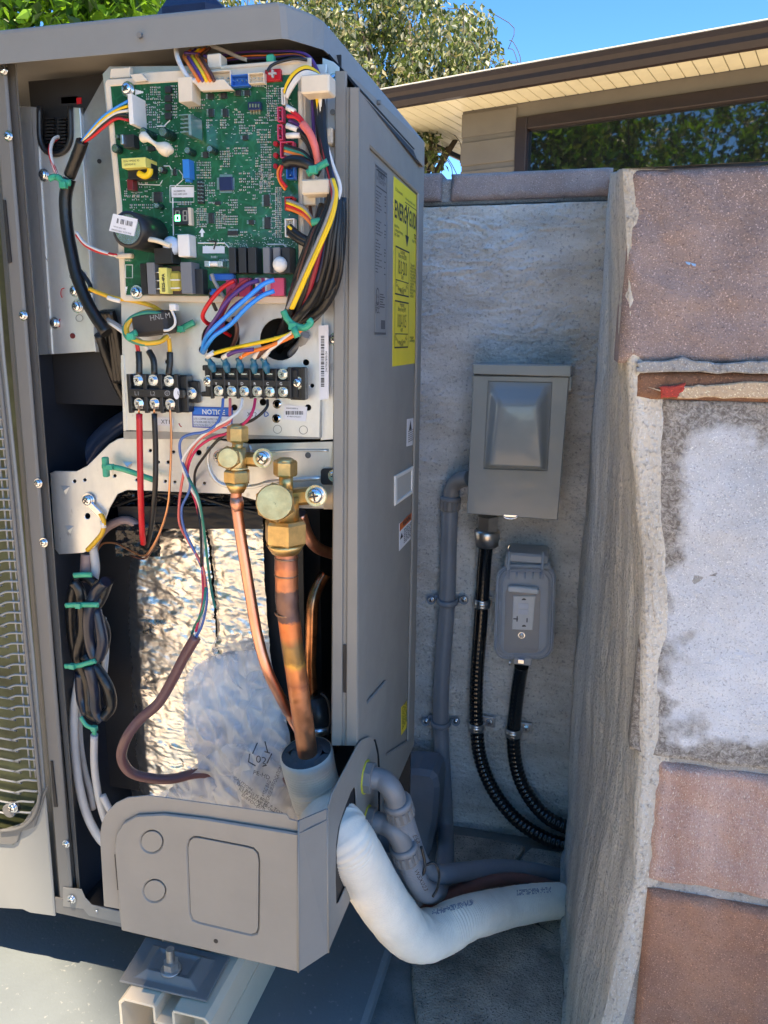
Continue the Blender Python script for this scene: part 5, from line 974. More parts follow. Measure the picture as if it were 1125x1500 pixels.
q = MB(); q.tube([pY(a, b_, VY+.0004) for a, b_ in ((365, 652), (368, 658), (372, 662), (430, 660), (482, 660))], .0016, 8); q.build('pressed_rib', GALV, un)
for a, b_ in ((96, 717), (102, 775), (188, 682)):
    q = MB(); c_ = pY(a, b_, VY); q.add([c_+V((-.006, -.0003, .004)), c_+V((.006, -.0003, .004)), c_+V((0, -.0032, -.001)), c_+V((0, -.0003, -.006))], [(0, 1, 2), (0, 2, 3), (1, 3, 2)]); q.build('dimple', GALV, brk_)
q = MB(); c_ = pY(451, 667, VY-.0006); q.cyl(c_+Y3*.002, c_, .003, 14); q.build('plug_hole', mat('hole_grey', (.1, .1, .1), .6), un)
fplate('bracket_window', [fpx(rrect(470, 686, 495, 710, 5), VY-.003)], VY-.0035, .0006, INNER, un); screw(un, pY(489, 697, VY-.005), .0044, me=HEX)
screw(un, pY(128, 733, VY-.004), .0056); q = MB(); q.hbox(pY(138, 745, VY-.004), (X3-Z3*.9).normalized(), Y3, (X3*.9+Z3).normalized(), .012, .0012, .0035, .001); q.build('ring_terminal', STEEL, un)
wire(YG, .0026, [(147, 752), (152, 764), (150, 780), (140, 793), (128, 806)], (.015, .02)); wire(WHITE, .0029, [(151, 763), (152, 773)], .0165, 'wire_marker')
def hexnut(mb, a, b_, r, rot=0, ch=.12): mb.ring([a, a.lerp(b_, .12), a.lerp(b_, .88), b_], [r*.9, r, r, r*.9], 6, sm=False, ph=rot)
def valve(parts): pass
VM = -.022                                            # valve centre line depth
def vx(a, b_, Y=VM): return pY(a, b_, Y)
sv = MB(); sv.cyl(vx(347, 656), vx(347, 706), .0085, 16); sv.cyl(vx(340, 672, VM-.022), vx(343, 672, VM+.04), .0095, 20); sv.hbox(vx(370, 673, VM+.012), X3, Y3, Z3, .017, .008, .006, .003); sv.cyl(vx(385, 671, VM+.004), vx(385, 671, VY), .0092, 20, ch=.001)
sv1 = sv.build('service_valve', BRASS, un)
q = MB(); hexnut(q, vx(348, 647), vx(348, 624), .0102, .25); q.ring([vx(348, 625), vx(348, 621.5)], [.0088, .006], 14); q.cyl(vx(348, 645), vx(348, 662), .0052, 14); q.build('valve_cap', BRASS, sv1)
q = MB(); hexnut(q, vx(336, 671, VM-.02), vx(334, 671, VM-.032), .0112, .1); q.ring([vx(334, 671, VM-.032), vx(334, 671, VM-.034)], [.0098, .0086], 20); q.build('stem_cap', BRASS, sv1)
q = MB(); hexnut(q, vx(347, 688), vx(347, 707), .0128, .25); q.ring([vx(347, 706), vx(347, 714), vx(347, 721)], [.0118, .0092, .0068], 18); q.build('flare_nut', BRASS, sv1)
q = MB(); q.ring([vx(347, 686.5), vx(347, 684)], .0105, 16); q.build('valve_ring', mat('pale_brass', (.75, .68, .4), .4, .8), sv1)
screw(un, pY(384, 671, VM+.002), .0078*.8); screw(un, pY(322, 670, VY-.004), .0072*.8)
lv = MB(); lv.cyl(vx(415, 728), vx(416, 765), .0145, 20); lv.cyl(vx(404, 737, VM-.03), vx(412, 737, VM+.04), .0155, 24); lv.hbox(vx(440, 727, VM+.012), X3*.97+Z3*.15, Y3, Z3*.97-X3*.15, .02, .008, .008, .003); lv.cyl(vx(463, 726, VM+.002), vx(463, 726, VY), .0102, 20, ch=.001)
lv1 = lv.build('service_valve', BRASS, un)
q = MB(); hexnut(q, vx(418, 697), vx(418, 674), .0112, .25); q.ring([vx(418, 675), vx(418, 671)], [.0098, .006], 14); q.cyl(vx(419, 695), vx(419, 720), .0066, 16); q.build('valve_cap', BRASS, lv1)
q = MB(); hexnut(q, vx(405, 737, VM-.024), vx(402, 736, VM-.042), .0182, .1); q.ring([vx(402, 736, VM-.042), vx(402, 736, VM-.0445)], [.0165, .0155], 28); sc2 = q.build('stem_cap', BRASS, lv1); ftext('BL', 398, 739, 5, VM-.0447, mat('engraved', (.3, .2, .09), .5, .6), sc2, rot=-20)
q = MB(); hexnut(q, vx(418, 761), vx(418, 797), .0205, .0); q.ring([vx(418, 796), vx(418, 803), vx(418, 810)], [.0185, .016, .0128], 24); q.build('flare_nut', BRASS, lv1)
screw(un, pY(462, 726, VM+.0005), .009*.8)
# pipes
lq = thing('liquid_pipe', 'thin bare copper pipe bending down from the smaller brass valve', 'pipe', tuple(vx(347, 719)))
q = MB(); q.tube([vx(347, 716), vx(346, 735), vx(351, 775), vx(359, 825), vx(368, 880), vx(377, 930), vx(391, 980), pY(410, 1020, VM+.012), pY(424, 1046, VM+.03), pY(438, 1070, VM+.03)], .0054, 14, 8); q.ring([vx(346, 728), vx(347, 737), vx(349, 748)], [.0057, .0066, .0056], 14); q.build('pipe', COPPER, lq)
SUC = mat('copper_brazed', (.8, .33, .16), .32, 1, .1, 60, r2=.45, dist=.0005); n, L, p = N(SUC)
tc = n.new('ShaderNodeTexCoord'); sp = n.new('ShaderNodeSeparateXYZ'); L.new(tc.outputs['Object'], sp.inputs[0]); nz_ = n.new('ShaderNodeTexNoise'); nz_.inputs['Scale'].default_value = 130; nz_.inputs['Detail'].default_value = 5; L.new(tc.outputs['Object'], nz_.inputs[0])
mm_ = n.new('ShaderNodeMath'); mm_.operation = 'MULTIPLY_ADD'; L.new(nz_.outputs[0], mm_.inputs[0]); mm_.inputs[1].default_value = .012; L.new(sp.outputs[2], mm_.inputs[2])
zA, zB = vx(420, 806).z, vx(445, 1090).z; org_z = zA; mr = n.new('ShaderNodeMapRange'); mr.inputs[1].default_value = .006; mr.inputs[2].default_value = zB-zA+.006; L.new(mm_.outputs[0], mr.inputs[0])
rp = n.new('ShaderNodeValToRGB'); e = rp.color_ramp.elements; e[0].position = 0; e[0].color = (.35, .17, .12, 1); e[1].position = 1; e[1].color = (.8, .36, .2, 1)
for ps, c_ in ((.08, (.5, .2, .13, 1)), (.1, (.62, .25, .13, 1)), (.19, (.6, .25, .14, 1)), (.2, (.2, .13, .12, 1)), (.34, (.19, .12, .11, 1)), (.355, (.75, .25, .1, 1)), (.43, (.6, .22, .1, 1)), (.47, (.3, .2, .1, 1)), (.55, (.33, .21, .09, 1)), (.575, (.72, .42, .12, 1)), (.6, (.72, .3, .14, 1)), (.66, (.6, .25, .13, 1)), (.68, (.5, .2, .12, 1)), (.72, (.78, .34, .18, 1))): x_ = e.new(ps); x_.color = c_
L.new(mr.outputs[0], rp.inputs[0]); L.new(rp.outputs[0], p.inputs['Base Color']); r3 = n.new('ShaderNodeMapRange'); r3.inputs[1].default_value = .3; r3.inputs[2].default_value = .7; r3.inputs[3].default_value = .3; r3.inputs[4].default_value = .62; L.new(nz_.outputs[0], r3.inputs[0]); L.new(r3.outputs[0], p.inputs['Roughness'])
sq = thing('suction_pipe', 'thick heat-stained copper pipe running from the larger brass valve into white insulation', 'pipe', tuple(vx(420, 806)))
q = MB(); cps = [vx(419, 806), vx(419.5, 835), vx(420, 858), vx(421, 885), vx(424, 912), vx(428, 945), vx(434, 985, -.02), vx(440, 1030, -.016), vx(446, 1070, -.008), vx(452, 1112, .006), pY(462, 1160, .02)]
rr = [.0106, .0112, .0110, .0111, .0108, .0107, .0106, .0106, .0106, .0106, .0106]; PP = cr(cps, 6); q.ring(PP, [float(np.interp(i/6, range(11), rr))*(1.03 if 14 < i < 18 else 1) for i in range(len(PP))], 20); q.build('pipe', SUC, sq)
for a in (817, 842, 898): q = MB(); q.ring([vx(419.5, a-1.5), vx(419.5, a), vx(419.5, a+1.5)], [.0111, .0117, .0111], 20, cap=False); q.build('braze_ring', mat('braze', (.3, .18, .13), .4, 1), sq)
wire(COPPER, .0063, [(440, 752), (448, 778), (458, 796), (472, 806), (490, 812)], (.03, .05, .1), 'pipe', None, 12); wire(mat('copper_tarnished', (.45, .2, .1), .25, 1, .45, 60), .0068, [(476, 842), (466, 858), (458, 885), (456, 930), (455, 975), (457, 1030)], (.08, .06, .06), 'pipe', None, 12)
q = MB(); q.ring([pY(462, 1018, .06), pY(466, 1040, .06), pY(468, 1100, .06)], [.012, .018, .02], 18); q.ring([pY(466, 1056, .06), pY(467, 1066, .06)], .021, 20, mi=1); q.build('pipe_plug', [BLK, ALU], un)
wire(BLACK, .0015, [(470, 1015), (480, 1025), (484, 1050), (480, 1085)], .04)
# ================================================================ FOIL-WRAPPED COMPRESSOR
FOIL = mat('crinkled_foil', (.9, .88, .85), .27, 1, .04, 40, r2=.42); n, L, p = N(FOIL); tc = n.new('ShaderNodeTexCoord'); mp = n.new('ShaderNodeMapping'); mp.inputs['Scale'].default_value = (.7, 1, 1.4); L.new(tc.outputs['Object'], mp.inputs[0])
v1_ = n.new('ShaderNodeTexNoise'); v1_.noise_type = 'RIDGED_MULTIFRACTAL'; v1_.inputs['Scale'].default_value = 55; v1_.inputs['Detail'].default_value = 4; v1_.inputs['Distortion'].default_value = .8; L.new(mp.outputs[0], v1_.inputs[0])
bu = n.new('ShaderNodeBump'); bu.inputs['Strength'].default_value = .75; bu.inputs['Distance'].default_value = .0012; L.new(v1_.outputs[0], bu.inputs['Height']); L.new(bu.outputs[0], p.inputs['Normal'])
fo = thing('compressor_jacket', 'crinkled silver foil blanket around the compressor', 'x', (0, 0, 0)); bpy.data.objects.remove(fo)
slx = lambda y: float(np.interp(y, [770, 800, 850, 900, 955], [300, 306, 311, 315, 318]))
def foil(name, edge, yt, yb, depth, nu, nv, sd, slit=True):
    vs = []
    for j in range(nv+1):
        y = yt+(yb-yt)*j/nv; a, b_ = edge(y)
        for i in range(nu+1):
            t = i/nu; x = a+(b_-a)*t; d = depth(t, y); P_ = pY(x, y, d)
            h = noise.fractal(V((P_.x*26+sd, P_.z*46, sd)), .7, 2.1, 4)*.0022+abs(noise.noise(V((P_.x*60, P_.z*150, sd+2))))*.0016
            if slit: 
                e_ = abs(x-slx(y)-noise.noise(V((y*.1, 3, 1)))*2.4)
                if y < 958 and e_ < 7: h -= .002*(1-e_/7)
            vs.append(P_-Y3*h)
    fs = []
    for j in range(nv):
        y = yt+(yb-yt)*(j+.5)/nv; a, b_ = edge(y)
        for i in range(nu):
            x = a+(b_-a)*(i+.5)/nu; w_ = 2.6*min(1, max(0, (960-y)/60))*(.75+.5*noise.noise(V((y*.25, 0, 0))))
            if slit and abs(x-slx(y)-noise.noise(V((y*.1, 3, 1)))*2.4) < w_: continue
            fs.append((j*(nu+1)+i, (j+1)*(nu+1)+i, (j+1)*(nu+1)+i+1, j*(nu+1)+i+1))
    me = bpy.data.meshes.new(name); me.from_pydata([tuple(v) for v in vs], [], fs); me.polygons.foreach_set('use_smooth', [True]*len(fs)); me.update(); return finish(name, me, FOIL, un)
foil('compressor_blanket', lambda y: (float(np.interp(y, [765, 790, 820, 860, 1000, 1200], [246, 205, 182, 178, 182, 196])), float(np.interp(y, [765, 860, 1000, 1200], [385, 388, 400, 430]))), 768, 1200, lambda t, y: .078+.035*max(0, 1-t/.11)**1.4, 150, 250, 1.0)
foil('compressor_blanket', lambda y: (390, 412) if y < 900 else (392, 425), 782, 1060, lambda t, y: .1+.01*t, 16, 130, 5.0, False)
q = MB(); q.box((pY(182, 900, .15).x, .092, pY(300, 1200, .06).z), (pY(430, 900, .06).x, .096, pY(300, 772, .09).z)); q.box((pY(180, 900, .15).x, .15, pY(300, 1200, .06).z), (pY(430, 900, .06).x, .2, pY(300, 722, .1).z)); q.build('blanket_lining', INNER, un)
PLS_ = mat('black_film', (.012, .013, .016), .12, 0, .3, 20, .8, 45, dist=.004)
def blob_sheet(name, px, Y, m_, sd, nu=40, nv=20, amp=.006):
    x0, y0, x1, y1 = px; vs = []
    for j in range(nv+1):
        for i in range(nu+1):
            P_ = pY(x0+(x1-x0)*i/nu, y0+(y1-y0)*j/nv, Y); vs.append(P_-Y3*(noise.fractal(V((P_.x*30, P_.z*70, sd)), .8, 2, 4)*amp))
    me = bpy.data.meshes.new(name); me.from_pydata([tuple(v) for v in vs], [], [(j*(nu+1)+i, (j+1)*(nu+1)+i, (j+1)*(nu+1)+i+1, j*(nu+1)+i+1) for j in range(nv) for i in range(nu)]); me.polygons.foreach_set('use_smooth', [True]*(nu*nv)); me.update(); return finish(name, me, m_, un)
blob_sheet('black_wrap', (160, 700, 385, 742), .06, PLS_, 1); blob_sheet('black_wrap', (172, 742, 385, 775), .05, INNER, 2, amp=.003)
blob_sheet('black_wrap', (170, 768, 235, 815), .045, PLS_, 4, 24, 16)
q = MB(); q.tube([pY(a, b_, .05) for a, b_ in ((165, 742), (200, 730), (240, 722), (290, 728), (340, 742), (385, 752))], .002, 8); q.build('black_tube', BLK2, un)
# ---- left compartment: cable bundle, white cables
bc = thing('cable_bundle', 'black cables folded up and tied with green cable ties beside the foil', 'cable', tuple(pY(130, 850, .03)))
def bun(pts, r, Y, m_=BLK2, ov=1.0): q = MB(); P_ = cr([pY(a, b_, Y+U(-.004, .004)) for a, b_ in pts], 6); q.ring(P_, r, 10, oval=ov); return q.build('cable', m_, bc)
NV_ = mat('navy_sleeve', (.012, .018, .035), .28, 0, .2, 60)
for pts, r_, Y_, m_ in (([(112, 850), (104, 880), (105, 930), (116, 985), (120, 1030), (140, 1050), (158, 1040)], .0055, .02, BLK2), ([(108, 852), (118, 870), (122, 920), (114, 960), (128, 1000), (133, 1045)], .006, .012, BLK2), ([(155, 852), (140, 868), (130, 900), (132, 940), (142, 965), (150, 940), (140, 890)], .0062, .006, NV_), ([(158, 850), (150, 872), (138, 890), (120, 900)], .0062, .012, BLK2), ([(124, 960), (146, 985), (160, 1010), (163, 1035), (150, 1052)], .006, .008, BLK2), ([(130, 975), (138, 1010), (140, 1040), (150, 1056)], .006, .004, NV_), ([(110, 848), (125, 845), (140, 855)], .0052, .02, BLK2), ([(120, 890), (146, 905), (156, 930), (148, 960), (130, 970)], .005, .014, BLK2), ([(118, 985), (120, 1020), (128, 1046)], .0065, .012, NV_)): bun(pts, r_, Y_, m_)
for pts, hd_ in (([(96, 887), (115, 886), (144, 886)], (115, 887)), ([(95, 976), (115, 975), (140, 968)], (106, 976)), ([(108, 843), (122, 842), (134, 842)], None), ([(118, 1050), (126, 1062), (136, 1067)], (138, 1067)), ([(138, 1066), (138, 1076)], None)): tie(pts, -.003, hd_, par=bc)
wc = thing('white_cable', 'white and grey flexible cables curving down the left of the compartment', 'cable', tuple(pY(120, 1100, .03)))
WG = mat('white_cable_sheath', (.6, .57, .54), .4, 0, .06, 30); MV = mat('mauve_cable', (.3, .21, .2), .4)
for pts, r_, Y_, m_ in (([(116, 995), (109, 1040), (109, 1090), (116, 1150), (128, 1195), (146, 1228), (165, 1245)], .0052, (.02, .02, .03), WG), ([(118, 1010), (116, 1070), (122, 1120), (132, 1160), (136, 1185)], .004, (.04, .04), WG), ([(138, 1076), (138, 1120), (144, 1165), (152, 1196), (160, 1215)], .0042, (.015, .03), WG), ([(151, 905), (155, 950), (152, 990)], .0038, (.03, .03), WG), ([(128, 810), (127, 830), (126, 850)], .007, (.035, .035), MV), ([(136, 800), (140, 830), (138, 850)], .0048, (.035, .035), WG), ([(133, 815), (142, 790), (160, 770), (185, 762), (205, 772)], .005, (.04, .05), MV), ([(150, 1165), (160, 1185), (170, 1200)], .004, (.02, .02), WG)):
    q = wire(m_, r_, pts, Y_, 'cable', wc, 10)
tie([(86, 522), (112, 535), (140, 556), (178, 580)], .06, None, .0024); q = tie([(150, 683), (175, 686), (200, 694), (225, 703)], .006, (162, 684)); 
q = MB(); q.hbox(pY(155, 684, .008), X3, Y3, Z3, .003, .003, .0105, .001); q.build('cable_tie', ZIP, un)
blob_sheet('fan_duct', (60, 600, 200, 720), .2, PLS_, 7, 30, 20, .012)
wire(mat('inner_pipe', (.05, .07, .12), .15, .2), .012, [(105, 705), (125, 675), (150, 640), (190, 612), (230, 600)], (.1, .12), 'inner_hose', None, 12); wire(GRY, .0035, [(130, 520), (155, 540), (180, 552)], .1); wire(RED, .003, [(135, 517), (150, 522), (165, 528)], .08); wire(BLK2, .005, [(145, 490), (155, 520), (170, 560), (190, 600)], (.02, .06))
for i in range(3): wire(BLK2, .005, [(150+6*i, 455), (160+5*i, 485), (166+5*i, 520), (172+5*i, 560)], (.025, .045))
q = MB(); fbox(q, 118, 517, 140, 530, .07, .09, .002); fbox(q, 140, 520, 158, 534, .075, .09, .002); q.build('connector', MATS['grey_nylon'], un)
# ================================================================ PLASTIC BAG
bag = thing('plastic_bag', 'clear crumpled plastic bag with printed warning stuffed behind the bottom cover', 'bag', tuple(pY(340, 1200, -.02)))
mat('bag_print', (.06, .06, .07), .6); BAG = bpy.data.materials.new('clear_film'); BAG.use_nodes = True; n = BAG.node_tree.nodes; L = BAG.node_tree.links; p = n['Principled BSDF']; p.inputs['Base Color'].default_value = (.95, .95, .96, 1); p.inputs['Roughness'].default_value = .12; p.inputs['Specular IOR Level'].default_value = .9
tr_ = n.new('ShaderNodeBsdfTransparent'); tl_ = n.new('ShaderNodeBsdfTranslucent'); tl_.inputs[0].default_value = (.97, .97, .98, 1); m1 = n.new('ShaderNodeMixShader'); m2 = n.new('ShaderNodeMixShader'); m1.inputs[0].default_value = .3; m2.inputs[0].default_value = .62
L.new(p.outputs[0], m1.inputs[1]); L.new(tl_.outputs[0], m1.inputs[2]); L.new(tr_.outputs[0], m2.inputs[1]); L.new(m1.outputs[0], m2.inputs[2]); L.new(m2.outputs[0], n['Material Output'].inputs[0])
nb_ = n.new('ShaderNodeTexVoronoi'); nb_.feature = 'DISTANCE_TO_EDGE'; nb_.inputs['Scale'].default_value = 1; tcb = n.new('ShaderNodeTexCoord'); mpb = n.new('ShaderNodeMapping'); mpb.inputs['Rotation'].default_value = (.2, .6, .3); mpb.inputs['Scale'].default_value = (34, 20, 18); nzb = n.new('ShaderNodeTexNoise'); nzb.inputs['Scale'].default_value = 14; vab = n.new('ShaderNodeVectorMath'); vab.operation = 'MULTIPLY_ADD'; vab.inputs[1].default_value = (.02, .02, .02); L.new(tcb.outputs['Object'], nzb.inputs[0]); L.new(nzb.outputs['Color'], vab.inputs[0]); L.new(tcb.outputs['Object'], vab.inputs[2]); L.new(vab.outputs[0], mpb.inputs[0]); L.new(mpb.outputs[0], nb_.inputs[0]); bb = n.new('ShaderNodeBump'); bb.inputs['Distance'].default_value = .014; bb.inputs['Strength'].default_value = .9; L.new(nb_.outputs[0], bb.inputs['Height']); L.new(bb.outputs[0], p.inputs['Normal'])
lw = n.new('ShaderNodeLayerWeight'); lw.inputs[0].default_value = .42; L.new(bb.outputs[0], lw.inputs['Normal']); cr2 = n.new('ShaderNodeMapRange'); cr2.inputs[1].default_value = .0; cr2.inputs[2].default_value = .8; cr2.inputs[3].default_value = .5; cr2.inputs[4].default_value = .92; L.new(lw.outputs['Facing'], cr2.inputs[0]); L.new(cr2.outputs[0], m2.inputs[0])
rows = [(953, 340, 383), (960, 312, 392), (975, 284, 398), (995, 271, 403), (1020, 268, 410), (1050, 270, 418), (1075, 268, 424), (1095, 275, 427), (1108, 288, 428), (1125, 291, 428), (1145, 268, 430), (1160, 236, 433), (1180, 226, 435), (1215, 222, 437)]
def bagd(x, y): 
    q = noise.fractal(V((x*.012, y*.009, 2.3)), 1.3, 2.1, 3)*.010+(abs(noise.noise(V((x*.035-y*.03, y*.012+x*.02, 9))))-.2)*.018; return .05-.022*math.sin(min(1, max(0, (y-950)/260))*math.pi*.8)+q-abs(noise.noise(V((x*.022+y*.012, y*.007-x*.008, 6))))*.02
def bagsheet(rows, dd, sd, nu=70, nv=110, name='film'):
    vs = []
    for j in range(nv+1):
        y = rows[0][0]+(rows[-1][0]-rows[0][0])*j/nv; a = float(np.interp(y, [r[0] for r in rows], [r[1] for r in rows])); b_ = float(np.interp(y, [r[0] for r in rows], [r[2] for r in rows]))
        a += noise.noise(V((y*.06, sd, 0)))*4; b_ += noise.noise(V((y*.06, sd, 5)))*3
        for i in range(nu+1): x = a+(b_-a)*i/nu; vs.append(pY(x, y, min(.072+dd*.3, max(.004, bagd(x, y+sd)+dd))))
    me = bpy.data.meshes.new(name); me.from_pydata([tuple(v) for v in vs], [], [(j*(nu+1)+i, (j+1)*(nu+1)+i, (j+1)*(nu+1)+i+1, j*(nu+1)+i+1) for j in range(nv) for i in range(nu)]); me.polygons.foreach_set('use_smooth', [True]*(nu*nv)); me.update(); return finish(name, me, BAG, bag)
bagsheet(rows, 0, 0); bagsheet([(y, a+6, b_-5) for y, a, b_ in rows], .014, 37)
bagsheet([(1090, 330, 425), (1110, 300, 430), (1140, 262, 436), (1170, 240, 436), (1215, 232, 438)], -.008, 80, 50, 50)
def btext(s, px, py, hpx, rot, sx=1): 
    Y_ = max(.0, bagd(px, py)-.014); o = ftext(s, px, py, hpx, Y_, mat('bag_print', (.06, .06, .07), .6), bag, rot=rot, sx=sx)
    for v in o.data.vertices:                          # lay the lettering along the folds
        w_ = v.co+WO[bag.name]; v.co.y += noise.noise(V((w_.x*60, w_.z*60, 1)))*.002
for a, b_ in (((377, 1088), (370, 1104)), ((388, 1086), (392, 1102)), ((366, 1104), (364, 1116)), ((364, 1116), (378, 1124)), ((378, 1124), (390, 1121)), ((391, 1118), (398, 1104)), ((388, 1101), (395, 1103))):
    q = MB(); q.tube([pY(*a, max(0, bagd(*a)-.014)), pY(*b_, max(0, bagd(*b_)-.014))], .0007, 5); q.build('bag_print', MATS['bag_print'], bag)
btext('02', 374, 1116, 11, -8); btext('PE-HD', 370, 1134, 6, -12)
for i, s in enumerate(['CAUTION:', 'THIS BAG IS NOT A TOY.', 'KEEP AWAY FROM CHILDREN,', 'SUFFOCATION DANGER.']): btext(s, 341+i*4, 1140+i*8.5, 4.6, -28)
for i, s in enumerate(['THIS PLASTIC BAG', 'MAY CAUSE SUFFOCATION', 'KEEP IT AWAY', 'FROM BABIES AND', 'CHILDREN']): btext(s, 380+i*8, 1186, 5, 68, .8)
# ================================================================ BOTTOM VALVE COVER
cvq = pX(481, 1395, XW); CZ = cvq.z; CYF = pZ(437, 1424, CZ).y; print('cover z', CZ, 'front', CYF, 'chamfer y', cvq.y, 'left', pZ(178, 1363, CZ))
co1 = [(152, 1328), (146, 1224), (149, 1205), (157, 1189), (170, 1176), (187, 1168), (218, 1165), (350, 1183), (420, 1193), (424, 1200), (437, 1203), (437, 1424), (178, 1363), (174, 1332)]
kn = [circ((222, 1233), 16.5, 28), circ((226, 1305), 16.5, 28)]; kr = [(290, 1226), (362, 1240), (372, 1243), (378, 1250), (380, 1262), (379, 1360), (376, 1368), (368, 1370), (292, 1352), (282, 1348), (278, 1338), (274, 1240), (277, 1230), (282, 1226)]
CVB = PAINT
vc = fplate('valve_cover', [fpx(co1, CYF+.0035)], CYF+.0035, .0014, CVB, un, .0005)
rim_i = [(178, 1363), (174, 1330), (167, 1242), (170, 1222), (180, 1206), (200, 1195), (240, 1193), (300, 1200), (437, 1222), (437, 1424)]
fplate('cover_face', [fpx(rim_i, CYF)]+[fpx(h, CYF) for h in kn+[kr]], CYF, .0032, CVB, vc, .0012)
for h in ([circ((222, 1233), 15.3, 28), circ((226, 1305), 15.3, 28)]): fplate('knockout', [fpx(h, CYF+.0004)], CYF+.0004, .0028, CVB, vc, .0003)
cx_, cy_ = 328, 1298; fplate('knockout', [fpx([((a-cx_)*.975+cx_, (b_-cy_)*.98+cy_) for a, b_ in kr], CYF+.0004)], CYF+.0004, .0028, CVB, vc, .0003)
fplate('slot', [fpx([(166.5, 1253), (169, 1253), (173.5, 1305), (171, 1305)], CYF-.0005)], CYF+.0006, .001, INNER, vc)
q = MB(); c_ = pY(316, 1379, CYF-.0004); q.cyl(c_+Y3*.001, c_, .0022, 12); q.build('plug_hole', INNER, un)
# chamfered corner and the side wing
A = pY(437, 1203, CYF); B_ = pY(437, 1424, CYF); D_ = V((XW, cvq.y, CZ)); C_ = V((XW, cvq.y, pX(482, 1180, XW).z)); 
cm = MB(); nn = (D_-B_).normalized().cross(Z3); cm.add([A, B_, D_, C_]+[x+V((-.001, .0012, 0)) for x in (A, B_, D_, C_)], [(0, 1, 2, 3), (4, 7, 6, 5), (0, 3, 7, 4), (1, 5, 6, 2)]); cm.build('cover_corner', CVB, vc)
rb_ = MB(); rb_.ring(cr([A+V((0, 0, -.0)), B_], 1), .0009, 8); rb_.ring([C_, D_], .0009, 8); rb_.build('fold', CVB, vc)
lp_ = MB(); a_, b_ = pY(430, 1222, CYF-.0002), pY(437, 1222, CYF-.0003); lp_.tube([b_, A.lerp(B_, .085)+(D_-B_)*.5, C_.lerp(D_, .07)], .0006, 6); lp_.build('fold', CVB, vc)
wing = [(481, 1395), (482, 1180), (487, 1162), (505, 1128), (523, 1094), (530, 1084), (541, 1079), (549, 1086), (553, 1105), (554, 1140), (554, 1200)]; wing2 = wing
dh = [(493, 1324), (492, 1290), (492.5, 1236), (496, 1212), (503, 1190), (514, 1161), (519, 1153), (521.5, 1156), (522.5, 1180), (522, 1235), (518, 1262), (508, 1296), (497, 1322)]
wsp = spx(wing2, XW); wsp.append((wsp[-1][0], CZ)); wg = splate('cover_wing', [wsp, spx(dh, XW)], XW, .0016, CVB, vc, .0006)

splate('plug_hole', [spx([(a, b_) for a, b_ in dh], XW-.0026)], XW-.0026, .0006, INNER, un)
splate('black_gap', [spx([(487, 1092), (522, 1094), (505, 1130), (490, 1155)], -.002)], -.0045, .0006, INNER, un) if 0 else None
q = MB(); q.tube([pX(a, b_, .0012) for a, b_ in ((549, 1084), (553.6, 1104), (555.4, 1140), (555.5, 1205))], .0012, 6); q.build('shadow_gap', INNER, un)
# flange strip under the cover (base), painted foot with bolt
ft = MB(); z_ = -.7; a, b_, c_, d_ = pZ(213, 1372, z_), pZ(337, 1401, z_), pZ(302, 1466, z_), pZ(174, 1436, z_)
FP = mat('foot_grey', (.2, .2, .195), .35, 0, .08, 12, .1, 300, dist=.0004)
th = V((0, 0, .003)); up = V((0, 0, .007)); ce = (a+b_+c_+d_)/4
rim = [a, b_, c_, d_]; i1 = [p_.lerp(ce, .28) for p_ in rim]; i2 = [p_.lerp(ce, .5)+up for p_ in rim]; i3 = [p_.lerp(ce, .62)+up*.6 for p_ in rim]
ft.add([p_-th for p_ in rim]+rim+i1+i2+i3+[ce+up*.6], [(0, 3, 2, 1)]+[(k_*4+i, k_*4+(i+1) % 4, k_*4+4+(i+1) % 4, k_*4+4+i) for k_ in range(4) for i in range(4)]+[(16+i, 16+(i+1) % 4, 20) for i in range(4)])
foot = ft.build('foot_plate', FP, un); m_ = foot.modifiers.new('b', 'BEVEL'); m_.width = .0015; m_.segments = 2
bp = pZ(251, 1421, -.695); q = MB(); q.cyl(bp, bp+Z3*.003, .0115, 24, ch=.0008); q.ring([bp+Z3*.003, bp+Z3*.0115], .0088, 6, sm=False); q.ring([bp+Z3*(.0115+.0012*i*.5) for i in range(28)], [.0046 if i % 2 else .004 for i in range(28)], 14)
q.build('anchor_bolt', mat('galv_bolt', (.5, .5, .49), .4, .9, .2, 100), un)
# ================================================================ RAIL, PAD, LINE SET
RB = mat('beige_rail', (.72, .6, .45), .5, 0, .05, 10)
z0r = -.704; fl_, fr_ = pZ(172, 1462, z0r), pZ(308, 1492, z0r); yF = (fl_.y+fr_.y)/2; xl, xr = fl_.x, fr_.x; W_ = xr-xl; H_r = .095; t_ = .003
mid = (xl+xr)/2
prof = [(xl+.006, 0), (mid-.012, 0), (mid-.010, -.004), (mid-.010, -.02), (mid+.010, -.02), (mid+.010, -.004), (mid+.012, 0), (xr-.006, 0), (xr, -.006), (xr, -H_r), (mid+t_/2, -H_r), (mid-t_/2, -H_r), (xl, -H_r), (xl, -.006)]
in1 = [(xl+t_, -.008), (xl+.008, -t_), (mid-.010-t_, -t_), (mid-.010-t_, -.02-t_), (mid-t_/2, -.02-t_), (mid-t_/2, -H_r+t_), (xl+t_, -H_r+t_)]
in2 = [(2*mid-x, z) for x, z in in1]
rl = thing('mounting_rail', 'hollow beige plastic rail carrying the front foot of the outdoor unit', 'rail', (mid, .1, GZ))
me = flat([[(x, z0r+z) for x, z in prof], [(x, z0r+z) for x, z in in1], [(x, z0r+z) for x, z in in2]], (0, yF, 0), X3, Z3, .40, .0004); finish('rail', me, RB, rl)
q = MB(); q.box((xl+.003, yF+.06, z0r-H_r+.003), (xr-.003, yF+.062, z0r-.024)); q.build('rail_web', RB, rl)
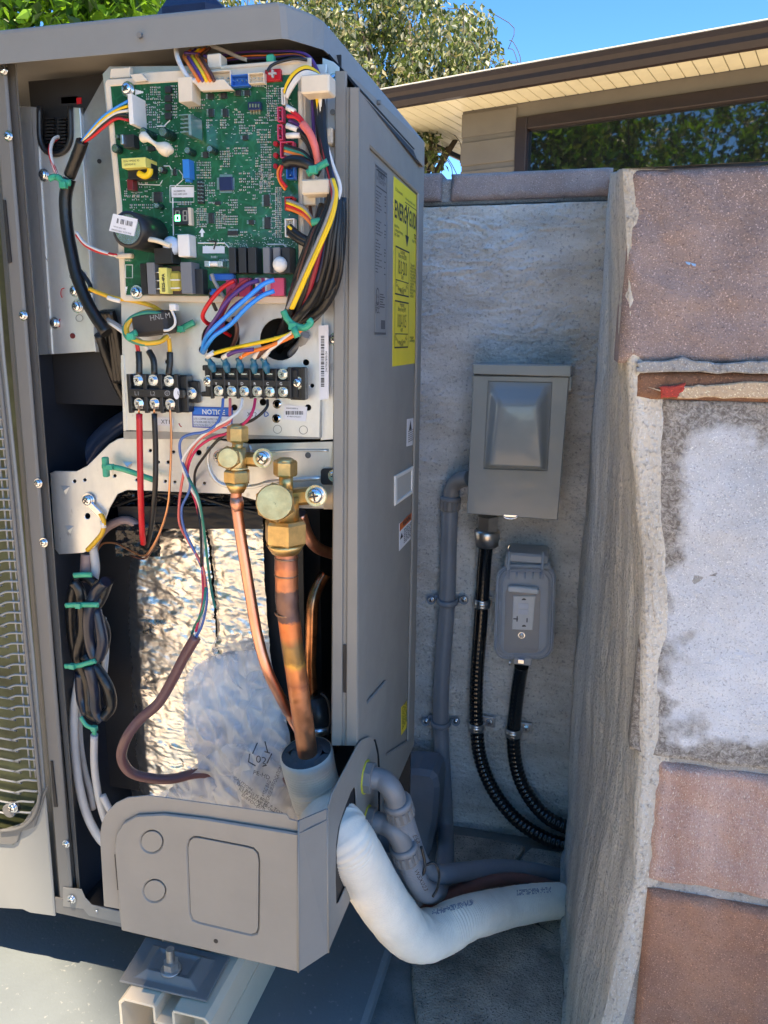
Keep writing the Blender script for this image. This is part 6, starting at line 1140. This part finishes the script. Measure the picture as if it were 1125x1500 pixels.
q = MB(); q.box((xr, yF+.002, z0r-.045), (xr+.0012, yF+.4, z0r-.042)); q.build('rail_bead', RB, rl)
PZ = z0r-H_r-.001
pd = thing('equipment_pad', 'pale speckled equipment pad under the outdoor unit', 'pad', (-.35, .1, GZ))
PAD = mat('pad_top', (.17, .2, .215), .5, 0, .05, 12, .35, 260, dist=.001, speck=(150, .66, (.28, .3, .3)))
xe = pZ(568, 1399, PZ).x; q = MB(); q.box((-1.1, -.42, GZ+.001), (xe, .33, PZ), .006); q.build('pad', PAD, pd)
print('pad z', PZ, 'xe', xe)
rr_ = thing('mounting_rail', 'second beige rail standing under the far left of the unit', 'rail', (-.66, .1, GZ)); del rr_['label']; rr_['label'] = 'beige rail half hidden in the shade under the left end of the unit'
q = bpy.data.objects.new('rail', bpy.data.objects['rail'].data); COL.objects.link(q); q.parent = rr_; WO[q.name] = WO[rr_.name]
# insulated suction line
INS = mat('white_ribbed_wrap', (.8, .73, .62), .7, 0, .06, 25, .5, 500, dist=.0006); n, L, p = N(INS); tc = n.new('ShaderNodeTexCoord')
ls = thing('insulated_pipe', 'thick white insulated refrigerant pipe leaving the unit and entering the side wall', 'pipe', tuple(pY(450, 1105, VM)))
def tof(P_): d = P_-V(CAM); c = np.array([d.x, d.y, d.z]); return float(c@np.array([AX[2], AY[2], AZ[2]]))
eT = tof(pZ(820, 1319, GZ+.034)); print('end t', eT, pZ(820, 1319, GZ+.034))
def ribtube(pts, r, step, amp, m_, par, name, n_=24, rfun=None, cap=True):
    P_ = cr(pts, 14); L_ = [0]
    for a, b_ in zip(P_, P_[1:]): L_.append(L_[-1]+(b_-a).length)
    n2 = int(L_[-1]/(step/4)); Q = []; R_ = []
    for i in range(n2+1):
        d = L_[-1]*i/n2; j = int(np.searchsorted(L_, d)); j = min(max(1, j), len(P_)-1); u = (d-L_[j-1])/max(1e-9, L_[j]-L_[j-1]); Q.append(P_[j-1].lerp(P_[j], u))
        R_.append((r if rfun is None else r*rfun(i/n2))+amp*math.sin(2*math.pi*i/4))
    q = MB(); q.ring(Q, R_, n_, cap=cap); return q.build(name, m_, par)
YI = .004; h0 = tof(pX(508, 1235, XW)); print('hole t', h0)
IT = [(449, 1104, tof(pY(449, 1104, YI))), (458, 1144, tof(pY(458, 1144, YI+.007))), (474, 1188, tof(pY(474, 1188, YI+.006))), (503, 1224, h0+.003), (536, 1280, h0+.04), (573, 1338, h0+.09), (606, 1370, h0+.13), (640, 1366, h0+.165), (680, 1346, h0+.2), (740, 1330, (h0+.2+eT)/2+.01), (786, 1322, eT-.03), (821, 1319, eT)]
ribtube([pT(*a) for a in IT], .0253, .0036, .0008, INS, ls, 'insulation', 72, rfun=lambda t: 1.07-.14*max(0, t-.5)*2+(.05*math.exp(-((t-.57)/.05)**2)))
io = bpy.data.objects['insulation']; O_ = WO[ls.name]
for v in io.data.vertices:
    w_ = v.co+O_; k_ = 1+2.5*math.exp(-((w_-pT(*IT[7])).length/.07)**2); v.co += V((noise.noise(w_*45), noise.noise(w_*45+V((9, 0, 0))), noise.noise(w_*45+V((0, 9, 0)))))*.0007*k_+V((0, 0, 1))*noise.noise(w_*130)*.0006
FOAM = mat('grey_foam', (.09, .095, .105), .95, 0, .2, 40, .5, 200)
A0, A1 = pT(*IT[0]), pT(*IT[1]); ax_ = (A1-A0).normalized()
q = MB(); q.ring([A0+ax_*.006, A0-ax_*.0, A0-ax_*.0012, A0-ax_*.0015, A0+ax_*.012], [.0271, .0271, .0262, .0168, .0158], 30, cap=False); o = q.build('insulation_end', FOAM, ls)
q = MB(); q.ring([A0+ax_*.008, A0-ax_*.001, A0-ax_*.002], [.0273, .0277, .0263], 32, cap=False); q.build('wrap_edge', INS, ls)
E0 = pT(*IT[-1]); q = MB(); q.cyl(E0, E0+V((.03, .006, 0)), .0105, 16); q.build('pipe', COPPER, ls)
# thin brown sheathed line beside it
q = MB(); q.tube([pT(618, 1340, .99), pT(640, 1322, 1.01), pT(672, 1304, 1.05), pT(715, 1291, 1.09), pT(760, 1288, 1.13), pT(812, 1300, 1.17), pT(832, 1312, 1.19)], .009, 12); bl2 = thing('brown_line', 'brown sheathed line lying just behind the white insulated pipe on the floor', 'pipe', tuple(pT(715, 1293, 1.09))); q.build('pipe', JAC, bl2)
# print on the white wrap: rows of short dashes like the maker's stamp
from mathutils.bvhtree import BVHTree
io = bpy.data.objects['insulation']; bvh = BVHTree.FromPolygons([v.co+WO[ls.name] for v in io.data.vertices], [p_.vertices[:] for p_ in io.data.polygons])
sm2 = MB()
for (xa, ya, xb, yb_, n_) in ((634, 1334, 694, 1318, 34), (756, 1305, 808, 1300, 30)):
    for i in range(n_):
        for k_ in range(4):
            if rnd() < .55:
                u = i/n_; d_ = V(ray(xa+(xb-xa)*u, ya+(yb_-ya)*u+k_*2.1)).normalized(); h_ = bvh.ray_cast(V(CAM), d_)
                if h_[0]: nn_ = h_[1] if h_[1].dot(d_) < 0 else -h_[1]; tx = X3-nn_*X3.dot(nn_); tx.normalize(); sm2.hbox(h_[0]+nn_*.0004, tx, nn_.cross(tx), nn_, .0007, .0008, .0002)
sm2.build('stamped_print', mat('faded_ink', (.25, .26, .3), .7), ls, kind='stuff')
# ---- grey liquid-tight conduits on the side of the unit
GC = mat('grey_pvc', (.2, .22, .25), .38, 0, .06, 20); GC2 = mat('grey_pvc_fitting', (.2, .2, .205), .4, 0, .06, 30)
def elbow(par, ps, rad, hexw):
    q = MB(); c = ps[0]; q.ring([c+X3*.0005, c+X3*.008], hexw, 8, sm=False); q.ring([c+X3*-.001, c+X3*.0008], hexw*1.08, 20, mi=1); q.build('flange', [GC2, mat('yellow_gasket', (.55, .5, .05), .5)], par)
    q = MB(); q.ring(cr(ps, 7), [rad]*(7*(len(ps)-1)+1), 20); q.build('elbow', GC2, par)
def nut(par, a, b_, r):
    d = (b_-a); q = MB(); q.ring([a, a+d*.08, a+d*.3, a+d*.34, a+d*.9, b_], [r*.86, r, r, r*.93, r*.93, r*.86], 24); q.build('collar', GC2, par)
    m_ = MB()
    ax_ = d.normalized(); u = ax_.orthogonal().normalized(); w_ = ax_.cross(u)
    for i in range(14):
        t = 2*math.pi*i/14; dd = u*math.cos(t)+w_*math.sin(t); m_.hbox(a+d*.6+dd*r*.95, ax_, dd, ax_.cross(dd), d.length*.26, r*.05, r*.11)
    m_.build('grip_rib', GC2, par, kind='stuff')
RUNG = .0026
wx = SX+.02
cd1 = thing('grey_conduit', 'upper grey conduit elbow whose hose runs right along the floor into the wall', 'conduit', tuple(pX(538, 1138, XW)))
f1 = pX(536, 1138, XW+.0006); T1 = tof(f1); print('T1', T1, f1)
elbow(cd1, [f1, pT(556, 1141, T1-.0), pT(568, 1149, T1-.004), pT(577, 1163, T1-.003), pT(580, 1176, T1+.002)], .0115, .0165)
nut(cd1, pT(581, 1172, T1+.002), pT(588, 1196, T1+.012), .0158)
ribtube([pT(587, 1192, T1+.01), pT(596, 1220, T1+.03), pT(606, 1248, T1+.07), pT(618, 1270, T1+.12), pT(640, 1281, T1+.18), pT(680, 1277, T1+.25), pT(730, 1272, T1+.31), pT(785, 1277, T1+.36), pT(832, 1288, T1+.40)], .0126, RUNG, .0002, GC, cd1, 'hose', 20)
cd2 = thing('grey_conduit', 'lower grey conduit elbow whose hose turns up the back wall to the disconnect box', 'conduit', tuple(pX(545, 1205, XW)))
f2 = pX(538, 1204, XW+.0006); T2 = tof(f2)
elbow(cd2, [f2, pT(560, 1206, T2-.0), pT(574, 1213, T2-.004), pT(585, 1227, T2-.003), pT(590, 1240, T2+.002)], .0115, .0165)
nut(cd2, pT(590, 1236, T2+.002), pT(597, 1260, T2+.010), .0162)
ribtube([pT(596, 1254, T2+.008), pT(606, 1282, T2+.03), pT(620, 1304, T2+.08), pT(638, 1306, T2+.17), pT(650, 1290, T2+.27), pT(653, 1262, T2+.36)]+[pY(a, b_, y) for a, b_, y in ((653, 1215, WY-.03), (650, 1150, WY-.022), (645.5, 1060, WY-.018), (648, 980, WY-.018), (655, 880, WY-.018), (657, 800, WY-.018), (659.5, 742, WY-.02))], .0132, RUNG, .0002, GC, cd2, 'hose', 20)
nut(cd2, pY(660, 727, WY-.02), pY(659, 748, WY-.02), .0165)
q = MB(); q.ring(cr([pY(660.5, 730, WY-.02), pY(661, 722, WY-.02), pY(665, 710, WY-.022), pY(675, 703, WY-.03), pY(688, 701, WY-.04)], 6), .0122, 18); q.build('elbow', GC2, cd2)
for a, b_, s in ((604, 1224, 'E58'), (606, 1275, 'WSX023')): ftext(s, a, b_, 6, (pT(a, b_, T1-.015)).y, MATS['black_ink'], cd1 if a == 604 else cd2, rot=-62)
for pts in ([(617, 1240), (622, 1262), (620, 1280), (604, 1291), (590, 1290)], [(622, 1268), (636, 1264), (643, 1278), (641, 1300), (634, 1314)]):
    q = MB(); q.tube([pT(a, b_, T1+.035+.02*(i > 2)) for i, (a, b_) in enumerate(pts)], .0016, 6); o = q.build('cable_tie', BLK2, None); o.parent = None; o['label'] = 'thin black cable tie round the two grey conduits, %s of the pair' % ('upper-left' if pts[0][0] == 617 else 'lower-right'); o['category'] = 'cable tie'; o['group'] = 'black cable ties on the grey conduits'
# ---- rounded grey cover standing behind the unit
hb2 = thing('plastic_housing', 'blue-grey rounded plastic housing on the ground behind the grey conduits', 'housing', tuple(pZ(610, 1250, GZ)))
HM = mat('housing_grey', (.15, .17, .2), .55, 0, .1, 12); yy = .40
me = flat([fpx([(560, 1130), (612, 1129), (632, 1132), (640, 1140), (643, 1155), (640, 1200), (630, 1250), (615, 1290), (545, 1290)], yy)], (0, yy, 0), X3, Z3, .07, .008, ); finish('shell', me, HM, hb2)
# ---- black conduits on the wall
BC = mat('black_conduit', (.006, .007, .009), .16, 0, .2, 30, coat=.5)
def blackc(label, pts, loc):
    t_ = thing('black_conduit', label, 'conduit', loc, 'black liquid-tight conduits on the back wall'); P_ = cr(pts, 14); L_ = [0]
    for a, b_ in zip(P_, P_[1:]): L_.append(L_[-1]+(b_-a).length)
    n2 = int(L_[-1]/.0014); Q = []; R_ = []
    for i in range(n2+1):
        d = L_[-1]*i/n2; j = min(max(1, int(np.searchsorted(L_, d))), len(P_)-1); u = (d-L_[j-1])/max(1e-9, L_[j]-L_[j-1]); Q.append(P_[j-1].lerp(P_[j], u))
        R_.append(.0113+.0006*min(1, max(.12, (i/n2-.3)*3))*math.sin(2*math.pi*i/5.5))
    q = MB(); q.ring(Q, R_, 20); q.build('hose', BC, t_); return t_
YC = WY-.018
bc1 = blackc('black ribbed conduit from under the disconnect box curving right into the side wall', [pY(713, 785, YC-.02), pY(709, 830, YC-.006), pY(706, 880, YC), pY(702, 940, YC), pY(698, 1000, YC), pY(698, 1060, YC), pY(704, 1112, YC), pY(724, 1160, YC-.004), pY(756, 1200, YC-.01), pY(795, 1226, YC-.014), pY(834, 1240, YC-.02)], tuple(pY(713, 785, YC)))
NK = mat('nickel_fitting', (.7, .64, .58), .32, 1, .1, 60)
P_ = pY(713, 760, YC-.03)
q = MB(); q.ring([pY(714.5, 755, YC-.03), pY(714, 776, YC-.028)], .0165, 6, sm=False, ph=.3); q.ring([pY(714, 776, YC-.028), pY(713.8, 778, YC-.028), pY(713.5, 788, YC-.027), pY(713.4, 789, YC-.026), pY(713, 797, YC-.024), pY(713, 799, YC-.024)], [.0178, .0198, .0198, .0182, .0182, .0155], 26); q.build('connector_nut', NK, bc1)
bc2 = blackc('black ribbed conduit hanging from the outlet box and curving right into the side wall', [pY(764, 975, YC-.02), pY(760, 1000, YC-.008), pY(755, 1040, YC), pY(752, 1085, YC), pY(758, 1130, YC), pY(774, 1166, YC-.004), pY(800, 1196, YC-.01), pY(834, 1214, YC-.016)], tuple(pY(763, 975, YC)))
# ---- clamps
CL = mat('clamp_zinc', (.55, .57, .58), .3, 1, .15, 60)
def clamp_grey(a, b_, label, w_=24):
    P_ = pY(a, b_, YC); t_ = thing('conduit_clamp', label, 'clamp', tuple(pY(a, b_, WY-.004)), 'grey two-screw clamps on the grey conduit'); q = MB()
    arc = [P_+V((-.023, WY-YC-.0095, .0)), P_+V((-.0155, .010, 0)), P_+V((-.0145, -.004, -.001)), P_+V((-.008, -.0135, -.002)), P_+V((0, -.0155, -.0022)), P_+V((.008, -.0135, -.002)), P_+V((.0145, -.004, -.001)), P_+V((.0155, .010, 0)), P_+V((.023, WY-YC-.0095, 0))]
    q.ring(cr(arc, 4), .0024, 8, oval=2.2); [q.cyl(pY(a+s_*w_, b_-1, WY-.001), pY(a+s_*w_, b_-1, WY-.011), .0075, 16, ch=.001) for s_ in (-1, 1)]; q.build('strap', GC, t_)
    for s_ in (-1, 1): screw(t_, pY(a+s_*w_, b_-1, WY-.0125), .0042)
clamp_grey(655.5, 880, 'grey clamp holding the grey conduit beside the outlet box, the upper one'); clamp_grey(645.5, 1058, 'grey clamp holding the grey conduit low on the wall, the lower one', 22)
def clamp_z(a, b_, ex, ey, label):
    P_ = pY(a, b_, YC); t_ = thing('conduit_clamp', label, 'clamp', tuple(pY(a, b_, WY-.004)), 'zinc one-hole clamps on the black conduits'); q = MB()
    for dz in (-.0042, .0042): q.ring([P_+V((.0125*math.cos(t), -.0125*math.sin(t), dz)) for t in np.linspace(-.4, math.pi+.4, 15)], .0014, 6, oval=2.2)
    q.ring([P_+V((.0122*math.cos(t), -.0122*math.sin(t), 0)) for t in np.linspace(-.4, math.pi+.4, 15)], .0022, 8, oval=2)
    e_ = pY(ex, ey, WY-.009); q.box((P_.x+.009, WY-.0115, e_.z-.009), (e_.x+.009, WY-.009, e_.z+.009), .0008); q.build('strap', CL, t_); screw(t_, e_-Y3*.004, .0048, me=HEX)
clamp_z(697.8, 1064, 717, 1057, 'shiny zinc clamp low on the left-hand black conduit'); clamp_z(752, 1072, 771, 1066, 'shiny zinc clamp on the black conduit below the outlet box')
clamp_z(706, 883, 712, 880, 'shiny zinc clamp on the black conduit left of the outlet cover')
# ---- disconnect box
db = thing('disconnect_box', 'grey metal electrical disconnect box with raised embossed door', 'electrical box', tuple(pY(757, 650, WY)))
DM = mat('box_enamel', (.25, .275, .28), .22, 0, .04, 6, coat=.3)
yb, yf = WY-.002, WY-.085
def up4(px, y): return [pY(a, b_, y) for a, b_ in px]
bx_ = up4([(693, 551), (833, 553), (817, 762), (683.5, 752)], yf)
def prism(pts, y1, th=0): return [p_*1 for p_ in pts]+[V((p_.x, y1, p_.z)) for p_ in pts]
q = MB(); q.add(prism([bx_[0]+V((.003, .004, 0)), bx_[1]+V((-.003, .004, 0)), bx_[2]+V((-.003, .004, .004)), bx_[3]+V((.003, .004, .004))], yb), [(0, 1, 2, 3), (7, 6, 5, 4), (0, 4, 5, 1), (1, 5, 6, 2), (2, 6, 7, 3), (3, 7, 4, 0)]); q.build('enclosure', DM, db)
door_o = fpx([(693, 550), (834, 552), (817, 762.5), (683.5, 752.5)], yf-.001); eo_ = [(716, 559), (808, 561), (801, 689), (709, 686)]; door = fplate('door', [door_o, fpx(eo_, yf-.001)], yf-.001, .008, DM, db, .0014)
# embossed dome: stacked outlines
def ol(px, y, n_=10): 
    P_ = up4(px, y); out = []
    for i in range(4): out += [P_[i].lerp(P_[(i+1) % 4], k_/n_) for k_ in range(n_)]
    return out
inn = [(733, 594), (785, 595), (793, 684), (718, 681)]
ls_ = []
for t in (0, .12, .35, .65, .88, 1.0):
    s_ = t*t*(3-2*t); px = [((1-t)*o_[0]+t*i_[0]+(( .0))*0, (1-t)*o_[1]+t*i_[1]) for o_, i_ in zip(eo_, inn)]; ls_.append(ol(px, yf-.001-.022*(s_ if t < 1 else 1)))
cpx = [((i_[0]-757)*.93+757, (i_[1]-640)*.95+640) for i_ in inn]; ls_.append(ol(cpx, yf-.0233)); vs = [v for l_ in ls_ for v in l_]; n4 = 40
q = MB(); q.add(vs, [(j*n4+i, j*n4+(i+1) % n4, (j+1)*n4+(i+1) % n4, (j+1)*n4+i) for j in range(len(ls_)-1) for i in range(n4)]+[[(len(ls_)-1)*n4+i for i in range(n4)]], 0, True); q.build('embossed_dome', DM, door)
hd_ = MB(); hp = up4([(692, 533), (837, 535), (836, 552), (692, 548)], yf-.006); hd_.add(prism(hp, yb), [(0, 1, 2, 3), (7, 6, 5, 4), (0, 4, 5, 1), (1, 5, 6, 2), (2, 6, 7, 3), (3, 7, 4, 0)]); o = hd_.build('rain_hood', DM, db); m_ = o.modifiers.new('b', 'BEVEL'); m_.width = .0015; m_.segments = 2
for a in ((691, 549, 694, 566), (833.5, 552, 837, 573)): q = MB(); fbox(q, *a, yf+.002, yb, .0005); q.build('hood_side', DM, db)
q = MB(); q.ring([pY(748+10*math.cos(t), 756+4*math.sin(t), yf-.002) for t in np.linspace(0, math.pi, 10)], .0014, 6); q.hbox(pY(748, 755.5, yf), X3, Y3, Z3, .010, .002, .002, .0006); q.build('hasp', STEEL, db)
# ---- outlet with clear in-use cover
oc = thing('outlet_box', 'weatherproof outlet with a white receptacle behind a clear bubble cover', 'outlet', tuple(pY(768, 890, WY)))
OG = mat('outlet_grey', (.42, .44, .46), .4, 0, .05, 20); CLR = bpy.data.materials.new('clear_cover'); CLR.use_nodes = True; n = CLR.node_tree.nodes; L = CLR.node_tree.links; p = n['Principled BSDF']; p.inputs['Base Color'].default_value = (.6, .65, .72, 1); p.inputs['Roughness'].default_value = .08; p.inputs['Specular IOR Level'].default_value = .8
tr_ = n.new('ShaderNodeBsdfTransparent'); tr_.inputs[0].default_value = (.93, .95, .98, 1); mx_ = n.new('ShaderNodeMixShader'); lw = n.new('ShaderNodeLayerWeight'); lw.inputs[0].default_value = .35; mr = n.new('ShaderNodeMapRange'); mr.inputs[3].default_value = .05; mr.inputs[4].default_value = .6; L.new(lw.outputs['Facing'], mr.inputs[0]); L.new(mr.outputs[0], mx_.inputs[0]); L.new(tr_.outputs[0], mx_.inputs[1]); L.new(p.outputs[0], mx_.inputs[2]); L.new(mx_.outputs[0], n['Material Output'].inputs[0])
def octo(x0, y0, x1, y1, r_, sk=0): return [(a+(b_-y0)*sk, b_) for a, b_ in rrect(x0, y0, x1, y1, r_, 5)]
yo = WY-.05; sk = -.035
base = octo(727, 829, 815, 967, 20, sk)
fplate('back_box', [fpx([(768+(a-768)*.9, 897+(b_-897)*.93) for a, b_ in base], yo)], yo, .048, OG, oc, .003)
fr_o = fpx(base, yo-.004); fr_i = fpx([(769+(a-769)*.76, 898+(b_-898)*.86) for a, b_ in base], yo-.004)
fplate('frame', [fr_o, fr_i], yo-.004, .012, OG, oc, .0025)
fplate('inner_plate', [fpx(octo(741, 862, 792, 956, 5, sk), yo)], yo-.002, .003, mat('beige_plate', (.42, .37, .33), .5), oc, .0006)
rc = fplate('receptacle', [fpx([(752, 873), (784.5, 873), (780, 923), (750, 922)], yo-.004)], yo-.005, .006, WHITEP, oc, .001)
for a, b_, w_, h_ in ((755.5, 906.5, 6.5, 1.6), (757.5, 906.5, 1.6, 8), (772, 908.5, 1.6, 6)): q = MB(); c_ = pY(a, b_, yo-.0052); q.hbox(pY(a, b_, yo-.0052), X3, Y3, Z3, w_*.00054, .0004, h_*.00054); q.build('slot', INNER, rc)
for b_ in (879, 918): fplate('ground_hole', [fpx([(767.5+3.2*math.cos(t), b_-2.6*math.sin(t)) for t in np.linspace(0, math.pi, 9)], yo-.0052)], yo-.0054, .0006, INNER, rc)
for b_ in (884, 893): q = MB(); fbox(q, 759, b_, 774, b_+7.5, yo-.0062, yo-.004, .0004); q.build('test_button', MATS['white_label'], rc)
q = MB(); fbox(q, 744, 861, 789, 869, yo-.012, yo-.003, .0015); q.build('glare_flap', WHITEP, oc); screw(oc, pY(764, 931, yo-.0045), .0038)  # white strip paints the glare above the receptacle
def cov(y): return None
O_ = [(769+(a-769)*.84, 898+(b_-898)*.9) for a, b_ in base]; Lv = []
for t, s_ in ((0, 1.08), (.012, 1.05), (.03, .98), (.040, .90), (.045, .78), (.046, .5)): Lv.append([pY(769+(a-769)*s_, 896+(b_-896)*s_, yo-.004-t) for a, b_ in O_])
k = len(O_); q = MB(); q.add([v for l_ in Lv for v in l_]+[pY(769, 896, yo-.0505)], [(j*k+i, j*k+(i+1) % k, (j+1)*k+(i+1) % k, (j+1)*k+i) for j in range(5) for i in range(k)]+[(5*k+i, 5*k+(i+1) % k, 6*k) for i in range(k)], 0, True); q.build('clear_cover', CLR, oc)
q = MB(); q.ring([pY(769+(a-769)*1.1, 897+(b_-897)*1.06, yo-.007) for a, b_ in O_+O_[:1]], .0022, 8, cap=False); q.build('cover_rim', CLR, oc)
q = MB(); fbox(q, 741, 812, 802, 826, yo-.012, WY-.002, .003); fbox(q, 739, 822, 806, 833, yo-.008, yo+.01, .002)
for a in (746, 796): q.cyl(pY(a, 808, yo-.012), pY(a-2, 848, yo-.02), .0022, 8)
for a in (757, 769, 781, 792): q.cyl(pY(a, 838, yo-.018), pY(a-.5, 848, yo-.024), .0014, 8)
q.cyl(pY(742, 829, yo-.014), pY(803, 830, yo-.014), .003, 10); q.build('hinge', OG, oc); screw(oc, pY(749, 803, WY-.006), .004)
q = MB(); fbox(q, 752, 962, 779, 975, yo-.008, yo+.02, .002); fbox(q, 758, 966, 768, 973, yo-.014, yo-.006, .001, 1); q.cyl(pY(747, 968, yo-.008), pY(747, 974, yo-.008), .002, 8, mi=1); q.build('latch', [OG, STEEL], oc)
ftext('INTERMATIC' if 0 else 'TAYMAC', 768, 952, 4, yo-.0055, mat('embossed', (.34, .3, .27), .5), oc)
# ---- dark bag lying on the unit
nbg = thing('tool_bag', 'dark navy bag lying on top of the outdoor unit', 'bag', tuple(pY(270, 8, .12)))
q = MB(); z0_ = ZT-.024; xa, xb = pY(236, 8, .1).x, pY(330, 8, .1).x; q.box((xa, .08, z0_), (xb, .17, z0_+.078), .012); q.build('body', mat('navy_cloth', (.012, .022, .06), .6, 0, .2, 30, .4, 90), nbg)
q = MB(); q.tube([V((xa+.04, .075, z0_+.024)), V((xa+.045, .07, z0_+.03)), V((xa+.05, .078, z0_+.05))], .003, 8); q.tube([V((xa+.052, .072, z0_+.023)), V((xa+.06, .068, z0_+.03)), V((xa+.066, .078, z0_+.05))], .002, 8); q.build('strap', NAVY, nbg)
q = MB(); q.tube([V((xa-.07, .06, z0_+.022)), V((xa-.05, .05, z0_+.026)), V((xa-.01, .045, z0_+.028)), V((xa+.03, .05, z0_+.025))], .0035, 8); q.build('strap', mat('pale_blue_strap', (.3, .5, .75), .4), nbg)
for o in bpy.data.objects:                            # camera-facing wires keep a plain outline
    pass
